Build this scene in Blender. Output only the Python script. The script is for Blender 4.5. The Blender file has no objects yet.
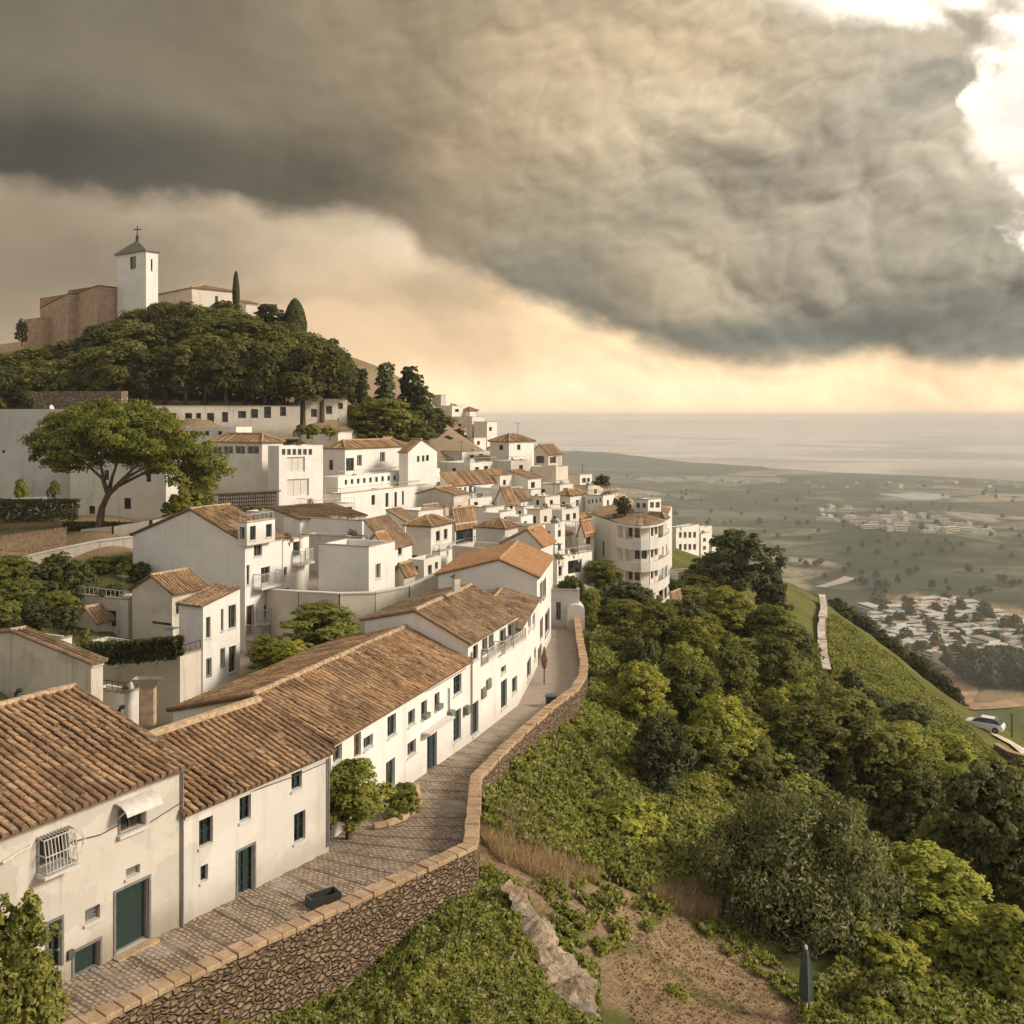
import bpy, math, random
import numpy as np
from mathutils import Vector
R_ = math.radians
SC = bpy.context.scene
COL = SC.collection
F = 1000.0; HZ = 417.0          # focal length in pixels, horizon row: only used to convert measurements to metres
def U(px): return (px-512.0)/F
def V(py): return (HZ-py)/F
def at(px, py, Y): return Vector((U(px)*Y, Y, V(py)*Y))

# ------------------------------------------------------------------ tagging / linking
def link(o):
    COL.objects.link(o); return o
def tag(o, label=None, cat=None, group=None, kind=None):
    if label: o['label'] = label
    if cat: o['category'] = cat
    if group: o['group'] = group
    if kind: o['kind'] = kind
    return o
def wpos(o):
    p = Vector((0, 0, 0))
    while o is not None:
        p += o.location; o = o.parent
    return p
def thing(name, label, cat, loc, group=None):
    o = bpy.data.objects.new(name, None); o.location = loc; o.empty_display_size = .3
    link(o); return tag(o, label, cat, group)
class MB:
    def __init__(s): s.v=[]; s.f=[]; s.m=[]; s.uv=[]
    def face(s, pts, m=0, uv=None):
        k=len(s.v); s.v.extend([tuple(p) for p in pts]); s.f.append(tuple(range(k,k+len(pts)))); s.m.append(m)
        s.uv.extend(uv if uv else [(0.0,0.0)]*len(pts))
    def box(s, o, ax, ay, az, m=0):
        """o = corner, three edge vectors"""
        o=Vector(o); ax=Vector(ax); ay=Vector(ay); az=Vector(az)
        if ax.cross(ay).dot(az)<0: o=o+ax; ax=-ax
        P=[o,o+ax,o+ax+ay,o+ay,o+az,o+ax+az,o+ax+ay+az,o+ay+az]
        for q in ((0,3,2,1),(4,5,6,7),(0,1,5,4),(1,2,6,5),(2,3,7,6),(3,0,4,7)):
            a=P[q[0]]; 
            e1=(P[q[1]]-a); e2=(P[q[3]]-a)
            s.face([P[i] for i in q], m, [(0,0),(e1.length,0),(e1.length,e2.length),(0,e2.length)])
    def bar(s, a, b, r, m=0):
        a=Vector(a); b=Vector(b); d=(b-a)
        if d.length<1e-6: return
        dn=d.normalized(); x=dn.orthogonal().normalized()*r; y=dn.cross(x).normalized()*r
        s.box(a-x-y, 2*x, 2*y, d, m)
    def tube(s, pts, rs, n=8, m=0, cap=True):
        pts=[Vector(p) for p in pts]; rings=[]
        for i,p in enumerate(pts):
            d=(pts[min(i+1,len(pts)-1)]-pts[max(i-1,0)]).normalized()
            x=d.cross(Vector((.31,.17,.93))); 
            if x.length<.05: x=d.cross(Vector((1,0,0)))
            x.normalize(); y=d.cross(x)
            rings.append([p+(x*math.cos(t)+y*math.sin(t))*rs[i] for t in [2*math.pi*j/n for j in range(n)]])
        for i in range(len(rings)-1):
            for j in range(n):
                k=(j+1)%n
                s.face([rings[i][j],rings[i][k],rings[i+1][k],rings[i+1][j]],m,[(j/n,i),((j+1)/n,i),((j+1)/n,i+1),(j/n,i+1)])
        if cap:
            s.face(rings[0][::-1],m); s.face(rings[-1],m)
    def ball(s, c, r, n=8, k=6, m=0, sq=(1,1,1)):
        c=Vector(c)
        def p(i,j):
            t=math.pi*i/k; a=2*math.pi*j/n
            return c+Vector((math.sin(t)*math.cos(a)*r*sq[0],math.sin(t)*math.sin(a)*r*sq[1],math.cos(t)*r*sq[2]))
        for i in range(k):
            for j in range(n):
                q=[p(i,j),p(i+1,j),p(i+1,j+1),p(i,j+1)]
                if i==0: q=[q[0],q[1],q[2]]
                elif i==k-1: q=[q[0],q[1],q[3]]
                s.face(q,m)
    def build(s, name, mats, parent=None, smooth=False, label=None):
        if not s.f: return None
        me=bpy.data.meshes.new(name); off=wpos(parent) if parent else Vector((0,0,0))
        v=np.array(s.v,dtype=np.float64)-np.array(off)
        me.from_pydata(v.tolist(),[],s.f)
        if not isinstance(mats,(list,tuple)): mats=[mats]
        for m in mats: me.materials.append(m)
        me.polygons.foreach_set('material_index',s.m)
        uvl=me.uv_layers.new(name='UVMap'); uvl.data.foreach_set('uv',np.array(s.uv,dtype=np.float32).ravel())
        if smooth: me.polygons.foreach_set('use_smooth',[True]*len(s.f))
        me.update()
        o=bpy.data.objects.new(name,me); link(o); o.parent=parent
        if label: o['label']=label
        return o
def top(mb, name, mats, label, cat, base=None, group=None, kind=None, smooth=False):
    """single-mesh thing: origin moved to base"""
    o=mb.build(name,mats,None,smooth)
    if base is None:
        a=np.array(mb.v); base=Vector((a[:,0].mean(),a[:,1].mean(),a[:,2].min()))
    o.data.transform(__import__('mathutils').Matrix.Translation(-Vector(base))); o.location=base
    return tag(o,label,cat,group,kind)
def quads_mesh(name, verts, uv=None, mat=None, col=None, off=(0,0,0)):
    """verts (n,4,3) numpy -> mesh of n separate quads"""
    n=len(verts); me=bpy.data.meshes.new(name)
    me.vertices.add(n*4); me.vertices.foreach_set('co',(verts.reshape(-1,3)-np.array(off)).astype(np.float32).ravel())
    me.loops.add(n*4); me.loops.foreach_set('vertex_index',np.arange(n*4,dtype=np.int32))
    me.polygons.add(n); me.polygons.foreach_set('loop_start',np.arange(0,n*4,4,dtype=np.int32))
    try: me.polygons.foreach_set('loop_total',np.full(n,4,dtype=np.int32))
    except Exception: pass
    uvl=me.uv_layers.new(name='UVMap')
    if uv is not None: uvl.data.foreach_set('uv',uv.astype(np.float32).ravel())
    if mat: me.materials.append(mat)
    me.update(calc_edges=True); me.validate()
    return me
def copy_tree(o, parent=None):
    c=o.copy(); COL.objects.link(c)
    if parent is not None: c.parent=parent
    for ch in list(o.children): copy_tree(ch,c)
    return c

# ------------------------------------------------------------------ materials
def mat(name, build, rough=.9, spec=.3):
    m=bpy.data.materials.new(name); m.use_nodes=True; nt=m.node_tree
    b=nt.nodes['Principled BSDF']; b.inputs['Roughness'].default_value=rough; b.inputs['Specular IOR Level'].default_value=spec
    N=NB(nt); r=build(N,b)
    return m
class NB:
    def __init__(s,nt): s.nt=nt
    def n(s,t,**k):
        x=s.nt.nodes.new(t)
        for a,v in k.items():
            if a.startswith('i_'):
                key=a[2:]; key=int(key) if key.isdigit() else key.replace('_',' ')
                s.set(x.inputs[key],v)
            else: setattr(x,a,v)
        return x
    def set(s,inp,v):
        if isinstance(v,bpy.types.NodeSocket): s.nt.links.new(v,inp)
        else:
            if isinstance(v,(tuple,list)) and len(v)==3 and inp.type=='RGBA': v=(*v,1)
            inp.default_value=v
    def math(s,op,a,b=0.0,c=None,clamp=False):
        x=s.nt.nodes.new('ShaderNodeMath'); x.operation=op; x.use_clamp=clamp
        s.set(x.inputs[0],a); s.set(x.inputs[1],b)
        if c is not None: s.set(x.inputs[2],c)
        return x.outputs[0]
    def vmath(s,op,a,b=(0,0,0)):
        x=s.nt.nodes.new('ShaderNodeVectorMath'); x.operation=op; s.set(x.inputs[0],a); 
        if op=='SCALE': s.set(x.inputs['Scale'],b)
        else: s.set(x.inputs[1],b)
        return x.outputs[1] if op in('LENGTH','DOT_PRODUCT','DISTANCE') else x.outputs[0]
    def mix(s,f,a,b,mode='MIX'):
        x=s.nt.nodes.new('ShaderNodeMix'); x.data_type='RGBA'; x.blend_type=mode; x.clamp_factor=True
        s.set(x.inputs[0],f); s.set(x.inputs[6],a); s.set(x.inputs[7],b); return x.outputs[2]
    def noise(s,vec,scale,detail=4,rough=.55,dist=0,color=False):
        x=s.nt.nodes.new('ShaderNodeTexNoise'); 
        if vec is not None: s.set(x.inputs['Vector'],vec)
        x.inputs['Scale'].default_value=scale; x.inputs['Detail'].default_value=detail
        x.inputs['Roughness'].default_value=rough; x.inputs['Distortion'].default_value=dist
        return x.outputs[1] if color else x.outputs[0]
    def voro(s,vec,scale,feature='F1',out=0,rand=1):
        x=s.nt.nodes.new('ShaderNodeTexVoronoi'); x.feature=feature
        if vec is not None: s.set(x.inputs['Vector'],vec)
        x.inputs['Scale'].default_value=scale; x.inputs['Randomness'].default_value=rand
        return x.outputs[out]
    def ss(s,v,a,b,lo=0.0,hi=1.0,t='SMOOTHSTEP'):
        x=s.nt.nodes.new('ShaderNodeMapRange'); x.interpolation_type=t; x.clamp=True
        s.set(x.inputs[0],v); x.inputs[1].default_value=a; x.inputs[2].default_value=b
        x.inputs[3].default_value=lo; x.inputs[4].default_value=hi; return x.outputs[0]
    def ramp(s,v,stops):
        x=s.nt.nodes.new('ShaderNodeValToRGB'); s.set(x.inputs[0],v); e=x.color_ramp.elements
        while len(e)<len(stops): e.new(.5)
        for k,(p,c) in enumerate(stops): e[k].position=p; e[k].color=(*c,1)
        return x.outputs[0]
    def obj(s): return s.n('ShaderNodeTexCoord').outputs['Object']
    def uv(s): return s.n('ShaderNodeTexCoord').outputs['UV']
    def pos(s): return s.n('ShaderNodeNewGeometry').outputs['Position']
    def rand(s): return s.n('ShaderNodeObjectInfo').outputs['Random']
    def scalev(s,v,sc): return s.vmath('MULTIPLY',v,sc)
    def bump(s,h,strength,dist,b):
        x=s.nt.nodes.new('ShaderNodeBump'); x.inputs['Strength'].default_value=strength; x.inputs['Distance'].default_value=dist
        s.set(x.inputs['Height'],h); s.set(b.inputs['Normal'],x.outputs[0])
M={}
def simple(name,c,rough=.7,spec=.3,var=.15,scale=6,metal=0,bump=0):
    def f(N,b):
        p=N.pos(); n=N.noise(p,scale,5,.6)
        c2=tuple(x*(1-var) for x in c); c3=tuple(min(1,x*(1+var)) for x in c)
        N.set(b.inputs['Base Color'],N.mix(N.ss(n,.3,.7),c2,c3)); b.inputs['Metallic'].default_value=metal
        if bump: N.bump(n,bump,.05,b)
    M[name]=mat(name,f,rough,spec); return M[name]
def plaster(name,c,stain=.5,dirt=(.30,.24,.17)):
    def f(N,b):
        p=N.pos(); big=N.noise(p,.35,6,.65,.6); mid=N.noise(p,1.3,7,.65)
        streak=N.noise(N.scalev(p,(1.6,1.6,.16)),1.0,6,.65,.3)
        fine=N.noise(p,22,4,.6)
        col=N.mix(N.ss(big,.38,.7,0,.55),c,tuple(x*y for x,y in zip(c,(.90,.86,.80))))
        col=N.mix(N.ss(streak,.52,.76,0,stain*.75),col,dirt)
        col=N.mix(N.ss(mid,.56,.74,0,stain*.5),col,tuple(x*.6 for x in c))
        sp=N.n('ShaderNodeSeparateXYZ',i_Vector=N.uv()).outputs[1]
        w=N.math('ADD',sp,N.math('MULTIPLY',N.noise(p,1.7,4),-.7))
        col=N.mix(N.ss(w,-.25,.9,.8*stain,0),col,dirt)     # rain-splashed foot of the wall
        pc=N.n('ShaderNodeSeparateColor',i_Color=N.voro(N.vmath('ADD',N.scalev(p,(.55,.55,.8)),N.vmath('SCALE',N.noise(p,1.1,4,.6,0,True),.8)),1,'F1',1)).outputs[0]
        col=N.vmath('SCALE',col,N.ss(pc,0,1,1-.16*stain,1+.05*stain,'LINEAR'))
        N.set(b.inputs['Base Color'],col)
        h=N.math('ADD',N.math('MULTIPLY',mid,.8),N.math('MULTIPLY',fine,.2))
        N.bump(h,.35,.04,b)
    M[name]=mat(name,f,.93,.2); return M[name]
def tilemat(name,cols,dark=.4):
    def f(N,b):
        uv=N.uv(); wn=N.n('ShaderNodeTexWhiteNoise',noise_dimensions='2D'); 
        fl=N.vmath('FLOOR',uv); N.set(wn.inputs['Vector'],fl)
        p=N.pos(); n=N.noise(p,.55,5,.65,.5); f2=N.noise(p,9,5,.7); n3=N.noise(p,2.6,4,.6)
        wn2=N.n('ShaderNodeTexWhiteNoise',noise_dimensions='2D'); N.set(wn2.inputs['Vector'],N.vmath('FLOOR',N.vmath('MULTIPLY',fl,(1,.22,1))))
        st=[(i/(len(cols)-1),c) for i,c in enumerate(cols)]; col=N.mix(.5,N.ramp(wn.outputs[0],st),N.ramp(wn2.outputs[0],st))
        col=N.mix(N.ss(n,.42,.66,0,dark),col,(.055,.035,.022))
        col=N.mix(N.ss(f2,.50,.70,0,.75),col,(.035,.026,.02))
        col=N.mix(N.ss(n3,.56,.70,0,.7),col,(.46,.36,.25))
        N.set(b.inputs['Base Color'],col); N.bump(f2,.6,.03,b)
    M[name]=mat(name,f,.93,.15); return M[name]
plaster('plaster',(.80,.755,.67),.5)
plaster('plaster_clean',(.86,.825,.76),.35)
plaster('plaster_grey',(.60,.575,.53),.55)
plaster('plaster_tan',(.72,.645,.53),.5)
plaster('plaster_front',(.66,.61,.53),.8)
plaster('plaster_lane',(.74,.70,.63),.65)
plaster('plaster_old',(.66,.60,.50),.9)
tilemat('tiles',[(.40,.225,.112),(.55,.325,.16),(.27,.165,.09),(.67,.44,.24),(.46,.26,.125),(.17,.115,.075),(.59,.36,.185)],.50)
tilemat('tiles_brown',[(.30,.19,.11),(.43,.275,.155),(.24,.155,.09),(.50,.335,.20),(.17,.12,.08)],.45)
tilemat('tiles_orange',[(.52,.27,.12),(.60,.34,.16),(.44,.22,.10),(.56,.32,.16)],.05)
simple('mortar',(.24,.16,.10),.95,.1,.4,8,bump=.5)
simple('mortar_pale',(.46,.33,.21),.95,.1,.3,5,bump=.6)
simple('green_wood',(.022,.040,.034),.55,.4,.35,14,bump=.2)
simple('frame_grey',(.20,.20,.18),.7,.3,.2)
simple('frame_white',(.66,.62,.55),.6,.3,.1)
simple('teal_wood',(.045,.068,.072),.5,.4,.3,14,bump=.2)
simple('brown_wood',(.16,.09,.045),.7,.3,.4,10,bump=.3)
simple('iron',(.035,.033,.03),.55,.4,.2)
simple('white_iron',(.50,.48,.43),.6,.3,.2)
simple('terrace',(.42,.33,.25),.9,.2,.25,2)
simple('terracotta',(.36,.15,.07),.85,.2,.25)
simple('awning',(.26,.22,.17),.85,.2,.2)
simple('pipe_metal',(.09,.10,.10),.5,.4,.2)
simple('tank_white',(.62,.62,.60),.6,.3,.1)
simple('cloth_white',(.7,.66,.58),.9,.1,.1)
simple('cloth_dark',(.085,.105,.09),.9,.1,.2)
simple('paint_white_car',(.75,.75,.74),.25,.5,.03)
simple('rubber',(.02,.02,.02),.9,.2,.1)
simple('lead_grey',(.22,.20,.165),.8,.3,.3,3,bump=.3)
def glass(N,b):
    n=N.noise(N.pos(),2.5,2,.5)
    N.set(b.inputs['Base Color'],N.mix(N.ss(n,.35,.65),(.012,.016,.018),(.055,.062,.062)))
M['glass']=mat('glass',glass,.12,.6)
def bark(N,b):
    p=N.obj(); n=N.noise(N.scalev(p,(6,6,1.2)),1.5,6,.7)
    N.set(b.inputs['Base Color'],N.mix(N.ss(n,.35,.65),(.045,.032,.022),(.17,.125,.085))); N.bump(n,.8,.06,b)
M['bark']=mat('bark',bark,.95,.1)
def rock_col(N,p,s=1.0):
    n=N.noise(p,.9*s,8,.7,.6); m_=N.noise(p,4*s,6,.7)
    c=N.mix(N.ss(n,.38,.62),(.30,.21,.13),(.60,.47,.33)); c=N.mix(N.ss(m_,.52,.68,0,.7),c,(.10,.085,.07))
    return c,N.math('ADD',n,N.math('MULTIPLY',m_,.5))
def rock(N,b):
    p=N.pos(); c,h=rock_col(N,p); g=N.noise(p,.35,4,.6)
    c=N.mix(N.ss(g,.54,.64,0,.5),c,(.36,.33,.27)); N.set(b.inputs['Base Color'],c); N.bump(h,1,.25,b)
M['rock']=mat('rock',rock,.95,.15)
def stonewall(sc,c1,c2,joint,flat=1.7):
    def f(N,b):
        uv=N.uv(); q=N.vmath('ADD',N.scalev(uv,(sc,sc*flat,1)),N.vmath('SCALE',N.vmath('SUBTRACT',N.noise(uv,2.2,3,.6,0,True),(.5,.5,.5)),.55))
        d=N.voro(q,1,'DISTANCE_TO_EDGE',0,.85); cc=N.voro(q,1,'F1',1,.85)
        r=N.n('ShaderNodeSeparateColor',i_Color=cc).outputs[0]
        n=N.noise(N.pos(),5,6,.7)
        col=N.mix(r,c1,c2); col=N.mix(N.ss(n,.45,.7,0,.6),col,tuple(x*.45 for x in c1))
        col=N.mix(N.ss(d,.01,.09,.9,0),col,joint)
        N.set(b.inputs['Base Color'],col)
        h=N.math('ADD',N.ss(d,0,.22),N.math('MULTIPLY',n,.5)); N.bump(h,1,.14,b)
    return f
M['wall_stone']=mat('wall_stone',stonewall(4.3,(.25,.175,.11),(.43,.305,.19),(.12,.085,.058)),.95,.1)
M['wall_stone_pale']=mat('wall_stone_pale',stonewall(2.2,(.30,.22,.15),(.47,.36,.25),(.12,.09,.06)),.95,.1)
def brick(N,b):
    br=N.n('ShaderNodeTexBrick',offset=.5); N.set(br.inputs['Vector'],N.uv())
    for k,v in (('Color1',(.62,.40,.25,1)),('Color2',(.44,.29,.19,1)),('Mortar',(.52,.42,.31,1))): br.inputs[k].default_value=v
    br.inputs['Scale'].default_value=1; br.inputs['Brick Width'].default_value=.62; br.inputs['Row Height'].default_value=.26; br.inputs['Mortar Size'].default_value=.035
    n=N.noise(N.pos(),1.2,6,.7)
    N.set(b.inputs['Base Color'],N.mix(N.ss(n,.42,.66,0,.7),br.outputs[0],(.34,.245,.17))); N.bump(br.outputs[1],.4,-.05,b)
M['brick']=mat('brick',brick,.95,.1)
def cobble(N,b):
    uv=N.uv(); w=N.vmath('ADD',uv,N.vmath('SCALE',N.vmath('SUBTRACT',N.noise(uv,1.3,4,.65,0,True),(.5,.5,.5)),.30))
    br=N.n('ShaderNodeTexBrick',offset=.5); N.set(br.inputs['Vector'],w)
    for k,v in (('Color1',(.47,.365,.26,1)),('Color2',(.27,.20,.14,1)),('Mortar',(.12,.09,.065,1))): br.inputs[k].default_value=v
    br.inputs['Scale'].default_value=1; br.inputs['Brick Width'].default_value=.23; br.inputs['Row Height'].default_value=.155; br.inputs['Mortar Size'].default_value=.028; br.inputs['Mortar Smooth'].default_value=.5; br.inputs['Bias'].default_value=-.1
    p=N.pos(); n=N.noise(p,.35,5,.65); n2=N.noise(p,7,5,.7); n3=N.noise(p,1.7,5,.7)
    col=N.mix(N.ss(n2,.5,.72,0,.6),br.outputs[0],(.22,.165,.115)); col=N.mix(N.ss(n3,.5,.68,0,.6),col,(.48,.39,.29))
    y=N.n('ShaderNodeSeparateXYZ',i_Vector=w).outputs[1]
    fr=N.math('FRACT',N.math('DIVIDE',y,1.05)); col=N.mix(N.ss(fr,.86,.95,0,.75),col,(.11,.08,.058))
    col=N.mix(N.ss(n,.52,.68,0,.5),col,(.50,.44,.37))
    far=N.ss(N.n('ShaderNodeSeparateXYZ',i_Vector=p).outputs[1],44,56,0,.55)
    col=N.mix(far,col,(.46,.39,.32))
    N.set(b.inputs['Base Color'],col); h=N.math('ADD',N.math('MULTIPLY',br.outputs[1],-1),N.math('MULTIPLY',n2,.8)); N.bump(h,.7,.05,b)
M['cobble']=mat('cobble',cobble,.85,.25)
def coping(N,b):
    p=N.pos(); n=N.noise(p,1.1,5,.65); m_=N.noise(p,11,6,.7)
    c=N.mix(N.ss(n,.35,.65),(.40,.27,.16),(.56,.40,.25)); c=N.mix(N.ss(m_,.5,.7,0,.6),c,(.20,.13,.08))
    N.set(b.inputs['Base Color'],c); N.bump(m_,.8,.05,b)
M['coping']=mat('coping',coping,.95,.1)
# leaves: colour varies leaf by leaf (uv) and clump by clump
def leafmat(name,c1,c2,c3=None,transl=.35,obj_var=.25):
    def f(N,b):
        uv=N.n('ShaderNodeSeparateXYZ',i_Vector=N.uv())
        col=N.mix(uv.outputs[0],c1,c2)
        if c3: col=N.mix(N.ss(uv.outputs[1],.80,.9,0,1),col,c3)
        v=N.ss(uv.outputs[1],0,.8,.72,1.28,'LINEAR'); col=N.vmath('SCALE',col,v)
        r=N.ss(N.rand(),0,1,1-obj_var*1.4,1+obj_var*1.3,'LINEAR'); col=N.vmath('SCALE',col,r)
        rr=N.math('FRACT',N.math('MULTIPLY',N.rand(),7.31)); col=N.mix(N.math('MULTIPLY',rr,obj_var*1.6),col,N.vmath('MULTIPLY',col,(1.20,1.0,.80)))
        N.set(b.inputs['Base Color'],col)
        t=N.n('ShaderNodeBsdfTranslucent'); N.set(t.inputs['Color'],N.vmath('MULTIPLY',col,(1.3,1.35,.8)))
        mx=N.n('ShaderNodeMixShader'); mx.inputs[0].default_value=transl
        N.nt.links.new(b.outputs[0],mx.inputs[1]); N.nt.links.new(t.outputs[0],mx.inputs[2])
        out=[x for x in N.nt.nodes if x.type=='OUTPUT_MATERIAL'][0]; N.nt.links.new(mx.outputs[0],out.inputs[0])
    M[name]=mat(name,f,.65,.25); return M[name]
leafmat('leaf_pine',(.105,.115,.032),(.200,.195,.055))
leafmat('leaf_umbrella',(.115,.135,.018),(.240,.235,.036),obj_var=0)
leafmat('leaf_bright',(.185,.215,.030),(.360,.350,.068))
leafmat('leaf_mid',(.130,.150,.030),(.260,.262,.060))
leafmat('leaf_dark',(.058,.072,.025),(.120,.130,.042),transl=.25)
leafmat('leaf_olive',(.085,.105,.030),(.190,.205,.062),(.34,.27,.17),obj_var=.1)
leafmat('leaf_garden',(.070,.090,.030),(.150,.160,.055),(.26,.18,.13))
leafmat('leaf_grass',(.150,.180,.026),(.310,.320,.055),(.36,.28,.15),obj_var=0)
leafmat('straw',(.36,.25,.14),(.56,.42,.26),transl=.3,obj_var=0)
leafmat('leaf_rust',(.16,.09,.05),(.26,.17,.09),transl=.2,obj_var=0)
# ------------------------------------------------------------------ terrain from surveyed heights
def Sz(Y):                       # height of the lane
    return float(np.interp(Y,[20,25,32,40,50,60,75,90],[-14.9,-15.0,-15.3,-15.6,-16.0,-16.3,-16.5,-16.6]))
def on_street(px,py):
    Y=-16/V(py)
    for _ in range(30): Y=Sz(Y)/V(py)
    return Vector((U(px)*Y,Y,Sz(Y)))
G=[ # px,py,Y  ground points
 (140,345,142),(30,362,140),(250,340,147),(300,366,138),(160,372,128),(60,380,128),(250,375,128),(345,408,128),(330,392,132),(345,430,117),(170,432,109),(250,430,113),(200,405,120),(280,402,123),(60,400,122),(0,420,117),(-200,420,117),
 (100,524,83),(0,592,69),(130,592,71),(0,553,79.5),(66,553,80),(130,543,82),(100,538,85),(0,522,89),(80,523,89),(-200,530,84),(100,645,64),(0,700,55),(-200,600,65),(230,690,60),(300,650,70),(430,578,80),(385,592,75),(340,610,70),(260,700,56),
 (450,548,95),(440,500,125),(470,448,165),(440,425,180),(510,465,130),(560,490,135),(600,510,135),(560,545,108),(592,585,92),(636,618,100),(690,566,150),(720,570,170),
 (330,520,98),(230,520,95),(200,440,108),(380,520,105),(560,600,84),
 (560,760,200),(650,680,220),(470,480,260),(300,420,230),(140,350,230),(-200,400,220),(760,700,210),
 (475,876,35.2),(420,960,30),(352,946,31.3),(250,1024,27),(540,930,33),(575,980,31.5),(600,950,34),(620,1020,30),(700,940,37),(750,1010,33),(900,1010,34),(1020,1000,36),
 (490,830,38.5),(515,770,46),(535,748,50),(590,700,60),(600,645,76),(640,860,41),(600,800,46),(700,800,53),(640,720,62),(700,650,82),(790,880,42),(790,960,37),
 (800,740,68),(850,830,58),(920,830,62),(1000,900,50),(990,820,75),(780,650,95),(840,690,92),(760,600,118),(700,600,110),(1100,900,55),(1200,1000,38),
 (90,505,103),(0,505,109),(-200,505,109),(150,527,99),(262,532,101),(300,530,97),(345,522,103),(440,522,119),(210,530,104),(360,505,112),(430,500,124),(300,470,112),(0,424,117),(100,424,117),
 (100,735,56),(200,735,58),(140,735,62),(90,720,62),(180,700,66),(340,650,66),(280,650,67),(430,600,72),(60,740,52),(0,720,52),(-100,720,52),(20,690,60),
 (60,642,66),(128,655,67),(100,655,64),(20,640,64),(150,660,66),
 (822,600,142),(900,665,125),(985,735,108),(1040,775,100),(870,720,98),(940,760,86),(1100,830,90),
 (852,640,230),(900,700,240),(960,760,200),(1000,752,160),(1040,752,165),(1100,780,160),(880,640,330),
]
pts=[]
for px,py,Y in G: pts.append((U(px),math.log(Y),V(py)*Y))
for px,py in ((37,996),(153,940),(256,893),(329,852),(414,782),(468,744),(499,720),(537,667),(551,638),(473,842),(344,897),(200,965),(510,735),(577,690),(575,640)):
    q=on_street(px,py); pts.append((q.x/q.y,math.log(q.y),q.z-.35))
for u in (-1.0,-.6,-.25,0,.3,.7,1.0):
    pts.append((u,math.log(12),-17.0)); pts.append((u,math.log(20),-16.6 if u>-.4 else -15.6))
for u in (-1,-.5,0,.1,.25,.38,.5,.7,1.0):
    z6=-197 if u>.25 else (-150 if u>0 else -80)
    pts += [(u,math.log(600),-186 if u>.1 else z6+40),(u,math.log(850),-196 if u>0 else -150)]
pts += [(.30,math.log(400),-150),(.4,math.log(320),-112),(.48,math.log(300),-95),(.52,math.log(260),-82),(.6,math.log(300),-95),(.8,math.log(300),-100),(.12,math.log(400),-120),(0,math.log(400),-90)]
P_=np.array(pts); P_[:,1]*=.8
def _ker(a,b):
    d2=((a[:,None,:2]-b[None,:,:2])**2).sum(-1); return np.sqrt(d2+.0016)
_A=_ker(P_,P_); _n=len(P_); _S=np.zeros((_n+3,_n+3)); _S[:_n,:_n]=_A+np.eye(_n)*-.002
_S[:_n,_n]=1; _S[:_n,_n+1]=P_[:,0]; _S[:_n,_n+2]=P_[:,1]; _S[_n:,:_n]=_S[:_n,_n:].T
_w=np.linalg.solve(_S,np.concatenate([P_[:,2],[0,0,0]]))
_rng=np.random.RandomState(5); _ph=_rng.rand(40,4)
def vnoise(x,y,L,seed=0,oct=4):
    r=0; amp=1; tot=0
    for o in range(oct):
        k=2*math.pi/(L/(1.9**o)); s=0
        for j in range(5):
            a=_ph[(seed*5+o*5+j)%40]; th=a[0]*6.283
            s=s+np.sin(k*(x*math.cos(th)+y*math.sin(th))*(.7+.6*a[2])+a[1]*6.283+1.7*np.sin(k*.6*(y*math.cos(th)-x*math.sin(th))+a[3]*6.28))
        r=r+amp*s/5*1.6; tot+=amp; amp*=.5
    return r/tot
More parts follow.
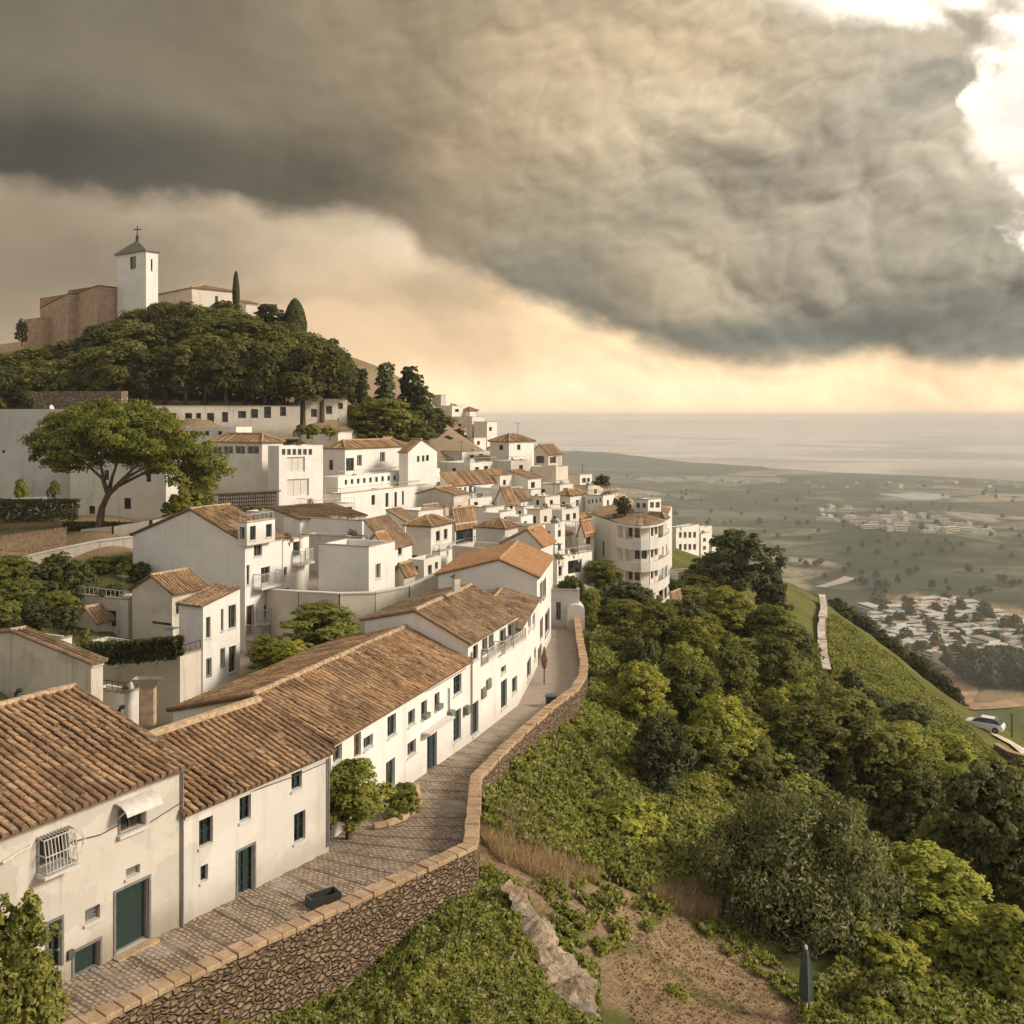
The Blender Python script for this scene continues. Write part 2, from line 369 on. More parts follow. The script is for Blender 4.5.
def ground_np(x,y):
    x=np.asarray(x,float).ravel(); y=np.asarray(y,float).ravel(); y=np.maximum(y,8)
    u=np.clip(x/y,-1.15,1.15); l=np.log(y); q=np.stack([u,np.minimum(l,math.log(850))*.8],1)
    out=np.empty(len(x))
    for a in range(0,len(x),20000):
        K=_ker(q[a:a+20000],P_); out[a:a+20000]=K@_w[:_n]+_w[_n]+_w[_n+1]*q[a:a+20000,0]+_w[_n+2]*q[a:a+20000,1]
    f=np.clip((l-math.log(500))/(math.log(1100)-math.log(500)),0,1); f=f*f*(3-2*f)
    coast=np.interp(u,[-1.2,-.1,.05,.26,.37,.52,.8,1.2],[6500,5200,4200,3800,3450,3000,2700,2500])*(1+.03*vnoise(x,y*0,900,1))
    s=(coast-y)
    far=-197+np.clip(s/1500,0,1)**.7*6+vnoise(x,y,900,2)*7*np.clip(s/600,0,1)+vnoise(x,y,260,3)*2.2*np.clip(s/300,0,1)
    far=np.where(s<0,-197+s*.05,far)
    # headland ridge on the shore
    for (cx,cy,rx,ry,h) in ((150,4350,330,200,46),(520,4250,300,170,34),(-250,4400,400,220,52),(830,4050,260,120,12)):
        far=far+h*np.exp(-((x-cx)/rx)**2-((y-cy)/ry)**2)*(1+.10*vnoise(x,y,300,4))
    # the small hill behind the valley town and low folds
    for (cx,cy,rx,ry,h) in ((640,1500,330,160,20),(250,1700,330,150,22),(330,1260,170,70,12),(900,2000,400,160,16),(700,3000,520,110,15),(260,2650,330,110,17),(980,2350,500,90,14),(420,2150,300,80,12)):
        far=far+h*np.exp(-((x-cx)/rx)**2-((y-cy)/ry)**2)
    ld=np.sqrt(((x-985)/80)**2+((y-2450)/135)**2); lw=np.clip((1.9-ld)/.7,0,1); far=far*(1-lw)+(-194.6)*lw
    z=out*(1-f)+far*f
    nn=np.clip((u-.02)/.1,0,1)*np.clip((y-45)/30,0,1)*(1-f)
    z=z+nn*(vnoise(x,y,14,0)*.45*np.clip(y/90,.3,1.6))
    xl=np.interp(y,[25.9,35.4,43.3,48.9,53.5,65.6,74.7,80],[-12.3,-6.5,-4.24,-2.15,-.7,1.64,2.9,4])-2.5; xr=np.interp(y,[25.8,34.2,41,50,61,73,83],[-8,-1.4,-1.5,.8,5.2,5.9,6.5])-.1
    ins=(x>xl)&(x<xr)&(y>22)&(y<83); sz=np.interp(y,[20,25,32,40,50,60,75,90],[-14.9,-15.0,-15.3,-15.6,-16.0,-16.3,-16.5,-16.6])-.3
    z=np.where(ins,np.minimum(z,sz),z)
    return z
def gz(x,y): return float(ground_np([x],[y])[0])
def march(px,py,y0=18,y1=4500):
    Ys=np.exp(np.linspace(math.log(y0),math.log(y1),420)); u=U(px); z=ground_np(u*Ys,Ys); d=z-V(py)*Ys
    k=np.nonzero(d>0)[0]
    if len(k)==0: return None
    k=k[0]
    if k==0: Y=Ys[0]
    else:
        a,b=d[k-1],d[k]; Y=Ys[k-1]+(Ys[k]-Ys[k-1])*(-a/(b-a+1e-9))
    return Vector((u*Y,Y,V(py)*Y))
_us=np.concatenate([np.linspace(-1.1,-.55,60,endpoint=False),np.linspace(-.55,.62,430,endpoint=False),np.linspace(.62,1.1,60)])
_ls=np.concatenate([np.linspace(math.log(10),math.log(24),16,endpoint=False),np.linspace(math.log(24),math.log(320),240,endpoint=False),np.linspace(math.log(320),math.log(6400),150)])
_uu,_ll=np.meshgrid(_us,_ls); _Y=np.exp(_ll); _X=_uu*_Y; _Z=ground_np(_X,_Y).reshape(_X.shape)
nu,nl=len(_us),len(_ls)
me=bpy.data.meshes.new('ground'); me.vertices.add(nu*nl)
me.vertices.foreach_set('co',np.stack([_X,_Y,_Z],-1).astype(np.float32).ravel())
_i=np.arange(nl-1)[:,None]*nu+np.arange(nu-1)[None,:]; _q=np.stack([_i,_i+1,_i+1+nu,_i+nu],-1).reshape(-1,4)
me.loops.add(len(_q)*4); me.loops.foreach_set('vertex_index',_q.astype(np.int32).ravel())
me.polygons.add(len(_q)); me.polygons.foreach_set('loop_start',np.arange(0,len(_q)*4,4,dtype=np.int32))
me.update(calc_edges=True); me.polygons.foreach_set('use_smooth',[True]*len(_q))
# real ground cover kinds, mapped on the terrain in metres: bare earth, straw, mown field
def blobs(L):
    r=np.zeros(_X.shape)
    wx=_X+vnoise(_X,_Y,6,5)*.5*_Y/40; wy=_Y+vnoise(_X,_Y,6,6)*.5*_Y/40
    for (px,py,rx,ry) in L:
        q=march(px,py)
        if q is None: continue
        r=np.maximum(r,1-np.sqrt(((wx-q.x)/rx)**2+((wy-q.y)/ry)**2))
    return np.clip(r*2.5,0,1)
dirt=blobs([(640,925,1.6,1.6),(680,945,2.3,2.3),(730,975,2.6,2.6),(780,1010,2.4,2.2),(660,990,1.6,2.5),(700,1020,2.5,2),(620,905,1.6,1.6),
            (975,690,14,60),(960,672,9,40),(1000,700,40,35),(940,602,60,50),(980,612,70,60),(1010,622,60,60),(700,850,.1,.1)])
straw=blobs([(505,850,2.0,3.2),(540,880,1.8,2.2),(590,910,1.8,1.8),(640,1000,2,2),(690,895,2.2,2.2),(560,860,1.5,1.5),(610,980,1.6,2.6),(10,520,7,3),(60,522,8,3),(20,545,8,4),(80,545,8,4),(120,530,6,4),(0,500,9,5),(90,510,9,5),(150,515,9,5)])
field=blobs([(1000,715,26,45),(1060,720,40,45)])
pv=np.clip((np.clip((_uu+.36+vnoise(_X,_Y,9,4)*.03)/.04,0,1)*np.where(_uu<.14,1,0)*np.clip((_Y-62)/6,0,1)*np.clip((118+(_uu+.3)*270-_Y+vnoise(_X,_Y,8,3)*4)/10,0,1)),0,1)*np.where(_uu>.02+(.14-.02)*np.clip((_Y-75)/30,0,1),0,1)
pv=np.maximum(pv,np.where((_uu<-.2)&(_Y<66)&(_Y>30),.35,0))
straw=np.maximum(straw,np.clip((_Y-92)/10,0,1)*np.where((_uu<.0)&(_Y<330),.75,0))
for nm,a in (('paved',pv),('dirt',dirt),('straw',straw),('field',field)):
    at_=me.attributes.new(nm,'FLOAT','POINT'); at_.data.foreach_set('value',a.astype(np.float32).ravel())
def gmat(N,b):
    p=N.pos(); sx=N.n('ShaderNodeSeparateXYZ',i_Vector=p); y=sx.outputs[1]
    n1=N.noise(p,.25,6,.65); n2=N.noise(p,1.8,6,.7); n3=N.noise(p,.0035,7,.62,.8); n4=N.noise(p,.02,6,.7)
    grass=N.mix(N.ss(n1,.35,.65),(.115,.120,.032),(.170,.165,.052)); grass=N.mix(N.ss(n2,.5,.72,0,.7),grass,(.055,.065,.020))
    # valley: woods, scrub, pale fields
    flat=N.scalev(p,(.0022,.0048,0)); cell=N.voro(N.vmath('ADD',flat,N.vmath('SCALE',N.noise(p,.004,3,.5,0,True),.5)),1,'F1',1)
    cr=N.n('ShaderNodeSeparateColor',i_Color=cell).outputs[0]
    fcol=N.ramp(cr,[(0,(.06,.07,.04)),(.4,(.19,.185,.11)),(.6,(.10,.11,.06)),(.80,(.40,.33,.22)),(1,(.22,.22,.13))])
    val=N.mix(N.ss(n3,.44,.56),(.065,.078,.045),fcol); val=N.mix(N.ss(n4,.52,.66,0,.8),val,(.045,.055,.033))
    hd=N.voro(N.vmath('ADD',flat,N.vmath('SCALE',N.noise(p,.004,3,.5,0,True),.5)),1,'DISTANCE_TO_EDGE',0); val=N.mix(N.ss(hd,.0,.05,.8,0),val,(.035,.042,.026))
    sp=N.voro(N.scalev(p,(1,1,0)),.05,'F1',0); val=N.mix(N.ss(sp,.15,.45,.55,0),val,(.036,.045,.028))
    col=N.mix(N.ss(y,260,520),grass,val)
    A=lambda k:N.n('ShaderNodeAttribute',attribute_name=k).outputs['Fac']
    lit=N.noise(p,7,6,.75)
    dc=N.mix(N.ss(n2,.35,.65),(.25,.17,.09),(.42,.295,.165)); dc=N.mix(N.ss(lit,.52,.66,0,.8),dc,(.12,.08,.05))
    col=N.mix(A('paved'),col,N.mix(N.ss(lit,.35,.65),(.33,.28,.21),(.46,.40,.32)))
    col=N.mix(A('straw'),col,N.mix(N.ss(lit,.4,.6),(.20,.135,.075),(.36,.26,.15)))
    col=N.mix(A('dirt'),col,dc); col=N.mix(A('field'),col,(.10,.125,.035))
    N.set(b.inputs['Base Color'],col); N.bump(N.math('ADD',n2,lit),.8,.12,b)
M['ground']=mat('ground',gmat,.97,.1); me.materials.append(M['ground'])
ground=link(bpy.data.objects.new('ground',me)); ground['kind']='structure'
# sea
def seamat(N,b):
    p=N.pos(); n=N.noise(N.scalev(p,(1,.35,1)),.02,6,.6); w=N.noise(p,.0006,4,.6,1)
    N.set(b.inputs['Base Color'],(.05,.065,.07)); N.bump(n,.06,2.0,b)
    N.set(b.inputs['Roughness'],N.ss(w,.4,.6,.04,.14))
M['sea']=mat('sea',seamat,.25,.5)
mb=MB()
ny=24; ys=[1500*(60000/1500)**(i/ny) for i in range(ny+1)]
for i in range(ny):
    mb.face([(-70000,ys[i],-200.5),(70000,ys[i],-200.5),(70000,ys[i+1],-200.5),(-70000,ys[i+1],-200.5)])
sea=mb.build('sea',M['sea']); sea['kind']='structure'
# lagoon
def lakemat(N,b): N.set(b.inputs['Base Color'],(.42,.40,.36))
M['lagoon']=mat('lagoon',lakemat,.22,.6)
mb=MB(); q=Vector((985,2450,0))
ring=[]
for k in range(40):
    t=k/40*6.283; r=1+.25*math.sin(2*t+1)+.12*math.sin(3*t); ring.append((q.x+math.cos(t)*72*r,q.y+math.sin(t)*118*r))
zl=-193.9
mb.face([(a,b,zl) for a,b in ring]); o=mb.build('lagoon_water',M['lagoon']); o['kind']='structure'
# ------------------------------------------------------------------ building kit
def solve_u(px,C,d):
    """distance t from C along d where the sight column px crosses the plan line"""
    u=U(px); return (u*C.y-C.x)/(d.x-u*d.y)
class Face:
    def __init__(s,O,d,n,L,z0): s.O=Vector((O.x,O.y,0)); s.d=d; s.n=n; s.L=L; s.z0=z0; s.holes=[]
    def p(s,t,z,out=0): return s.O+s.d*t+s.n*out+Vector((0,0,z))
    def px(s,px,py):
        t=solve_u(px,s.O,s.d); q=s.O+s.d*t; return t,V(py)*q.y
def grid_wall(mb,fc,zt,m=0,reveal=.16):
    xs=sorted(set([0,fc.L]+[x for h in fc.holes for x in h[:2]])); zs=sorted(set([fc.z0,zt]+[z for h in fc.holes for z in h[2:4]]))
    for i in range(len(xs)-1):
        for j in range(len(zs)-1):
            cx=(xs[i]+xs[i+1])/2; cz=(zs[j]+zs[j+1])/2
            if any(h[0]<cx<h[1] and h[2]<cz<h[3] for h in fc.holes): continue
            a,b,c,d=xs[i],xs[i+1],zs[j],zs[j+1]
            mb.face([fc.p(a,c),fc.p(b,c),fc.p(b,d),fc.p(a,d)],m,[(a,c-fc.z0+5),(b,c-fc.z0+5),(b,d-fc.z0+5),(a,d-fc.z0+5)] if fc.raised else [(a,c-fc.zfoot),(b,c-fc.zfoot),(b,d-fc.zfoot),(a,d-fc.zfoot)])
    for a,b,c,d in fc.holes:
        for q in ((a,c,b,c),(b,c,b,d),(b,d,a,d),(a,d,a,c)):
            mb.face([fc.p(q[0],q[1]),fc.p(q[2],q[3]),fc.p(q[2],q[3],-reveal),fc.p(q[0],q[1],-reveal)],m,[(0,9)]*4)
STY={ # frame, pane material, mullions x/z, surround, sill
 't':('teal_wood','glass',1,1,None),'ts':('teal_wood','teal_wood',1,4,None),'w':('green_wood','glass',1,1,None),'g':('frame_grey','glass',1,0,None),'wt':('frame_white','glass',1,0,None),
 'd':('green_wood','green_wood',1,2,'frame_grey'),'dd':('frame_grey','green_wood',0,0,'frame_grey'),'b':('brown_wood','glass',1,0,'frame_grey'),
 'bd':('brown_wood','brown_wood',1,2,None),'sh':('green_wood','green_wood',1,6,None),'pl':('frame_white','cloth_white',2,0,None),
 'gr':('frame_grey','frame_grey',0,3,None),'k':('iron','glass',0,0,None)}
def opening(th,fc,t0,t1,z0,z1,sty,far,rec=.12):
    fr,pn,mx,mz,sur=STY[sty]; w=.045 if not far else .06
    isdoor=sty in('d','dd','bd'); nm='door' if isdoor else 'window'
    mb=MB(); o=-rec
    def bx(a,b,c,d,th_=.05,o0=None,m=0):
        o0=o if o0 is None else o0
        mb.box(fc.p(a,c,o0-th_),fc.d*(b-a),fc.n*th_,Vector((0,0,d-c)),m)
    e=.004
    bx(t0+e,t0+w,z0+e,z1-e); bx(t1-w,t1-e,z0+e,z1-e); bx(t0+w,t1-w,z1-w,z1-e); bx(t0+w,t1-w,z0+e,z0+w)
    for k in range(mx):
        c=t0+(t1-t0)*(k+1)/(mx+1); bx(c-w*.45,c+w*.45,z0+w,z1-w,.045)
    if not far:
        xs=[t0+w]+[t0+(t1-t0)*(k+1)/(mx+1) for k in range(mx)]+[t1-w]
        for i in range(len(xs)-1):
            for k in range(mz):
                zz=z0+(z1-z0)*(k+1)/(mz+1); bx(xs[i]+w*.45 if i else xs[i],xs[i+1]-w*.45 if i<len(xs)-2 else xs[i+1],zz-w*.4,zz+w*.4,.04)
    if sur and not far:
        s=.07
        bx(t0-s,t0,z0 if isdoor else z0-s,z1+s,.03,.032,1); bx(t1,t1+s,z0 if isdoor else z0-s,z1+s,.03,.032,1); bx(t0,t1,z1,z1+s,.03,.032,1)
        if not isdoor: bx(t0,t1,z0-s,z0,.03,.032,1)
    elif not isdoor and not far:
        bx(t0-.05,t1+.05,z0-.07,z0,.06,.062,2)
    if far:
        mb.face([fc.p(t0,z0,o-.035),fc.p(t1,z0,o-.035),fc.p(t1,z1,o-.035),fc.p(t0,z1,o-.035)],3)
        return mb.build(nm,[M[fr],M[sur or 'frame_grey'],M['frame_white'],M[pn]],th)
    ob=mb.build(nm,[M[fr],M[sur or 'frame_grey'],M['frame_white']],th)
    mb=MB(); mb.box(fc.p(t0+.02,z0+.02,o-.075),fc.d*(t1-t0-.04),fc.n*.02,Vector((0,0,z1-z0-.04)))
    mb.build('panel' if isdoor else 'pane',M[pn],ob)
    if isdoor:
        h=MB(); h.bar(fc.p(t0+w*2.2,z0+1.0,o+.01),fc.p(t0+w*2.2,z0+1.16,o+.01),.018); h.build('handle',M['iron'],ob)
    return ob
def railing(th,pts,h=.95,step=.16,mat_='iron',r=.013,parent_name='railing'):
    mb=MB()
    for a,b in zip(pts[:-1],pts[1:]):
        a=Vector(a); b=Vector(b); L=(b-a).length; n=max(1,int(L/step))
        mb.bar(a+Vector((0,0,h)),b+Vector((0,0,h)),r*1.5); mb.bar(a+Vector((0,0,.08)),b+Vector((0,0,.08)),r)
        for k in range(n+1):
            q=a+(b-a)*(k/n); mb.bar(q,q+Vector((0,0,h)),r*(1.4 if k in(0,n) else .8))
    return mb.build(parent_name,M[mat_],th)
def balcony(th,fc,t0,t1,z,dep=.9,rail='iron',solid=False,h=.95):
    mb=MB(); mb.box(fc.p(t0,z-.14,.003),fc.d*(t1-t0),fc.n*dep,Vector((0,0,.14)))
    if solid:
        w=.1
        mb.box(fc.p(t0,z,dep-w),fc.d*(t1-t0),fc.n*w,Vector((0,0,h))); mb.box(fc.p(t0,z,.003),fc.d*w,fc.n*(dep-w-.003),Vector((0,0,h))); mb.box(fc.p(t1-w,z,.003),fc.d*w,fc.n*(dep-w-.003),Vector((0,0,h)))
    o=mb.build('balcony',M['plaster_clean'],th)
    if not solid:
        railing(o,[fc.p(t0+.04,z,.03),fc.p(t0+.04,z,dep-.05),fc.p(t1-.04,z,dep-.05),fc.p(t1-.04,z,.03)],h,.14,rail)
    return o
_rt=random.Random(3)
def tile_plane(mb,E0,E1,R0,R1,cw=.25,course=.40,lod=0,seed=0):
    """E0-E1 eave, R0-R1 ridge (same order). mb gets materials: 0 tile, 1 mortar bed"""
    E0,E1,R0,R1=map(Vector,(E0,E1,R0,R1)); a=(E1-E0); L=a.length; a.normalize()
    rm=R0-E0; dn=-(rm-a*rm.dot(a)); S=dn.length; dn.normalize(); n=a.cross(-dn); 
    if n.z<0: n=-n
    r0=(R0-E0).dot(a); r1=(R1-E0).dot(a)
    mb.face([E0,E1,R1,R0],1); t=.09
    mb.face([E0-n*t,R0-n*t,R1-n*t,E1-n*t],1); mb.face([E0,E0-n*t,E1-n*t,E1],1); mb.face([E0,R0,R0-n*t,E0-n*t],1); mb.face([E1,E1-n*t,R1-n*t,R1],1)
    rg=random.Random(seed+7)
    lo,hi=min(0,r0),max(L,r1); nc=int((hi-lo)/cw)
    off=rg.random()*100
    for i in range(nc):
        x=lo+(i+.5)*(hi-lo)/nc; jit=rg.uniform(-.02,.02)
        # range in slope coordinate (0 at eave, S at ridge)
        y0,y1=0.0,S
        if r0>1e-6 and x<r0: y1=min(y1,S*x/r0)
        if r0<-1e-6 and x<0: y0=max(y0,S*x/r0)
        if r1<L-1e-6 and x>r1: y1=min(y1,S*(L-x)/(L-r1))
        if r1>L+1e-6 and x>L: y0=max(y0,S*(x-L)/(r1-L))
        if y1-y0<.05: continue
        if lod>=2:
            rr=cw*.36; hh=.035; segs=3
            for k in range(segs):
                t0=math.pi*k/segs; t1=math.pi*(k+1)/segs
                A=[a*(x-math.cos(t_)*rr)+n*(math.sin(t_)*hh+.01) for t_ in(t0,t1)]
                nr=max(1,int((y1-y0)/1.2))
                for j in range(nr):
                    p0=y0+(y1-y0)*j/nr; p1=y0+(y1-y0)*(j+1)/nr
                    mb.face([E0+A[0]-dn*p0,E0+A[1]-dn*p0,E0+A[1]-dn*p1,E0+A[0]-dn*p1],0,[(i+.5+off,j+.5)]*4)
            continue
        segs=4 if lod==0 else 3; y=y0-.05; j=0; lead=rg.uniform(0,course*.8) if lod else 0
        while y<y1-.06:
            sag=.035*math.sin(x*.9+seed)+.025*math.sin(x*.37+y*1.3+seed*2)
            if rg.random()<.012: y+=course-(lead if j==0 else 0); j+=1; continue
            ye=min(y+course+.07-(lead if j==0 else 0),y1+.03); dx=jit+rg.uniform(-.024,.024); ra=cw*(.37+rg.uniform(-.02,.02)); rb=ra*.82; hl=.055+rg.uniform(0,.012); lift=.022 if lod==0 else .008
            rot=rg.uniform(-.012,.012)
            P0=[E0+a*(x+dx-math.cos(math.pi*k/segs)*ra)+n*(math.sin(math.pi*k/segs)*(ra*.62)+hl*.4+lift+max(0,sag))-dn*y for k in range(segs+1)]
            P1=[E0+a*(x+dx+rot-math.cos(math.pi*k/segs)*rb)+n*(math.sin(math.pi*k/segs)*(rb*.62)+hl*.4-.005+max(0,sag))-dn*ye for k in range(segs+1)]
            cell=[(i+.5+off,j+.5+off)]*4
            for k in range(segs): mb.face([P0[k],P0[k+1],P1[k+1],P1[k]],0,cell)
            mb.face([E0+a*(x+dx-ra)+n*0.0-dn*y]+P0+[E0+a*(x+dx+ra)+n*0.0-dn*y],1,[(0,0)]*(segs+3)) if lod==0 else None
            y+=course-(lead if j==0 else 0); j+=1
def ridge_line(mb,A,B,r=.13,m=2,step=.45,seed=0):
    A=Vector(A); B=Vector(B); d=B-A; L=d.length; n=max(1,int(L/step)); rg=random.Random(seed)
    for k in range(n):
        p=A+d*(k/n)+Vector((0,0,rg.uniform(-.01,.02))); q=A+d*((k+1.12)/n)
        mb.tube([p,q],[r*rg.uniform(.95,1.1),r*.9],6,m)
def small_prop(kind,base,rot,label,group=None):
    """rooftop / terrace things"""
    b=Vector(base); c,s=math.cos(rot),math.sin(rot); X=Vector((c,s,0)); Y=Vector((-s,c,0)); Z=Vector((0,0,1))
    if kind=='chimney':
        th=thing('chimney','','chimney',b,group); mb=MB(); mb.box(b-X*.17-Y*.17-Z*.25,X*.34,Y*.34,Z*.75); mb.build('stack',M['plaster'],th)
        mb=MB(); mb.box(b-X*.22-Y*.22+Z*.5,X*.44,Y*.44,Z*.07); mb.box(b-X*.12-Y*.12+Z*.57,X*.24,Y*.24,Z*.12,0); mb.build('cap',M['tiles_brown'],th)
    elif kind=='ac':
        th=thing('air_conditioner','','air conditioner',b,group); mb=MB(); mb.box(b-X*.42-Y*.16+Z*.06,X*.84,Y*.32,Z*.58); mb.build('casing',M['frame_white'],th)
        mb=MB(); mb.tube([b+X*.1+Z*.35-Y*.16,b+X*.1+Z*.35-Y*.19],[.21,.21],12); mb.build('fan_grille',M['iron'],th)
    elif kind=='tank':
        th=thing('water_tank','','tank',b,group); mb=MB(); mb.tube([b+Z*.12,b+Z*.2,b+Z*1.0,b+Z*1.15],[.42,.5,.5,.2],12); mb.build('drum',M['tank_white'],th,True)
        mb=MB(); [mb.bar(b+X*i*.3+Y*j*.3,b+X*i*.3+Y*j*.3+Z*.14,.04) for i in(-1,1) for j in(-1,1)]; mb.build('stand',M['iron'],th)
    elif kind=='antenna':
        th=thing('roof_antenna','','antenna',b,group); mb=MB(); mb.bar(b-Z*.3,b+Z*2.0,.025); mb.build('mast',M['pipe_metal'],th)
        mb=MB(); mb.bar(b+Z*1.8-X*.5,b+Z*1.8+X*.5,.016); [mb.bar(b+Z*1.8+X*(.2*k)-Y*.28,b+Z*1.8+X*(.2*k)+Y*.28,.012) for k in range(-2,3)]; mb.build('aerial',M['pipe_metal'],th)
    elif kind=='pot':
        th=thing('potted_plant','','plant',b,group); mb=MB(); mb.tube([b,b+Z*.36],[.16,.24],8); mb.build('pot',M['terracotta'],th)
        rg=np.random.RandomState(int(abs(b.x*37+b.y*91))%9999); n=130
        dirs=rg.normal(size=(n,3)); dirs/=np.linalg.norm(dirs,axis=1)[:,None]; c_=np.array(b)+[0,0,.72]+dirs*rg.uniform(.2,.42,(n,1))
        me=leaf_quads(c_,dirs,rg.uniform(.07,.13,n),rg,M['leaf_garden'],'foliage',off=b); o=link(bpy.data.objects.new('foliage',me)); o.parent=th
    elif kind=='dish':
        th=thing('satellite_dish','','satellite dish',b,group); mb=MB(); mb.bar(b-Z*.1,b+Z*.6,.025); mb.build('post',M['pipe_metal'],th)
        mb=MB(); mb.tube([b+Z*.65-Y*.12+X*.04,b+Z*.62-Y*.02,b+Z*.6],[.36,.26,.05],12); mb.build('dish',M['tank_white'],th,True)
    th['label']=label; return th
def leaf_quads(c,nrm,size,rg,mat_,name,off=(0,0,0),tilt=.75,aspect=1.6,uvx=None,cn=.62):
    n=len(c); nn=nrm+rg.normal(size=(n,3))*tilt; nn/=np.linalg.norm(nn,axis=1)[:,None]+1e-9
    a=np.cross(nn,rg.normal(size=(n,3))); a/=np.linalg.norm(a,axis=1)[:,None]+1e-9; b=np.cross(nn,a)
    s=np.asarray(size)[:,None]; a=a*s*.5*aspect; b=b*s*.5
    v=np.stack([c-a,c-b*.9+a*.1,c+a,c+b*.9+a*.1],1)
    u=(rg.rand(n) if uvx is None else np.clip(uvx+rg.uniform(-.2,.2,n),0,1)); w=rg.rand(n)
    uv=np.repeat(np.stack([u,w],1)[:,None,:],4,1)
    me=quads_mesh(name,v,uv,mat_,None,off)
    if cn and len(me.polygons)==n:       # leaves share some of their clump's shading direction
        o_=nrm/(np.linalg.norm(nrm,axis=1)[:,None]+1e-9); g=np.where((nn*o_).sum(1)[:,None]<0,-nn,nn); q=o_*cn+g*(1-cn); q/=np.linalg.norm(q,axis=1)[:,None]+1e-9
        me.polygons.foreach_set('use_smooth',[True]*n); me.normals_split_custom_set(np.repeat(q,4,0).tolist())
    return me
def house(label,px,Y,xl,xr,yt,th=22,roof=('flat',),yb=None,z0=None,wall='plaster',Rw=(),Lw=(),far=None,lod=None,cat='house',name='house',
          tile='tiles',over=.22,group=None,C=None,Lfix=None,Wfix=None,ret=False,dtail=None,foot=None):
    """near corner at column px and distance Y; right face reaches column xr, left face column xl; wall top at row yt at the corner"""
    d=Vector((math.sin(R_(th)),math.cos(R_(th)),0)); e=Vector((-d.y,d.x,0))
    if C is None: C=Vector((U(px)*Y,Y,0))
    C=Vector((C.x,C.y,0)); LD=Lfix or solve_u(xr,C,d); LE=Wfix or solve_u(xl,C,e)
    zE=V(yt)*C.y
    cs=[C,C+d*LD,C+d*LD+e*LE,C+e*LE]
    if z0 is None:
        z0=min(gz(q.x,q.y) for q in cs)-.4 if yb is None else V(yb)*C.y
    if zE-z0<1.5: z0=zE-2.6
    far=(Y>88) if far is None else far
    lod=lod if lod is not None else (0 if Y<50 else 1 if Y<88 else 2)
    t=thing(name,label,cat,(C.x,C.y,z0),group)
    zf=(foot if foot is not None else z0+.3)
    FR=Face(C,d,-e,LD,z0); FL=Face(C,e,-d,LE,z0)
    FL.flip=True
    for fc in (FR,FL): fc.raised=False; fc.zfoot=zf
    wins=[]
    for fc,lst in ((FR,Rw),(FL,Lw)):
        for w in lst:
            sty,x0,y0,x1,y1=w[:5]; xm=(x0+x1)/2
            ta=fc.px(x0,0)[0]; tb=fc.px(x1,0)[0]; ta,tb=min(ta,tb),max(ta,tb)
            _,zb=fc.px(xm,y1); _,zt=fc.px(xm,y0)
            ta=max(.08,ta); tb=min(fc.L-.08,tb); zt=min(zt,zE-.06); zb=max(zb,z0+.05)
            if tb-ta<.15 or zt-zb<.15: continue
            fc.holes.append((ta,tb,zb,zt)); wins.append((fc,ta,tb,zb,zt,sty))
    kind=roof[0]; mb=MB()
    up=Vector((0,0,1))
    par=.5 if kind=='flat' else 0
    grid_wall(mb,FR,zE); grid_wall(mb,FL,zE)
    B=cs
    for a,b in ((B[1],B[2]),(B[2],B[3])):
        l=(b-a).length
        mb.face([a+up*z0,b+up*z0,b+up*zE,a+up*zE],0,[(0,0),(l,0),(l,zE-z0),(0,zE-z0)])
    rb=MB(); ovd=d*over; ove=e*over
    if kind=='gd':
        k,h=roof[1],roof[2]; zr=zE+h; re=LE*k; zb=zE+(roof[3] if len(roof)>3 else 0)
        for o_ in (Vector((0,0,0)),d*LD):
            mb.face([C+o_+up*zE,C+o_+e*LE+up*zE]+([C+o_+e*LE+up*zb] if zb>zE+.01 else [])+[C+o_+e*re+up*zr],0,[(0,9)]*(4 if zb>zE+.01 else 3))
        if zb>zE+.01: mb.face([B[3]+up*zE,B[2]+up*zE,B[2]+up*zb,B[3]+up*zb],0)
        dz=h*over/re; dz2=(zr-zb)*over/(LE-re); E=.07
        tile_plane(rb,C-ove-ovd*.4+up*(zE-dz+E),C+d*LD-ove+ovd*.4+up*(zE-dz+E),C+e*re-ovd*.4+up*(zr+E),C+d*LD+e*re+ovd*.4+up*(zr+E),lod=lod,seed=int(px))
        tile_plane(rb,C+e*LE+ove-ovd*.4+up*(zb-dz2+E),C+e*LE+d*LD+ove+ovd*.4+up*(zb-dz2+E),C+e*re-ovd*.4+up*(zr+E),C+d*LD+e*re+ovd*.4+up*(zr+E),lod=lod,seed=int(px)+5)
        ridge_line(rb,C+e*re-ovd*.4+up*(zr+.1),C+d*LD+e*re+ovd*.4+up*(zr+.1),.12)
        if lod<2:
            for o_ in (-ovd*.4,d*LD+ovd*.4):
                ridge_line(rb,C-ove+o_+up*(zE-dz+.1),C+e*re+o_+up*(zr+.1),.09,0,.4)
                ridge_line(rb,C+e*LE+ove+o_+up*(zb-dz2+.1),C+e*re+o_+up*(zr+.1),.09,0,.4)
    elif kind=='ge':
        k,h=roof[1],roof[2]; zr=zE+h; rd=LD*k
        for o_ in (Vector((0,0,0)),e*LE): mb.face([C+o_+up*zE,C+o_+d*LD+up*zE,C+o_+d*rd+up*zr],0,[(0,9)]*3)
        E=.07; dz=h*over/rd; dz2=h*over/(LD-rd)
        tile_plane(rb,C+e*LE+ove*.4-ovd+up*(zE-dz+E),C-ove*.4-ovd+up*(zE-dz+E),C+e*LE+ove*.4+d*rd+up*(zr+E),C-ove*.4+d*rd+up*(zr+E),lod=lod,seed=int(px))
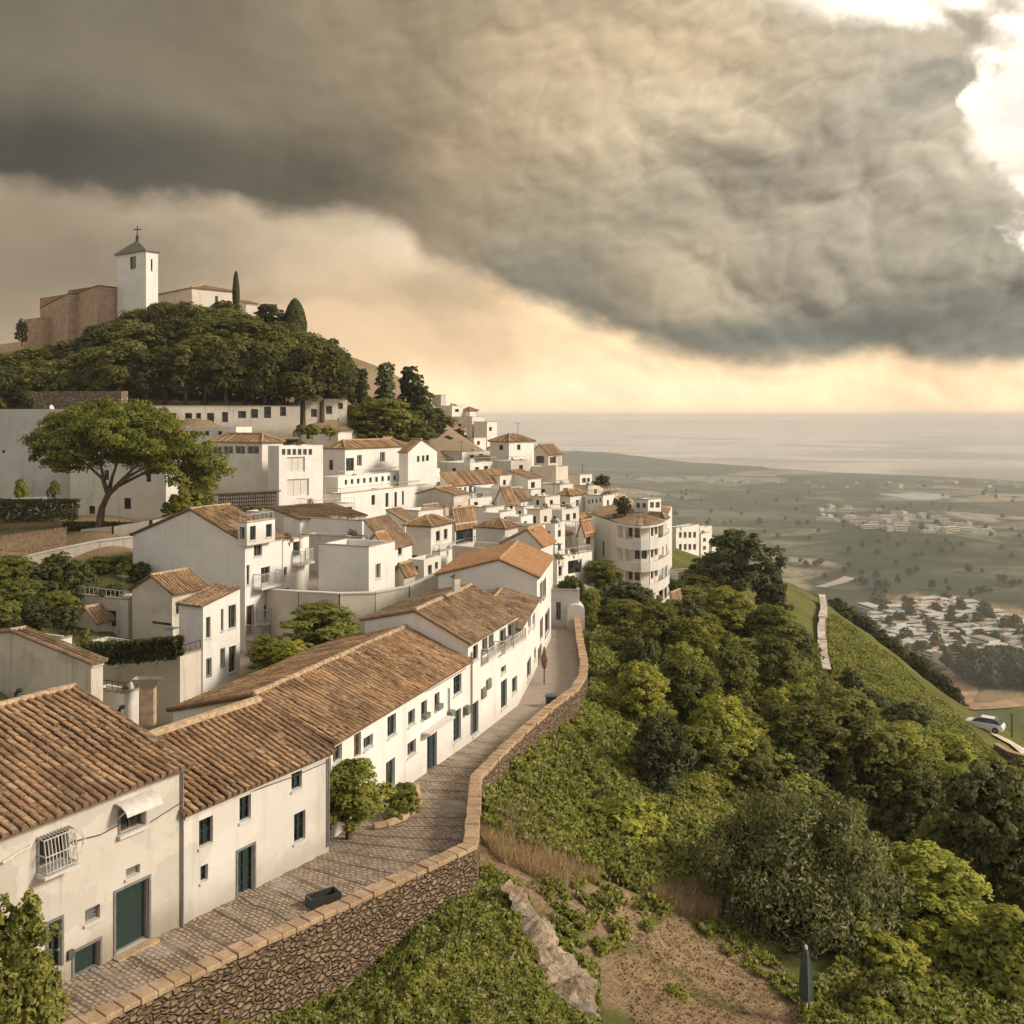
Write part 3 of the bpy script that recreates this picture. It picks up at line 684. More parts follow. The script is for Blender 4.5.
        tile_plane(rb,C+e*LE+ove*.4+d*LD+ovd+up*(zE-dz2+E),C-ove*.4+d*LD+ovd+up*(zE-dz2+E),C+e*LE+ove*.4+d*rd+up*(zr+E),C-ove*.4+d*rd+up*(zr+E),lod=lod,seed=int(px)+3)
        ridge_line(rb,C-ove*.4+d*rd+up*(zr+.1),C+e*LE+ove*.4+d*rd+up*(zr+.1),.12)
    elif kind=='hip':
        h=roof[1]*.62; E=.05; zr=zE+h; m_=min(LD,LE)/2
        if LD>=LE: r0=C+e*LE/2+d*m_; r1=C+e*LE/2+d*(LD-m_)
        else: r0=C+d*LD/2+e*m_; r1=C+d*LD/2+e*(LE-m_)
        r0=r0+up*(zr+E); r1=r1+up*(zr+E)
        c0=C-ove-ovd+up*(zE+E); c1=C+d*LD-ove+ovd+up*(zE+E); c2=C+d*LD+e*LE+ove+ovd+up*(zE+E); c3=C+e*LE+ove-ovd+up*(zE+E)
        if LD>=LE:
            tile_plane(rb,c0,c1,r0,r1,lod=lod); tile_plane(rb,c3,c2,r0,r1,lod=lod); tile_plane(rb,c3,c0,r0,r0,lod=lod); tile_plane(rb,c2,c1,r1,r1,lod=lod)
        else:
            tile_plane(rb,c3,c0,r1,r0,lod=lod); tile_plane(rb,c2,c1,r1,r0,lod=lod); tile_plane(rb,c0,c1,r0,r0,lod=lod); tile_plane(rb,c3,c2,r1,r1,lod=lod)
        for a,b in ((c0,r0),(c1,r1 if LD>=LE else r0),(c2,r1),(c3,r0 if LD>=LE else r1),(r0,r1)):
            if (Vector(b)-Vector(a)).length>.3: ridge_line(rb,a+up*.05,b+up*.05,.11)
    elif kind in('sd','se'):       # single slope rising away along e (sd) or along d (se)
        h=roof[1]; E=.06
        if kind=='sd':
            mb.face([C+up*zE,C+e*LE+up*zE,C+e*LE+up*(zE+h)],0,[(0,9)]*3); mb.face([B[1]+up*zE,B[2]+up*zE,B[2]+up*(zE+h)],0,[(0,9)]*3)
            mb.face([B[3]+up*zE,B[2]+up*zE,B[2]+up*(zE+h),B[3]+up*(zE+h)],0,[(0,9)]*4)
            dz=h*over/LE
            tile_plane(rb,C-ove-ovd*.4+up*(zE-dz+E),C+d*LD-ove+ovd*.4+up*(zE-dz+E),C+e*LE-ovd*.4+up*(zE+h+E),C+d*LD+e*LE+ovd*.4+up*(zE+h+E),lod=lod,seed=int(px))
        else:
            mb.face([C+up*zE,C+d*LD+up*zE,C+d*LD+up*(zE+h)],0,[(0,9)]*3); mb.face([B[3]+up*zE,B[2]+up*zE,B[2]+up*(zE+h)],0,[(0,9)]*3)
            mb.face([B[1]+up*zE,B[2]+up*zE,B[2]+up*(zE+h),B[1]+up*(zE+h)],0,[(0,9)]*4)
            dz=h*over/LD
            tile_plane(rb,C+e*LE+ove*.4-ovd+up*(zE-dz+E),C-ove*.4-ovd+up*(zE-dz+E),C+e*LE+ove*.4+d*LD+up*(zE+h+E),C-ove*.4+d*LD+up*(zE+h+E),lod=lod,seed=int(px))
    else:  # flat with parapet
        pw=.22; zd=zE-.55
        ins=[C+d*pw+e*pw,C+d*(LD-pw)+e*pw,C+d*(LD-pw)+e*(LE-pw),C+d*pw+e*(LE-pw)]
        for i in range(4):
            j=(i+1)%4
            mb.face([B[i]+up*zE,B[j]+up*zE,ins[j]+up*zE,ins[i]+up*zE],0,[(0,9)]*4); mb.face([ins[i]+up*zd,ins[j]+up*zd,ins[j]+up*zE,ins[i]+up*zE],0,[(0,9)]*4)
        if int(px*7+yt)%5<3:
            kb=MB(); o_=.05
            for fc in (FR,FL): kb.box(fc.p(-o_ if fc is FR else .12,zE+.004,.05-.30),fc.d*(fc.L+o_),fc.n*.30,up*.07)
            kb.build('parapet_cap',M['mortar_pale' if int(px)%2 else 'plaster_old'],t)
        dk=MB(); dk.face([q+up*zd for q in ins],0); dk.build('roof_deck',M[roof[1] if len(roof)>1 else 'terrace'],t)
    mb.build('wall',M[wall],t)
    if rb.f:
        rb.build('roof',[M[tile],M['mortar'],M['mortar_pale']],t)
    if kind in('gd','sd') and dtail!=0:   # cornice under the eave
        cb=MB(); cb.box(FR.p(0,zE-.2,.003),FR.d*LD,FR.n*.09,up*.14); cb.build('cornice',M['plaster_clean'],t)
    for w in wins: opening(t,w[0],w[1],w[2],w[3],w[4],w[5],far)
    t_info=dict(th=t,R=FR,L=FL,C=C,d=d,e=e,LD=LD,LE=LE,zE=zE,z0=z0)
    return t_info
def auto_w(x0,x1,y0,y1,dx_top,n,sty='w',wf=.35,dy=0):
    """n evenly spaced openings between columns x0..x1 of rows y0..y1; dy = row shift over the span"""
    r=[]
    for k in range(n):
        c=x0+(x1-x0)*(k+.5)/n; w=(x1-x0)/n*wf; s=dy*(k+.5)/n; r.append((sty,c-w/2,y0+s,c+w/2,y1+s))
    return r
# ------------------------------------------------------------------ lane, parapet, street houses
def onz(px,py,dz):                      # point whose height is lane level + dz
    Y=-15/V(py)
    for _ in range(40): Y=(Sz(Y)+dz)/V(py)
    return Vector((U(px)*Y,Y,Sz(Y)+dz))
Lp=[on_street(*q) for q in ((153,940),(329,852),(414,782),(468,744),(499,720),(537,667),(551,638))]
d30=(Lp[1]-Lp[0]); d30.z=0; TH1=math.degrees(math.atan2(d30.x,d30.y)); d30.normalize()
Lp=[Lp[0]-d30*10]+Lp; Lp.append(Lp[-1]+Vector((.8,4.6,0)))
Rp=[onz(x,y,.85) for x,y in ((100,1016),(200,968),(344,904),(470,846),(473,812),(476,778),(496,757),(523,731),(552,706),(574,690),(583,676),(584,662),(580,642),(577,618))]
Rp=[Rp[0]-(Rp[1]-Rp[0]).normalized()*5]+Rp
def resample(P,step):
    P=[Vector((p.x,p.y,0)) for p in P]; out=[P[0]]
    for a,b in zip(P[:-1],P[1:]):
        n=max(1,int((b-a).length/step))
        out+= [a+(b-a)*((k+1)/n) for k in range(n)]
    return out
Rf=resample(Rp,.15); Lf=resample(Lp,.30)
# pair every left sample with the nearest right sample, monotone and smoothed
idx=[]; last=0
for p in Lf:
    ds=[(q-p).length for q in Rf]; j=ds.index(min(ds)); last=max(last,j); idx.append(last)
idx=np.array(idx,float); k_=np.ones(15)/15; idx=np.convolve(np.pad(idx,7,mode='edge'),k_,'valid')
def Rat(f):
    i=int(min(f,len(Rf)-1.001)); t=f-i; return Rf[i].lerp(Rf[i+1],t)
mb=MB(); s=0; rows=[]
for i,p in enumerate(Lf):
    q=Rat(idx[i]); 
    if i: s+=((p-Lf[i-1]).length+(q-rows[-1][1]).length)/2
    dirn=(q-p); p2=p-dirn.normalized()*(.8 if p.y<48 else 2.4)
    rows.append((p2,q,s))
NX=8
for i in range(len(rows)-1):
    (a,b,s0),(c,d_,s1)=rows[i],rows[i+1]
    def zz(pt,s_,up):
        far_=min(1,max(0,(pt.y-40)/16)); fr=(s_/1.05)%1.0
        return Sz(pt.y)+(.055*(1-fr)-.0)*(1-far_)*up
    for j in range(NX):
        f0,f1=j/NX,(j+1)/NX
        A=a.lerp(b,f0);B=a.lerp(b,f1);C_=c.lerp(d_,f1);D=c.lerp(d_,f0); w=(b-a).length; w1=(d_-c).length
        mb.face([A+Vector((0,0,zz(A,s0,1))),B+Vector((0,0,zz(B,s0,1))),C_+Vector((0,0,zz(C_,s1,1))),D+Vector((0,0,zz(D,s1,1)))],0,
                [(f0*w,s0),(f1*w,s0),(f1*w1,s1),(f0*w1,s1)])
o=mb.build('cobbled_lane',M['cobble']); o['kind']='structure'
# parapet wall
t=thing('parapet_wall','long curving rubble stone wall with ochre coping along the outer edge of the cobbled lane','wall',Rp[3])
Rc=resample(Rp,.5); hw=.2
def nrm(P,i):
    a=P[max(0,i-1)]; b=P[min(len(P)-1,i+1)]; d=(b-a).normalized(); return Vector((d.y,-d.x,0))
mb=MB(); s=0
for i in range(len(Rc)-1):
    a,b=Rc[i],Rc[i+1]; na,nb=nrm(Rc,i),nrm(Rc,i+1); L=(b-a).length
    za,zb=Sz(a.y)+.80,Sz(b.y)+.80
    go=lambda p,n:min(gz(p.x+n.x*.5,p.y+n.y*.5)-.5,Sz(p.y)-1.0)
    ga,gb=go(a,na),go(b,nb)
    up=lambda z:Vector((0,0,z))
    # outer face in three courses slightly battered
    for k in range(3):
        f0,f1=k/3,(k+1)/3; o0=hw+.12*(1-f0); o1=hw+.12*(1-f1)
        mb.face([a+na*o0+up(ga+(za-ga)*f0),b+nb*o0+up(gb+(zb-gb)*f0),b+nb*o1+up(gb+(zb-gb)*f1),a+na*o1+up(ga+(za-ga)*f1)],0,
          [(s,(ga+(za-ga)*f0)),(s+L,(gb+(zb-gb)*f0)),(s+L,(gb+(zb-gb)*f1)),(s,(ga+(za-ga)*f1))])
    mb.face([a-na*hw+up(za-1.4),b-nb*hw+up(zb-1.4),b-nb*hw+up(zb),a-na*hw+up(za)],0,[(s,za-1.4),(s+L,zb-1.4),(s+L,zb),(s,za)])
    s+=L
mb.build('rubble_face',M['wall_stone'],t)
mb=MB(); rg=random.Random(4); Rs=resample(Rp,.45)
for i in range(len(Rs)-1):
    a,b=Rs[i],Rs[i+1]; na,nb=nrm(Rs,i),nrm(Rs,i+1); g=.012; dn=(b-a).normalized()
    w0=.27+rg.uniform(-.03,.03); w1=.25+rg.uniform(-.02,.02); h=.13+rg.uniform(-.015,.02); z=rg.uniform(-.012,.012)
    A=a+dn*g; B=b-dn*g; za,zb=Sz(a.y)+.80+z,Sz(b.y)+.80+z
    q=[A+na*w0,B+nb*w0,B-nb*w1,A-na*w1]; zs=[za,zb,zb,za]
    lo=[Vector((p.x,p.y,zz_)) for p,zz_ in zip(q,zs)]; 
    mid=[p+Vector((0,0,h*.72)) for p in lo]; c=sum(mid,Vector())/4
    hi=[p.lerp(c,.08)+Vector((0,0,h*.28)) for p in mid]
    mb.face(lo[::-1])
    for k in range(4):
        l=(k+1)%4; mb.face([lo[k],lo[l],mid[l],mid[k]]); mb.face([mid[k],mid[l],hi[l],hi[k]])
    mb.face(hi)
mb.build('coping',M['coping'],t)
# --- houses along the lane
def plan(px,line):                      # plan point on the facade line
    a,b=line; d=(b-a); d.z=0; d.normalize(); a=Vector((a.x,a.y,0)); tt=solve_u(px,a,d); return a+d*tt
def zrow(py,P): return V(py)*P.y
l1=(Lp[1],Lp[2])
A=plan(183,l1); d1=d30.copy(); e1=Vector((-d1.y,d1.x,0)); C1=A-d1*9.6
zE1=zrow(764,A); 
H1=house('nearest white lane house with coarse tiled roof, caged window and wide green door',0,0,0,0,417-zE1/C1.y*1000,th=TH1,C=C1,Lfix=9.6,Wfix=9.6,roof=('gd',.56,1.45),z0=-16.6,foot=-15.1,
  wall='plaster_front',far=False,lod=0,name='lane_house',tile='tiles',over=.3,
  Rw=[('b',39,835,66,863),('gr',126,866.5,140,875.5),('gr',85,907,100,921),('dd',115.5,885,148.5,947),('dd',74,946,99.5,973),('d',48,921,61,969),('b',120,806,144,829)])
fc=H1['R']; th=H1['th']
def fp(px,py,out=0):
    tt,z=fc.px(px,py); return fc.p(tt,z,out)
# caged window grille
mb=MB(); t0,za=fc.px(37,835); t1,_=fc.px(68,835); zc=fc.px(52.5,864)[1]-.05; zt=fc.px(52.5,834)[1]+.08
n=9
for k in range(n+1):
    tt=t0+(t1-t0)*k/n; P=[fc.p(tt,zt,.02),fc.p(tt,zt-.05,.3),fc.p(tt,(zt+zc)/2,.38),fc.p(tt,zc+.05,.42),fc.p(tt,zc,.02)]
    for a,b in zip(P[:-1],P[1:]): mb.bar(a,b,.011)
for z,o_ in ((zt-.05,.3),((zt+zc)/2,.38),(zc+.05,.42)):
    mb.bar(fc.p(t0,z,o_),fc.p(t1,z,o_),.014); mb.bar(fc.p(t0,z,o_),fc.p(t0,z,0),.014); mb.bar(fc.p(t1,z,o_),fc.p(t1,z,0),.014)
for k in range(5):   # scroll work at the far side
    a0=k/5*6.28; c=fc.p(t1+.16,(zt+zc)/2,.2)
    for j in range(8):
        p=lambda s_:c+fc.d*(.15*math.cos(s_))+Vector((0,0,.34*math.sin(s_)))
        mb.bar(p(a0+j*.157),p(a0+(j+1)*.157),.010)
mb.bar(fc.p(t1,zt-.05,.3),fc.p(t1+.38,(zt+zc)/2,.2),.012); mb.bar(fc.p(t1,zc+.05,.4),fc.p(t1+.38,(zt+zc)/2,.2),.012)
mb.build('window_cage',M['white_iron'],th)
mb=MB(); 
mb.box(fc.p(t0-.06,zc-.1,.003),fc.d*(t1-t0+.12),fc.n*.44,Vector((0,0,.07))); mb.build('sill_shelf',M['frame_white'],th)
# little curved canopy over the second window
mb=MB(); t0,_=fc.px(114,806); t1,_=fc.px(150,806); zt=fc.px(132,805)[1]
for k in range(8):
    a=k/8*1.3; b=(k+1)/8*1.3; p=lambda s_:(.04+.55*math.sin(s_),zt+.1+.34*(math.cos(s_)-.6))
    o0,z0=p(a); o1,z1=p(b)
    mb.face([fc.p(t0,z0,o0),fc.p(t1,z0,o0),fc.p(t1,z1,o1),fc.p(t0,z1,o1)]); mb.face([fc.p(t0,z0-.04,o0),fc.p(t1,z0-.04,o0),fc.p(t1,z1-.04,o1),fc.p(t0,z1-.04,o1)])
mb.bar(fc.p(t0+.1,zt-.25,.01),fc.p(t0+.1,zt+.08,.4),.015); mb.bar(fc.p(t1-.1,zt-.25,.01),fc.p(t1-.1,zt+.08,.4),.015)
mb.build('canopy',M['frame_white'],th)
mb=MB(); t0,_=fc.px(117,829); t1,_=fc.px(146,829); zb=fc.px(132,829)[1]; mb.box(fc.p(t0,zb-.11,.003),fc.d*(t1-t0),fc.n*.14,Vector((0,0,.1))); mb.build('sill',M['frame_white'],th)
mb=MB(); mb.tube([fp(0,862,.12),fp(14,853,.12),fp(27,846,.12),fp(30,845,.03)],[.035,.035,.035,.035],6); mb.build('drain_pipe',M['frame_white'],th)
mb=MB(); q0,z_=fc.px(115,940); q1,_=fc.px(150,940); zd=fc.px(132,947)[1]; mb.box(fc.p(q0-.1,zd-.5,.003),fc.d*(q1-q0+.2),fc.n*.30,Vector((0,0,.49))); mb.build('door_step',M['coping'],th)
mb=MB(); a=fp(67,960,.003); mb.box(a,fc.d*.16,fc.n*.08,Vector((0,0,.24))); mb.build('meter_box',M['pipe_metal'],th)
# house 2
B2=plan(329,l1); A2=A+d1*.004; zE2=zrow(775,(A2+B2)/2); L2=(B2-A2).length
H2=house('long plain white lane house with green windows, second from the left',0,0,0,0,417-(-11.85)/A2.y*1000,th=TH1,C=A2,Lfix=L2,Wfix=6.4,roof=('gd',.54,1.15),z0=-16.6,foot=-15.4,
  wall='plaster_lane',far=False,lod=0,name='lane_house',tile='tiles',
  Rw=[('w',199,818,213,845),('w',200.5,865,208,881),('d',237.5,848,254,899),('w',239.5,796,251,820),('w',291.5,766,302,789),('w',294,812,305.5,841)])
mb=MB(); k=.54*6.4
mb.tube([A2+e1*k-d1*.1+Vector((0,0,-11.85+1.15+.16)),B2+e1*k+Vector((0,0,-11.85+1.15+.16))],[.17,.17],6); mb.build('ridge_cap',M['mortar_pale'],H2['th'])
# house 3
l3=(Lp[3],Lp[4]); d3=(Lp[4]-Lp[3]); d3.z=0; d3.normalize(); TH3=math.degrees(math.atan2(d3.x,d3.y))
A3=plan(331,l3); B3=plan(468,l3); L3=(B3-A3).length; zE3=-11.88
H3=house('long white lane house with teal doors and broad weathered roof, mid-row',0,0,0,0,417-zE3/A3.y*1000,th=TH3,C=A3,Lfix=L3,Wfix=7.0,roof=('gd',.47,1.35,.45),z0=-17,foot=-15.8,
  wall='plaster_clean',far=False,lod=1,name='lane_house',tile='tiles',
  Rw=[('g',333,739,342,762),('bd',354,727,361,757),('g',363.5,736,373,748),('t',387.5,715,396,736),('g',408,710,415,725),('g',421,701,427,717),('g',434.5,693,439.5,708),('g',407.5,741,416,755),
      ('ts',427,733,437,770),('g',386,760,395,789),('t',453.5,675,461.5,694),('ts',453.5,710,461,741)])
fc=H3['R']; th=H3['th']
mb=MB(); t0=fc.px(421,730)[0]; t1=fc.px(446,725)[0]; z=fc.px(432,727)[1]; mb.box(fc.p(t0,z,.003),fc.d*(t1-t0),fc.n*.45,Vector((0,0,.09))); mb.bar(fc.p(t0+.2,z-.3,.01),fc.p(t0+.2,z,.4),.02); mb.bar(fc.p(t1-.2,z-.3,.01),fc.p(t1-.2,z,.4),.02); mb.build('door_canopy',M['frame_white'],th)
for px,py in ((447,720),(463,715)):
    tt,z=fc.px(px,py); mb=MB(); mb.box(fc.p(tt,z,.003),fc.d*.4,fc.n*.25,Vector((0,0,.4))); mb.build('meter_box',M['frame_grey'],th)
for px,py in ((424,718),(437,709)):
    tt,z=fc.px(px,py); mb=MB(); mb.box(fc.p(tt-.25,z,.003),fc.d*.5,fc.n*.22,Vector((0,0,.22))); mb.build('window_box',M['frame_grey'],th)
mb=MB(); mb.tube([fp(448,688,.06),fp(448,712,.06)],[.035,.035],6); mb.build('downpipe',M['frame_grey'],th)
# house 4
l4=(Lp[4],Lp[5]); d4=(Lp[5]-Lp[4]); d4.z=0; d4.normalize(); TH4=math.degrees(math.atan2(d4.x,d4.y)); e4=Vector((-d4.y,d4.x,0))
A4=Vector((Lp[4].x,Lp[4].y,0))+d4*.01; B4=plan(524,l4); zE4=zrow(643,A4)
H4=house('tall white lane house with flower balconies and sharply peaked roof above the long roof',0,0,0,0,643,th=TH4,C=A4,Lfix=(B4-A4).length*.87,Wfix=5.6,roof=('gd',.5,1.35,.75),z0=-17.2,foot=-16,
  wall='plaster_clean',far=False,lod=1,name='lane_house',tile='tiles_brown',
  Rw=[('k',473,645,478,660),('b',482.5,637,486.5,653),('b',489,635,492.5,650),('b',500,630,505,646),('b',508,624,513,640),('b',514.5,621,518,636),('ts',501,680,507,708),('g',501,666,506,673),('g',512,677,517,693),('ts',472.5,702,478.5,734)])
fc=H4['R']; th=H4['th']
for x0,x1,y in ((481,494,655),(498,506,648),(507,520,641)):
    t0=fc.px(x0,y)[0]; t1=fc.px(x1,y)[0]; z=fc.px((x0+x1)/2,y)[1]; balcony(th,fc,t0,t1,z,.4,'white_iron',False,.5)
for x,y in ((486,690),(481,699)):
    tt,z=fc.px(x,y); mb=MB(); mb.box(fc.p(tt,z,.003),fc.d*.55,fc.n*.12,Vector((0,0,.5))); mb.build('wall_box',M['frame_grey'],th)
# house 5, 6
A5=A4+(B4-A4)*.872; d5=Vector((Lp[6].x,Lp[6].y,0))-A5; TH5=math.degrees(math.atan2(d5.x,d5.y)); L5=d5.length; zE5=-11.0
H5=house('narrow lane house with low brown roof wedged between peaked and orange roofs',0,0,0,0,417+11.95/A5.y*1000,th=TH5,C=A5,Lfix=L5-.02,Wfix=4.6,roof=('gd',.5,.6),z0=-17.4,foot=-16.3,
  wall='plaster_clean',far=False,lod=1,name='lane_house',tile='tiles_brown',Rw=[('wt',528,617,531,630),('wt',532.5,614,535,627),('g',527,659,531,679),('g',534,648,536,660)])
A6=Vector((Lp[6].x,Lp[6].y,0)); B6=Vector((Lp[7].x,Lp[7].y,0)); d6=B6-A6; TH6=math.degrees(math.atan2(d6.x,d6.y)); zE6=zrow(577,A6)
H6=house('white lane house with blank gable and pale orange roof ending the row',0,0,0,0,577,th=TH6,C=A6,Lfix=d6.length,Wfix=6.6,roof=('gd',.38,1.05),z0=-17.6,foot=-16.4,
  wall='plaster_clean',far=False,lod=1,name='lane_house',tile='tiles_orange',Rw=[('b',540,583,542,601),('b',543,580,545.5,598),('bd',540,618,543,640),('b',545,612,549,634),('b',538,647,541,664)],
  Lw=[('k',478,569,480,571),('k',495,566,497,568)])
# end of the lane
C7=plan(551,(Lp[7],Lp[8])); C7=Vector((3.05,77,0))
H7=house('low white wall building with arched shed closing the far end of the lane',0,0,0,0,590,th=95,C=Vector((2.75,78.5,0)),Lfix=2.5,Wfix=3.0,roof=('flat',),z0=-17.5,wall='plaster_grey',far=True,name='lane_end_building',
  Rw=[('g',556,602,561,620)])
mb=MB(); b=Vector((4.3,77.6,Sz(77))); w=1.35
pr=[(0,0),(0,1.5)]+[(w/2-w/2*math.cos(a),1.5+.45*math.sin(a)) for a in [k*math.pi/8 for k in range(1,8)]]+[(w,1.5),(w,0)]
fr_=[b+Vector((x,0,z)) for x,z in pr]; bk=[p+Vector((0,2.2,0)) for p in fr_]
mb.face(fr_); 
for i in range(len(fr_)-1): mb.face([fr_[i],bk[i],bk[i+1],fr_[i+1]])
top(mb,'arched_shed',M['plaster_clean'],'small white round-topped shed standing where the lane ends','shed',b)
# things on the lane
def trough(px,py):
    b=onz(px,py,0); t=thing('lane_bench','dark open metal bench box standing against the parapet in the foreground','bench',b)
    X=(Rf[60]-Rf[40]).normalized(); X=Vector((.80,.6,0)).normalized(); Y=Vector((-X.y,X.x,0)); Z=Vector((0,0,1)); w,dp,h=1.0,.45,.34
    mb=MB(); mb.box(b,X*w,Y*.04,Z*h); mb.box(b+Y*dp,X*w,Y*.04,Z*h); mb.build('side',M['iron'],t)
    mb=MB(); mb.box(b+Y*.041,X*.04,Y*(dp-.042),Z*h); mb.box(b+X*(w-.04)+Y*.041,X*.04,Y*(dp-.042),Z*h); mb.box(b+X*.041+Y*.041+Z*.05,X*(w-.083),Y*(dp-.042),Z*.03); mb.build('base',M['pipe_metal'],t)
trough(312,912)
b=onz(551,706,0); t=thing('litter_bin','small dark round bin standing on the lane against the parapet','bin',b)
mb=MB(); mb.tube([b,b+Vector((0,0,.55))],[.26,.32],12); mb.build('drum',M['iron'],t); mb=MB(); mb.tube([b+Vector((0,0,.551)),b+Vector((0,0,.62))],[.34,.34],12); mb.build('rim',M['pipe_metal'],t)
b=on_street(536.5,680); t=thing('doorway_parasol','folded tan cloth parasol standing by the last doorway of the lane','parasol',b+Vector((.45,-1,0))); b=t.location.copy()
mb=MB(); mb.bar(b,b+Vector((0,0,2.3)),.03); mb.build('pole',M['brown_wood'],t); mb=MB(); mb.tube([b+Vector((0,0,z)) for z in(1.0,1.5,2.1,2.3)],[.12,.2,.09,.03],8); mb.build('canopy',M['brown_wood'],t)
# ------------------------------------------------------------------ the village above and beyond the lane
def rowof(y0,y1,*spans,sty='w'): return [(sty,a,y0,b,y1) for a,b in spans]
VH={}
def hs(key,label,px,Y,xl,xr,yt,th=25,roof=('flat',),**k):
    k.setdefault('wall','plaster'); VH[key]=house(label,px,Y,xl,xr,yt,th,roof,**k); return VH[key]
# block with the big blank gable
hs('bigblank','tall white house with a huge blank grey gable and balconies, left of the middle',245,70,133,282,543,26,('gd',.47,2.1),wall='plaster_clean',yb=668,far=False,
   Rw=[('g',261,567,270,583),('g',246.5,565,249.5,585),('g',264,604,272,618),('b',247,606,253,634),('g',263,632,269,642),('g',254,545,262,556)])
fc=VH['bigblank']['R']; th=VH['bigblank']['th']
for x0,x1,y in ((253,276,585),(256,276,620),(246,262,636)):
    t0=fc.px(x0,y)[0]; t1=fc.px(x1,y)[0]; balcony(th,fc,t0,t1,fc.px((x0+x1)/2,y)[1],.8,'white_iron')
hs('cabin','small white rooftop cabin with tall shutters above the balconies of the tall house',247,69.5,238,275,523,26,('flat',),wall='plaster_clean',yb=546,far=False,Rw=[('sh',250,526,256,540),('sh',266,524,272,537)],Lw=[('b',241,528,244,538)])
hs('bigblank2','white balcony house stepping down behind the tall house with the blank gable',283,74,276,309,541,24,('flat',),wall='plaster_clean',yb=668,far=False,
   Rw=[('g',284,567,287,576),('g',284,588,290,600),('sh',293,541.5,300,556),('w',298,590,303,604),('g',288,620,294,632)])
fc=VH['bigblank2']['R']; th=VH['bigblank2']['th']; balcony(th,fc,fc.px(292,560)[0],fc.px(306,560)[0],fc.px(299,562)[1],.8,'white_iron')
hs('lowwhite','white two-storey house with narrow recessed windows, below the tall blank gable',203,60,179,240,606,27,('se',.6),wall='plaster_clean',tile='tiles_brown',z0=-19,far=False,
   Rw=[('g',206,617,210.5,638),('k',221,609,223.5,631),('g',228.5,605,236,628),('b',207,659,210.5,676),('b',221,649,224,666),('g',229,646,236,672)])
hs('ochreroof','white terrace house with ochre tiled roof behind the row of garden trees',172,65,132,206,594,28,('gd',.5,1.0),wall='plaster_old',z0=-18,far=False,Rw=[('g',176,601,184,614),('g',188,598,196,611)],Lw=[('k',152,622,171,625)])
hs('darkopen','low white house with a dark open porch under the garden trees',128,67,54,150,600,26,('flat',),wall='plaster_old',z0=-17,far=False,Lw=[('k',98,610,116,626)])
hs('hedgeterrace','tan walled terrace block topped by a dark hedge, above the nearest roof',180,58.5,84,203,656,27,('flat','terrace'),wall='plaster_tan',z0=-19)
hs('stepblock','small white block with roof terrace tucked against the tan terrace wall',124,55,92,139,694,27,('flat','terrace'),wall='plaster',z0=-19)
hs('longlow','long low white house with mossy brown roof behind the nearest tiled roof',91,54,-60,103,664,27,('gd',.5,1.1),wall='plaster_old',tile='tiles_brown',z0=-19,far=False)
hs('leftlow','low white outbuilding with tile-edged top at the left edge, under garden trees',24,62,-40,42,645,27,('sd',.5),wall='plaster_old',tile='tiles_brown',z0=-18)
# upper left
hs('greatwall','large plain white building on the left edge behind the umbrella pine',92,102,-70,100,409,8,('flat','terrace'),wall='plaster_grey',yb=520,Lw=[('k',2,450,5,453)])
hs('rubbleblock','rough rubble stone block rising behind the large plain white building',121,107,33,128,391,12,('flat','terracotta'),wall='wall_stone_pale',yb=430)
hs('pinehouse','white house with small dark windows seen through the umbrella pine branches',166,99,70,190,461,10,('flat',),wall='plaster',yb=530,Lw=[('w',89,506,95,514),('w',124,498,131,509),('w',104,470,109,480),('w',146,470,151,482)])
hs('villa','large white villa wing with a high ribbon window and lumpy tiled roof',262,101,208,283,443,33,('hip',1.3),wall='plaster',yb=530,Lw=[('wt',212,446,222,454),('wt',223,446,233,454),('wt',235,446,245,454),('wt',247,446,259,454)])
hs('villafront','square white villa front with two large pale shuttered windows',279,97,268,323,446,46,('flat','terracotta'),wall='plaster_clean',yb=524,
   Rw=auto_w(281,313,449,455,0,6,'g',.7)+[('pl',287,457,305,472),('pl',287,479,309,496),('g',300,506,304,509)])
hs('tier1','white top storey with long tiled roof over the tiered terrace building',345,110,322,410,449,30,('hip',1.3),wall='plaster_clean',yb=500,Rw=[('k',346,458,354,471),('wt',357,455,362,466),('wt',380,452,385,462)],Lw=[('w',329,460,333,470)])
hs('tier1b','white corner storey with three small windows at the right of the tiered building',408,112,399,437,452,32,('ge',.45,1.3),wall='plaster_clean',yb=500,Rw=[('w',417,456,419.5,462),('w',422,455.5,424.5,461.5),('w',426,455,429,461)])
hs('tier2','middle tier of the terraced white building with a row of tiny windows',338,104,322,440,477,28,('flat','terrace'),wall='plaster_clean',yb=510,Rw=auto_w(343,398,480,485,0,9,'w',.42,dy=-5)+auto_w(404,434,474,479,0,6,'w',.45,dy=-2))
hs('tier3','lowest tier of the terraced white building with tall narrow windows',341,100.5,324,447,494,27,('flat','terrace'),wall='plaster_clean',yb=540,
   Rw=[('w',371.5,495,375,505),('w',385.5,493,388.5,507),('k',394.5,492,397,507),('k',402,491,404,505),('w',420,490,423,504),('w',429,489,431,503),('w',435,488,437.5,501)])
hs('yardwing','low white wing with small windows and a roof terrace before the terraced building',316,96,280,356,506,45,('flat',),wall='plaster',yb=530,Rw=[('k',322,509,325,519),('g',333,508,339,517),('g',344,507,352,515)])
hs('tilewall','white retaining house wall capped with a grey tiled ledge, below the villa',300,86,268,366,520,52,('sd',.6),wall='plaster_clean',tile='tiles_brown',yb=560)
hs('greywall','blank grey rendered house standing behind the curved tan wall',362,79,302,374,538,24,('flat',),wall='plaster_grey',z0=-17)
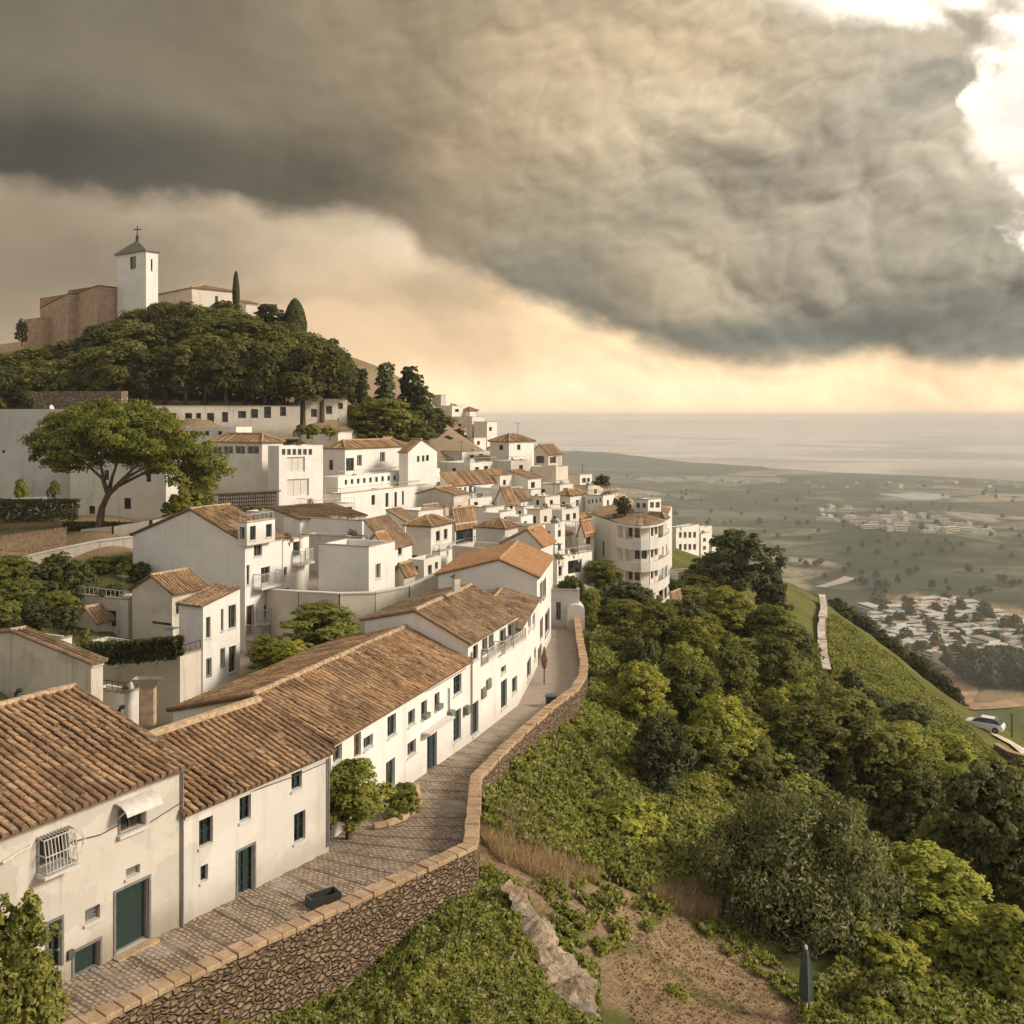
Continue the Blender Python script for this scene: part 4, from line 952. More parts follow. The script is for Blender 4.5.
hs('upperwhite','plain white block above the blank grey rendered house',362,84,284,376,521,26,('flat',),wall='plaster_clean',z0=-16)
hs('tworoof1','small white house with pale ochre roof beside the blank grey house',385,75.5,366,394,548,28,('gd',.5,1.0),wall='plaster_clean',tile='tiles_orange',z0=-17,far=False)
hs('tworoof2','white house with long dark tiled roof and a tiny window, beside the ochre-roofed one',389,79,364,412,548,20,('sd',2.1),wall='plaster_clean',tile='tiles_brown',z0=-16,far=False,Rw=[('k',398,548,402,555),('g',392,566,396,580)])
hs('roundfront','white house with curved-edge brown roof and dark awning, in the middle of the village',431,84,406,452,527,24,('hip',1.1),wall='plaster',tile='tiles',z0=-16,far=False,
   Rw=[('w',436,531,440,541),('w',444,529,447.5,539),('g',434,556,438,566),('g',443,552,448,562)],Lw=[('g',410,555,417,566),('g',420,556,427,572)])
hs('glazed','brown-roofed house with one large dark glazed opening, in the village centre',455,91,449,477,523,36,('gd',.5,1.2),wall='plaster',z0=-15,Rw=[('k',456,525,473,546)])
hs('terracewall','white terrace block under the large dark glazed opening',440,84,428,478,552,24,('flat',),wall='plaster_clean',z0=-16,far=False,Rw=[('k',458,549,461,552)])
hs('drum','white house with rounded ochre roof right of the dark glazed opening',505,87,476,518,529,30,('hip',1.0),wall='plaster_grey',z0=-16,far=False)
hs('backgable','white gabled house with small ochre roof above the orange-roofed lane house',541,77,502,553,545,20,('gd',.35,1.1),wall='plaster',tile='tiles_orange',z0=-17,far=False,Rw=[('g',547,556,550,568)])
hs('longstrip','long white building with a strip of small windows under a brown tiled edge',450,112,440,509,485,38,('sd',1.3),wall='plaster_clean',z0=-13,Rw=auto_w(453,497,488,494,0,9,'g',.5,dy=-3))
hs('stair1','white flat-roofed house with wide terrace below the hip-roofed house',470,123,437,497,463,36,('flat',),z0=-11,Rw=[('k',484,466,488,473),('g',475,467,479,475)],Lw=[('w',452,468,456,475)])
hs('stair2','low white flat house above the wide terrace, left of the hip-roofed house',462,132,432,492,452,38,('flat',),z0=-9,Rw=[('g',470,455,474,460),('g',479,454,483,459)])
hs('hiphouse','square white house with a brown hipped roof and mast against the sea',509,130,490,534,442,46,('hip',1.5),wall='plaster_clean',yb=475,Lw=[('w',499,445,503,450)],Rw=[('w',517,444.5,520.5,450)])
hs('underhip','plain white base block directly below the square hip-roofed house',511,125,492,532,461,42,('flat',),wall='plaster_old',z0=-12,Rw=[('k',519,465,523,470)])
hs('pergola','dark brown-roofed shed right of the square hip-roofed house',548,134,531,562,454,40,('gd',.5,1.2),wall='plaster_old',tile='tiles_brown',z0=-12,Rw=[('k',550,457,556,463)],Lw=[('k',536,456,544,463)])
hs('cornerblock','broad plain sandy white block standing below the brown-roofed shed',556,126,528,568,467,32,('flat','tiles_brown'),wall='plaster_tan',z0=-14)
hs('ridge1','highest pale house of the far ridge with a small brown top',452,172,430,463,406,36,('flat',),z0=-3,Rw=[('w',455,409,459,412)],Lw=[('w',440,412,443,415)])
hs('ridge2','tiny square tower rising over the far ridge of houses',441,176,432,446,395,40,('flat',),wall='plaster_grey',z0=0)
hs('ridge3','white block in the middle of the far ridge, sea behind',472,168,450,484,417,36,('flat',),z0=-5,Rw=[('g',475,424,478,428)],Lw=[('w',458,424,461,427)])
hs('ridge4','last white house of the far ridge, farthest right against the sea',487,166,474,497,422,34,('flat',),z0=-7,Rw=[('w',489,427,492,431)])
hs('ridge5','low white house at the foot of the far ridge beside dark conifers',456,160,440,466,429,36,('flat',),z0=-7,Rw=[('g',459,432,462,436)],Lw=[('w',444,432,448,436)])
hs('ridge6','small brown-roofed lookout on top of the far ridge',470,174,462,477,411,36,('hip',1.0),tile='tiles_brown',z0=-3)
hs('tinyroof1','small white house with steep brown roof in the crowded middle slope',507,108,494,517,503,32,('gd',.5,1.6),z0=-14,Rw=[('k',510,504,513,509)])
hs('tinyroof2','narrow house with brown shed roof beside the steep-roofed small house',521,111,511,530,500,28,('sd',1.2),tile='tiles_brown',z0=-14)
hs('flatwide','wide white terrace house right of the two small brown roofs',560,121,533,573,485,34,('flat',),z0=-15,Rw=[('g',563,488,568,493)],Lw=[('w',541,489,545,493)])
hs('crowd1','white cube house with roof windows near the right edge of the village',580,131,569,592,475,38,('flat',),z0=-16,Rw=[('g',582,478,586,483),('g',587,478,590,482)])
hs('crowd2','white house with small brown domed roof in the crowded right slope',570,115,557,585,496,34,('hip',.9),tile='tiles',z0=-17,Rw=[('w',576,500,579,506),('w',575,514,578,520)],Lw=[('w',562,502,565,507)])
hs('crowd3','long white house with a row of small windows below the rubble slope',603,116,585,623,496,32,('flat',),z0=-18,Lw=auto_w(587,602,500,504,0,4,'w',.4,dy=-2),Rw=[('w',607,500,609,506),('w',614,498,616,503)])
hs('crowd4','slender white tower house with an arched window, behind the gabled house',540,98,527,552,510,30,('flat',),wall='plaster_tan',z0=-17,Rw=[('k',544,516,547,522)],Lw=[('b',531,516,536,524)])
hs('crowd5','small white upper house left of the slender tower house',524,103,515,534,507,30,('flat',),z0=-16,Lw=[('k',518,511,521,515)],Rw=[('w',527,511,530,516)])
hs('crowd6','white house with terrace between the tower house and the curved building',562,106,549,579,510,32,('flat',),z0=-18,Rw=[('g',566,514,570,521),('w',573,513,576,519),('w',567,528,570,534)],Lw=[('w',553,516,556,521)])
hs('crowd7','white terraced house left of the curved building with patterned balcony',576,103,561,593,527,34,('flat',),z0=-19,Rw=[('g',580,531,584,538),('k',587,530,590,536)],Lw=[('w',565,532,569,538)])
hs('crowd8','narrow orange-roofed house touching the curved building',584,100,578,594,532,36,('gd',.5,1.0),tile='tiles_orange',z0=-19,Rw=[('bd',586,536,591,544)])
hs('crowd9','slim white stacked house behind the gabled house at lane end',555,92,544,565,524,28,('flat',),z0=-18,Rw=[('w',558,530,561,537),('w',558,545,561,551)],Lw=[('k',547,531,550,537)])
hs('crowd10','white house with wide brick-filled opening left of the curved building',562,90,555,592,556,42,('flat','tiles_brown'),wall='plaster_clean',z0=-19,Rw=[('b',568,560,582,573),('k',565,580,571,590)])
hs('crowd11','narrow white house with dark arch just above the lane end',557,84,550,564,560,30,('flat',),z0=-18,Rw=[('k',558.5,566,562,576)])
hs('crowd12','flat white house in the gap below the strip-windowed building',486,100,466,504,508,34,('flat',),z0=-14,Rw=[('w',490,512,493,518),('g',497,511,501,516)])
hs('crowd13','low white terrace house in front of the strip-windowed building',470,104,452,492,499,38,('flat',),z0=-14,Rw=[('k',474,502,478,506)])
hs('crowd14','small white cottage with brown roof left of the strip-windowed building',432,97,414,446,517,30,('gd',.5,1.0),tile='tiles_brown',z0=-14)
hs('crowd15','white flat block rising behind the slender tower house',545,112,531,560,497,34,('flat',),z0=-16,Rw=[('w',550,500,553,505)],Lw=[('w',536,500,539,505)])
hs('crowd16','pale stepped house between the plain sandy block and the domed roof house',588,124,575,603,486,34,('flat',),z0=-17,wall='plaster_old',Rw=[('w',594,489,597,494)])
hs('fill1','small white garden house with brown roof below the dark garden trees',96,66.5,76,112,622,26,('gd',.5,.8),wall='plaster_old',tile='tiles_brown',z0=-18,Lw=[('w',84,630,89,638)])
hs('fill2','low flat whitewashed shed beside the dark round clipped tree',58,64,30,72,640,26,('flat',),wall='plaster',z0=-18,Lw=[('k',40,646,45,655)])
hs('yard1','small white yard house with grey door left of the white terrace block',424,77,408,441,560,24,('flat',),wall='plaster',z0=-17,Rw=[('g',428,565,432,575),('k',435,562,438,569)],Lw=[('w',413,566,418,574)])
hs('yard2','little ochre-roofed store on the yard above the curved tan wall',404,74,394,415,574,24,('gd',.5,.6),wall='plaster_old',tile='tiles',z0=-17)
hs('fill3','flat white house stepping below the square villa front',268,90,246,282,512,30,('flat',),z0=-13,Rw=[('w',271,517,275,524)])
hs('fill4','white lean-to house with brown roof left of the curved-edge brown roof',405,90,386,419,521,28,('sd',.9),tile='tiles_brown',z0=-14,Rw=[('k',408,526,412,533)])
hs('fill5','small white house with terrace just above the drum-roofed house',500,96,482,516,513,30,('flat',),z0=-15,Rw=[('w',504,517,507,522)])
hs('fill6','white house with two square windows left of the slender tower house',521,94,506,533,517,30,('flat',),z0=-16,Rw=[('w',524,521,527,526)],Lw=[('w',509,522,513,527)])
hs('fill7','pale house with brown roof between the two-window house and the gabled house',560,100,546,572,535,32,('gd',.5,.7),z0=-19,tile='tiles_brown',Rw=[('g',564,540,567,547)])
hs('fill8','tall thin white house at the back of the crowded right slope',531,118,520,541,490,34,('flat',),z0=-15,Rw=[('w',535,494,538,499)])
hs('fill9','white house with a long flat roof above the strip-windowed building',500,118,474,514,476,36,('flat',),z0=-13,Rw=[('w',503,480,506,485)],Lw=[('w',482,481,486,486),('w',491,480,495,485)])
hs('fill10','small sunlit white cube beside the far end of the terraced building',452,116,441,464,478,36,('flat',),z0=-12,Rw=[('w',456,482,459,488)])
hs('fill11','low white house in front of the underside of the square hip-roofed house',528,119,508,541,478,36,('sd',.8),tile='tiles',z0=-14,Rw=[('k',531,482,535,488)])
hs('fillA','low white flat-roofed block between the niche wall and the large villa',236,105.8,178,252,427,14,('flat',),z0=-7,Lw=[('w',190,431,194,436),('w',205,431,209,436),('w',218,431,222,436)])
hs('fillB','low white block with tiled edge behind the long tiled villa roof',338,113.5,296,352,431,20,('sd',.5),tile='tiles_brown',z0=-7,Lw=[('w',306,434,310,439)])
hs('fillC','small white house on the slope under the far ridge houses',474,147,440,486,438,30,('flat',),z0=-9,Rw=[('w',477,441,480,445)],Lw=[('w',450,441,453,445),('w',461,441,464,445)])
hs('fillD','white gabled house beside the conifers at the foot of the far ridge',456,153,434,466,431,30,('gd',.5,.9),z0=-8,tile='tiles',Lw=[('w',443,434,446,438)])
# right of the curved building
hs('beyond1','white apartment house with two rows of loggias behind the curved building',676,140,667,699,528,40,('flat',),z0=-27,Rw=auto_w(678,697,532,538,0,4,'g',.6)+auto_w(678,697,544,550,0,4,'b',.6),Lw=[('w',669,534,672,539)])
hs('beyond2','white house stepping down right of the loggia apartment house',701,149,692,709,534,38,('flat',),z0=-29,Rw=[('g',703,538,706,542),('g',703,546,706,550)])
hs('beyond3','small white house at the far right tip of the village',712,156,705,719,540,38,('flat',),z0=-30,Rw=[('w',713,543,716,547)])
hs('beyond4','tiny white house behind the far right tip of the village',700,165,692,712,528,38,('flat',),z0=-30)
hs('beyond5','low white garage with flat roof just right of the curved building',678,113,668,692,572,44,('flat',),z0=-22,Rw=[('k',681,575,688,581)])
hs('beyond6','narrow tan annex with brown roof against the curved building',674,103,667,683,602,30,('gd',.5,.8),wall='plaster_tan',tile='tiles_brown',z0=-22)
hs('beyond7','small white house half hidden by trees right of the curved building',690,150,682,700,556,38,('flat',),z0=-30,Rw=[('w',692,559,695,563)])
# low niche wall under the pine grove
hs('nichewall','long low white wall with dark niches below the pine grove',150,109.5,160,300,406,76,('flat','terrace'),wall='plaster_old',yb=440,Wfix=1.6,
   Rw=[('k',a,y-6,a+w_,y+h_-6) for a,y,w_,h_ in ((158,420,6,8),(170,419,6,9),(185,419,7,10),(196,419,5,9),(207,419,7,9),(222,418,6,10),(238,417,8,7),(251,415,7,9),(264,412,7,12),(280,413,6,9))],far=True)
hs('nichehouse','white house with three dark windows at the right end of the niche wall',301,117,294,347,399,66,('flat','terracotta'),wall='plaster_old',yb=440,Rw=[('k',311,409,317,417),('k',326,406,332,414),('k',338,403,343,409)])
# ---- curved building
def curved():
    t=thing('apartment_building','white four-storey apartment building with rounded balcony front on the slope edge','building',Vector((U(640)*100,100,-20)))
    pl=[(592,108),(617,99.5),(624,98),(632,97),(641,96.6),(650,97),(658,98.3),(664,100.2),(668,103),(669,107)]
    P=[Vector((U(x)*y,y,0)) for x,y in pl]; back=[Vector((U(672)*118,118,0)),Vector((U(597)*120,120,0))]
    cen=Vector((U(640)*109,109,0))
    inn=[P[0],P[1]]+[p+(cen-p).normalized()*2.0 for p in P[2:]]
    up=lambda z:Vector((0,0,z)); zt=-10.55; nf=4; H=2.12; zb=zt-nf*H-.9
    mb=MB(); ring=inn+back
    # walls with holes
    wins={(3):[0,1,2],(4):[1,3],(5):[0,1,2,3],(6):[0,1,2],(7):[1,2],(2):[0,2,3]}
    acc=0
    faces=[]
    for i in range(len(ring)):
        a,b=ring[i],ring[(i+1)%len(ring)]; L=(b-a).length; d=(b-a).normalized(); n=Vector((d.y,-d.x,0)); fc=Face(a,d,n,L,-24); fc.raised=False; fc.zfoot=-20.5
        for f in wins.get(i,[]):
            z0=zt-(f+1)*H+ .75; fc.holes.append((L*.14,L*.86,z0,z0+1.05))
        if i==0:
            for f,(a0,a1) in ((1,(.42,.52)),(2,(.62,.7))): fc.holes.append((L*a0,L*a1,zt-(f+1)*H+.3,zt-(f+1)*H+1.9))
        grid_wall(mb,fc,zt-.001); faces.append(fc)
    mb.build('wall',M['plaster'],t)
    for fc in faces:
        for h in fc.holes: opening(t,fc,*h,'g' if h[3]-h[2]<1.5 else 'k',True)
    Q=P+[ring[-2]]
    for f in range(nf+1):
        mb=MB(); z=zt-f*H; hb=.18; hp=.0 if f==0 else .78
        ou=P[1:]; ii=inn[1:]; ou=[p+(p-cen).normalized()*(.32 if f else .15) for p in ou[:-1]]+[ou[-1]]
        for k in range(len(ou)-1):
            a,b,c,d_=ou[k],ou[k+1],ii[k+1],ii[k]
            lo,hi=z-hb,z+.0
            mb.face([a+up(lo),b+up(lo),c+up(lo),d_+up(lo)]); mb.face([a+up(hi+.004),b+up(hi+.004),c+up(hi+.004),d_+up(hi+.004)])
            mb.face([a+up(lo),b+up(lo),b+up(hi+hp),a+up(hi+hp)])
            if hp:
                ai=a+(cen-a).normalized()*.15; bi=b+(cen-b).normalized()*.15
                mb.face([ai+up(hi),bi+up(hi),bi+up(hi+hp),ai+up(hi+hp)]); mb.face([a+up(hi+hp),b+up(hi+hp),bi+up(hi+hp),ai+up(hi+hp)])
        mb.build('balcony' if f else 'roof_slab',M['plaster_clean'],t)
    # posts between balconies
    for k in (2,5,7,8):
        mb=MB(); q=P[k]+(cen-P[k]).normalized()*.22; mb.bar(q+up(zb),q+up(zt-.18),.07); mb.build('post',M['plaster_clean'],t)
    mb=MB(); q=[p+(cen-p).normalized()*.1+up(zt+.06) for p in P]+[p+up(zt+.06) for p in back]
    top_=cen+up(zt+.75)
    for k in range(len(q)): mb.face([q[k],q[(k+1)%len(q)],top_],0,[(k*3,0),(k*3+3,0),(k*3+1,5)])
    mb.build('roof',M['tiles_brown'],t)
curved()
hs('rooftower','small white glazed penthouse standing on the curved building roof',648,104.5,634,661,500,40,('flat',),wall='plaster_clean',z0=-10.6,Rw=[('g',650,502,654,508),('g',655.5,502,660,508)],Lw=[('g',636,503,640,508),('g',642,503,646,508)])
hs('roofbox','low brown-roofed stair box on the right of the curved building roof',664,102.5,650,667,519,36,('hip',.8),wall='plaster_old',tile='tiles_brown',z0=-10.7,Wfix=2.2)
# ---- church
church=hs('brickblock','sloping brown brick hall of the hilltop church, left of the bell tower',97,140,68,148,286,38,('sd',-.9),wall='brick',cat='church',name='church_hall',tile='tiles_brown',z0=5,over=.35)
hs('brickblock2','lower brick wing stepping down left of the church hall',68,142,40,80,294,38,('sd',-1.5),wall='brick',cat='church',name='church_wing',tile='tiles_brown',z0=4,over=.3)
hs('brickblock3','lowest brick end wall of the hilltop church at far left',42,144,24,52,318,38,('flat','terracotta'),wall='brick',cat='church',name='church_wing',z0=3)
hs('nave','white church nave with brown tiled hip roof, right of the bell tower',192,147,150,237,288,46,('hip',1.6),wall='plaster_tan',cat='church',name='church_nave',tile='tiles_brown',z0=5,Rw=[('b',215,296,218,303)])
hs('nave2','small low chapel end at the right of the church nave',246,150,234,258,303,46,('sd',.8),wall='plaster_tan',cat='church',name='church_chapel',tile='tiles_brown',z0=5)
tw=hs('tower','square white bell tower with grey pyramid roof and cross on the hilltop','',0,0,0,0) if False else None
tw=house('square white bell tower with grey pyramid roof and cross on the hilltop',146,138,117,158,251,36,('flat','lead_grey'),wall='plaster_clean',cat='bell tower',name='bell_tower',z0=5,far=False,Lw=[('k',130,256.5,136,269)],Rw=[('k',150.8,259,152.6,271)])
C=tw['C'];d=tw['d'];e=tw['e'];zE=tw['zE'];LD,LE=tw['LD'],tw['LE']; up=lambda z:Vector((0,0,z))
mb=MB(); o_=.28; c=[C-d*o_-e*o_,C+d*(LD+o_)-e*o_,C+d*(LD+o_)+e*(LE+o_),C-d*o_+e*(LE+o_)]
mb.box(c[0]+up(zE+.004),d*(LD+2*o_),e*(LE+2*o_),up(.2)); ap=C+d*LD/2+e*LE/2+up(zE+2.0)
for k in range(4): mb.face([c[k]+up(zE+.208),c[(k+1)%4]+up(zE+.208),ap])
mb.build('roof',M['lead_grey'],tw['th'])
mb=MB(); mb.tube([ap-up(.1),ap+up(.25)],[.25,.2],8); mb.ball(ap+up(.45),.25); mb.bar(ap+up(.6),ap+up(2.0),.06); xa=(d-e).normalized()*.5; mb.bar(ap+up(1.5)-xa,ap+up(1.5)+xa,.055); mb.build('cross',M['iron'],tw['th'])
# ---- garden walls, fence, hedges
def wall_thing(name,label,pts,h,mat_,thick=.3,cat='wall',base=None,cap=None):
    """pts: (px, py_top, Y)"""
    P=[at(*p) for p in pts]; t=thing(name,label,cat,(P[0].x,P[0].y,P[0].z-h)); mb=MB(); s=0
    for a,b in zip(P[:-1],P[1:]):
        d=(b-a); d.z=0; L=d.length; d.normalize(); n=Vector((d.y,-d.x,0))*thick/2; H=Vector((0,0,h))
        for sg in (1,-1):
            mb.face([a+n*sg-H,b+n*sg-H,b+n*sg,a+n*sg],0,[(s,0),(s+L,0),(s+L,h),(s,h)])
        mb.face([a-n,b-n,b+n,a+n],0,[(s,0),(s+L,0),(s+L,.3),(s,.3)]); s+=L
    for q,r in ((P[0],P[1]),(P[-1],P[-2])):
        d=(r-q); d.z=0; d.normalize(); n=Vector((d.y,-d.x,0))*thick/2; mb.face([q-n-H,q+n-H,q+n,q-n])
    mb.build('wall_body',M[mat_],t)
    if cap:
        mb=MB()
        for a,b in zip(P[:-1],P[1:]):
            d=(b-a); dn=Vector((d.x,d.y,0)).normalized(); n=Vector((dn.y,-dn.x,0))*(thick/2+.06)
            mb.box(a-n+Vector((0,0,.004)),b-a,n*2,Vector((0,0,.09)))
        mb.build('wall_cap',M[cap],t)
    return t
wall_thing('retaining_wall','curved tan rendered retaining wall behind the peaked lane house',[(268,590,72),(300,592,69.5),(340,594,68.5),(375,593,69),(408,587,70),(442,572,73)],5.0,'plaster_tan',.35,cap='plaster_clean')
wall_thing('retaining_wall','pale weathered wall below the fenced garden, left of the big blank gable',[(-40,568,77),(12,560,77),(60,549,78),(100,541,79),(134,537,80)],3.0,'plaster_old',.4,cap='plaster_clean')
wall_thing('garden_wall','low pale terrace wall in front of the umbrella pine trunk',[(84,529,84),(115,526,83.5),(150,520,84),(180,514,86)],1.3,'plaster_old',.9)
wall_thing('garden_wall','white garden ledge under the large plain white building',[(-60,500,92),(0,499,92),(46,497,93)],1.2,'plaster',.9)
def hedge(label,pts,h,th_,seed,mat_='leaf_dark',n=2600):
    P=[at(*p) for p in pts]; rg=np.random.RandomState(seed); seg=[(b-a).length for a,b in zip(P[:-1],P[1:])]; c=[]; tot=sum(seg)
    for a,b,L in zip(P[:-1],P[1:],seg):
        k=int(n*L/tot); f=rg.rand(k); A=np.array(a);B=np.array(b); p=A+(B-A)*f[:,None]
        d=np.array([B[1]-A[1],-(B[0]-A[0]),0]); d/=np.linalg.norm(d)
        w=rg.uniform(-1,1,k); z=rg.rand(k); w=np.where(rg.rand(k)<.5,np.sign(w),w); z=np.where(np.abs(w)<.99,1-.06*rg.rand(k),z)
        p=p+d*(w*th_/2)[:,None]+np.array([0,0,1])*((z-1)*h)[:,None]+rg.normal(size=(k,3))*.05; c.append(p)
    c=np.concatenate(c); nr=rg.normal(size=c.shape); me=leaf_quads(c,nr,rg.uniform(.12,.24,len(c)),rg,M[mat_],'hedge',off=P[0]-Vector((0,0,h)),tilt=.5)
    o=link(bpy.data.objects.new('hedge',me)); o.location=P[0]-Vector((0,0,h)); tag(o,label,'hedge')
hedge('dark clipped hedge between the wooden fence and the big blank gable',[(66,523,85),(136,524,84.5)],1.3,1.0,1,n=5000)
hedge('dark hedge along the edge of the tan walled terrace',[(83,646,58.8),(130,643,58.2),(180,638,57.2)],1.1,.6,2,n=5500)
hedge('shaggy dark hedge below the large plain white building',[(-30,499,90),(20,501,89),(78,500,90)],1.8,1.6,3,n=6000)
hedge('low straggling shrubs along the foot of the villa',[(180,512,92),(215,508,93),(262,508,93)],1.5,1.0,4,'leaf_garden',n=4000)
# wooden fence
P0,P1=at(3,536,80),at(66,527,80.5); t=thing('garden_fence','weathered wooden paling fence above the pale garden wall','fence',P0-Vector((0,0,1.6)))
mb=MB(); n=44
for k in range(n+1):
    q=P0.lerp(P1,k/n); mb.box(q-Vector((.05,.02,1.9)),(.07,0,0),(0,.03,0),(0,0,1.9+.06*math.sin(k*2.3)))
mb.build('palings',M['brown_wood' if False else 'mortar_pale'],t)
for zz in (.2,1.3):
    mb=MB(); mb.bar(P0-Vector((0,-.05,zz)),P1-Vector((0,-.05,zz)),.04); mb.build('rail',M['brown_wood'],t)
# latticed brown screen under the villa
P0,P1=at(219,495,95),at(276,492,95); t=thing('yard_screen','brown lattice yard screen between the villa and the umbrella pine','fence',P0-Vector((0,0,1.9)))
mb=MB()
for k in range(26):
    q=P0.lerp(P1,k/25); mb.bar(q-Vector((0,0,1.9)),q,.035)
for k in range(6): mb.bar(P0-Vector((0,0,.1+.35*k)),P1-Vector((0,0,.1+.35*k)),.03)
mb.build('lattice',M['brown_wood'],t); mb=MB(); mb.box(P0+Vector((-.3,-.6,0)),P1-P0+Vector((.6,0,0)),(0,1.4,0),(0,0,.12)); mb.build('top_board',M['brown_wood'],t)
# brick chimney stack on the tan wall, roof pipes
b=at(149,724,55); t=thing('brick_chimney','brick chimney stack with splayed top against the tan terrace wall','chimney',b)
mb=MB(); mb.box(b+Vector((-.35,-.3,0)),(.7,0,0),(0,.5,0),(0,0,2.0)); mb.build('stack',M['brick'],t)
mb=MB(); a=b+Vector((0,-.05,2.0)); mb.face([a+Vector((-.35,-.25,0)),a+Vector((.35,-.25,0)),a+Vector((.8,-.35,.55)),a+Vector((-.8,-.35,.55))]); mb.face([a+Vector((-.35,.25,0)),a+Vector((.35,.25,0)),a+Vector((.8,.35,.55)),a+Vector((-.8,.35,.55))]); mb.face([a+Vector((.35,-.25,0)),a+Vector((.35,.25,0)),a+Vector((.8,.35,.55)),a+Vector((.8,-.35,.55))]); mb.face([a+Vector((-.35,-.25,0)),a+Vector((-.35,.25,0)),a+Vector((-.8,.35,.55)),a+Vector((-.8,-.35,.55))]); mb.build('hood',M['plaster_old'],t)
def pipe(px,py,Y,lab,h=.9):
    b=at(px,py,Y); mb=MB(); mb.tube([b,b+Vector((0,0,h*.8)),b+Vector((.08,0,h*.95)),b+Vector((.28,0,h))],[.1,.1,.11,.12],8); top(mb,'flue_pipe',M['iron'],lab,'pipe',b)
pipe(16,708,50,'black bent flue pipe behind the nearest roof, at the left edge'); pipe(119,724,52,'black bent flue pipe behind the nearest roof, near the brick chimney')
# ---- rooftop clutter
rg=random.Random(12)
CL=[('hedgeterrace','the hedge terrace'),('darkopen','the house with the dark porch'),('stepblock','the small stepped block'),('greywall','the blank grey house'),('upperwhite','the plain block over the grey house'),('terracewall','the terrace under the glazed opening'),
 ('stair1','the wide terrace house'),('stair2','the low flat house above the terrace'),('underhip','the base block of the hip-roofed house'),('flatwide','the wide house beside two brown roofs'),('crowd1','the cube house at the right'),
 ('crowd3','the long house by the rubble slope'),('crowd4','the slender tower house'),('crowd5','the small upper house'),('crowd6','the house before the curved building'),('crowd7','the patterned balcony house'),('crowd9','the slim stacked house'),
 ('crowd12','the flat house below the strip windows'),('crowd13','the terrace before the strip windows'),('crowd15','the flat block behind the tower house'),('crowd16','the pale stepped house'),('tier3','the lowest terraced tier'),('tier2','the middle terraced tier'),
 ('yardwing','the low wing by the villa'),('villafront','the square villa front'),('cornerblock','the plain sandy block'),('beyond1','the loggia apartment house'),('beyond2','the stepping house at right'),('greatwall','the large plain white building'),
 ('ridge3','the middle far ridge block'),('ridge1','the highest far ridge house'),('bigblank2','the balcony house'),('crowd10','the house with brick-filled opening'),('crowd11','the house with dark arch')]
NM={'chimney':'white roof chimney','ac':'boxy white air conditioner','tank':'round white water tank','antenna':'thin metal aerial','pot':'leafy potted plant','dish':'small round satellite dish'}
for key,wh in CL:
    h=VH[key]; kinds=rg.sample(['chimney','ac','pot','antenna','dish'],3 if h['C'].y<130 else 2)
    zd=h['zE']-.55
    for i,kd in enumerate(kinds):
        a=h['LD']*rg.uniform(.15,.85); b=h['LE']*(rg.uniform(.12,.35)); p=h['C']+h['d']*a+h['e']*b; p.z=zd+.01
        small_prop(kd,p,rg.uniform(0,3),'%s on %s'%(NM[kd],wh),'rooftop fittings of the village')
# railings on terraces
for key in ('hedgeterrace','stepblock','tier2','tier3','stair1','underhip','crowd6','crowd7','flatwide','darkopen','cabin','yardwing','terracewall','crowd3','crowd10','rooftower','crowd13'):
    h=VH[key]; C=h['C']; z=Vector((0,0,h['zE'])); i=.1
    railing(h['th'],[C+h['e']*(h['LE']-i)+h['d']*i+z,C+h['e']*i+h['d']*i+z,C+h['d']*(h['LD']-i)+h['e']*i+z],.55,.4,'iron' if key in('hedgeterrace','stepblock') else 'white_iron',.013)
# chimneys on tiled roofs
for px,py,Y,lab in ((456,587,53,'stubby chimney at the peak of the brown peaked roof'),(446,513,86,'stubby chimney on the curved-edge brown roof')):
    small_prop('chimney',at(px,py,Y),.5,lab)
small_prop('antenna',at(518,436,131)-Vector((0,0,.2)),.3,'mast on the brown hipped roof against the sea')
# ------------------------------------------------------------------ small houses packed between the others
RECT=[]
for h in list(VH.values())+[H1,H2,H3,H4,H5,H6,H7]: RECT.append((h['C'],h['d'],h['e'],h['LD'],h['LE']))
def hits(C,d,e,LD,LE,pad=.15):
    pts_=[C+d*(LD*a)+e*(LE*b) for a in (0,.5,1) for b in (0,.5,1)]
    for (c,dd,ee,l,w) in RECT:
        for p in pts_:
            q=p-c; a=q.dot(dd); b=q.dot(ee)
            if -pad<a<l+pad and -pad<b<w+pad: return True
        for a in (0,.5,1):
            for b in (0,.5,1):
                q=c+dd*(l*a)+ee*(w*b)-C; x=q.dot(d); y=q.dot(e)
                if -pad<x<LD+pad and -pad<y<LE+pad: return True
    return False
rgf=random.Random(21); kinds=(('flat',),('flat',),('gd',.5,.6),('sd',.6),('hip',.7))
lab={'flat':'small plain flat-roofed white house squeezed between others on the village slope','gd':'small white gabled house squeezed between others on the village slope','sd':'small white lean-to house squeezed between others on the village slope','hip':'small white hip-roofed house squeezed between others on the village slope'}
nf=0
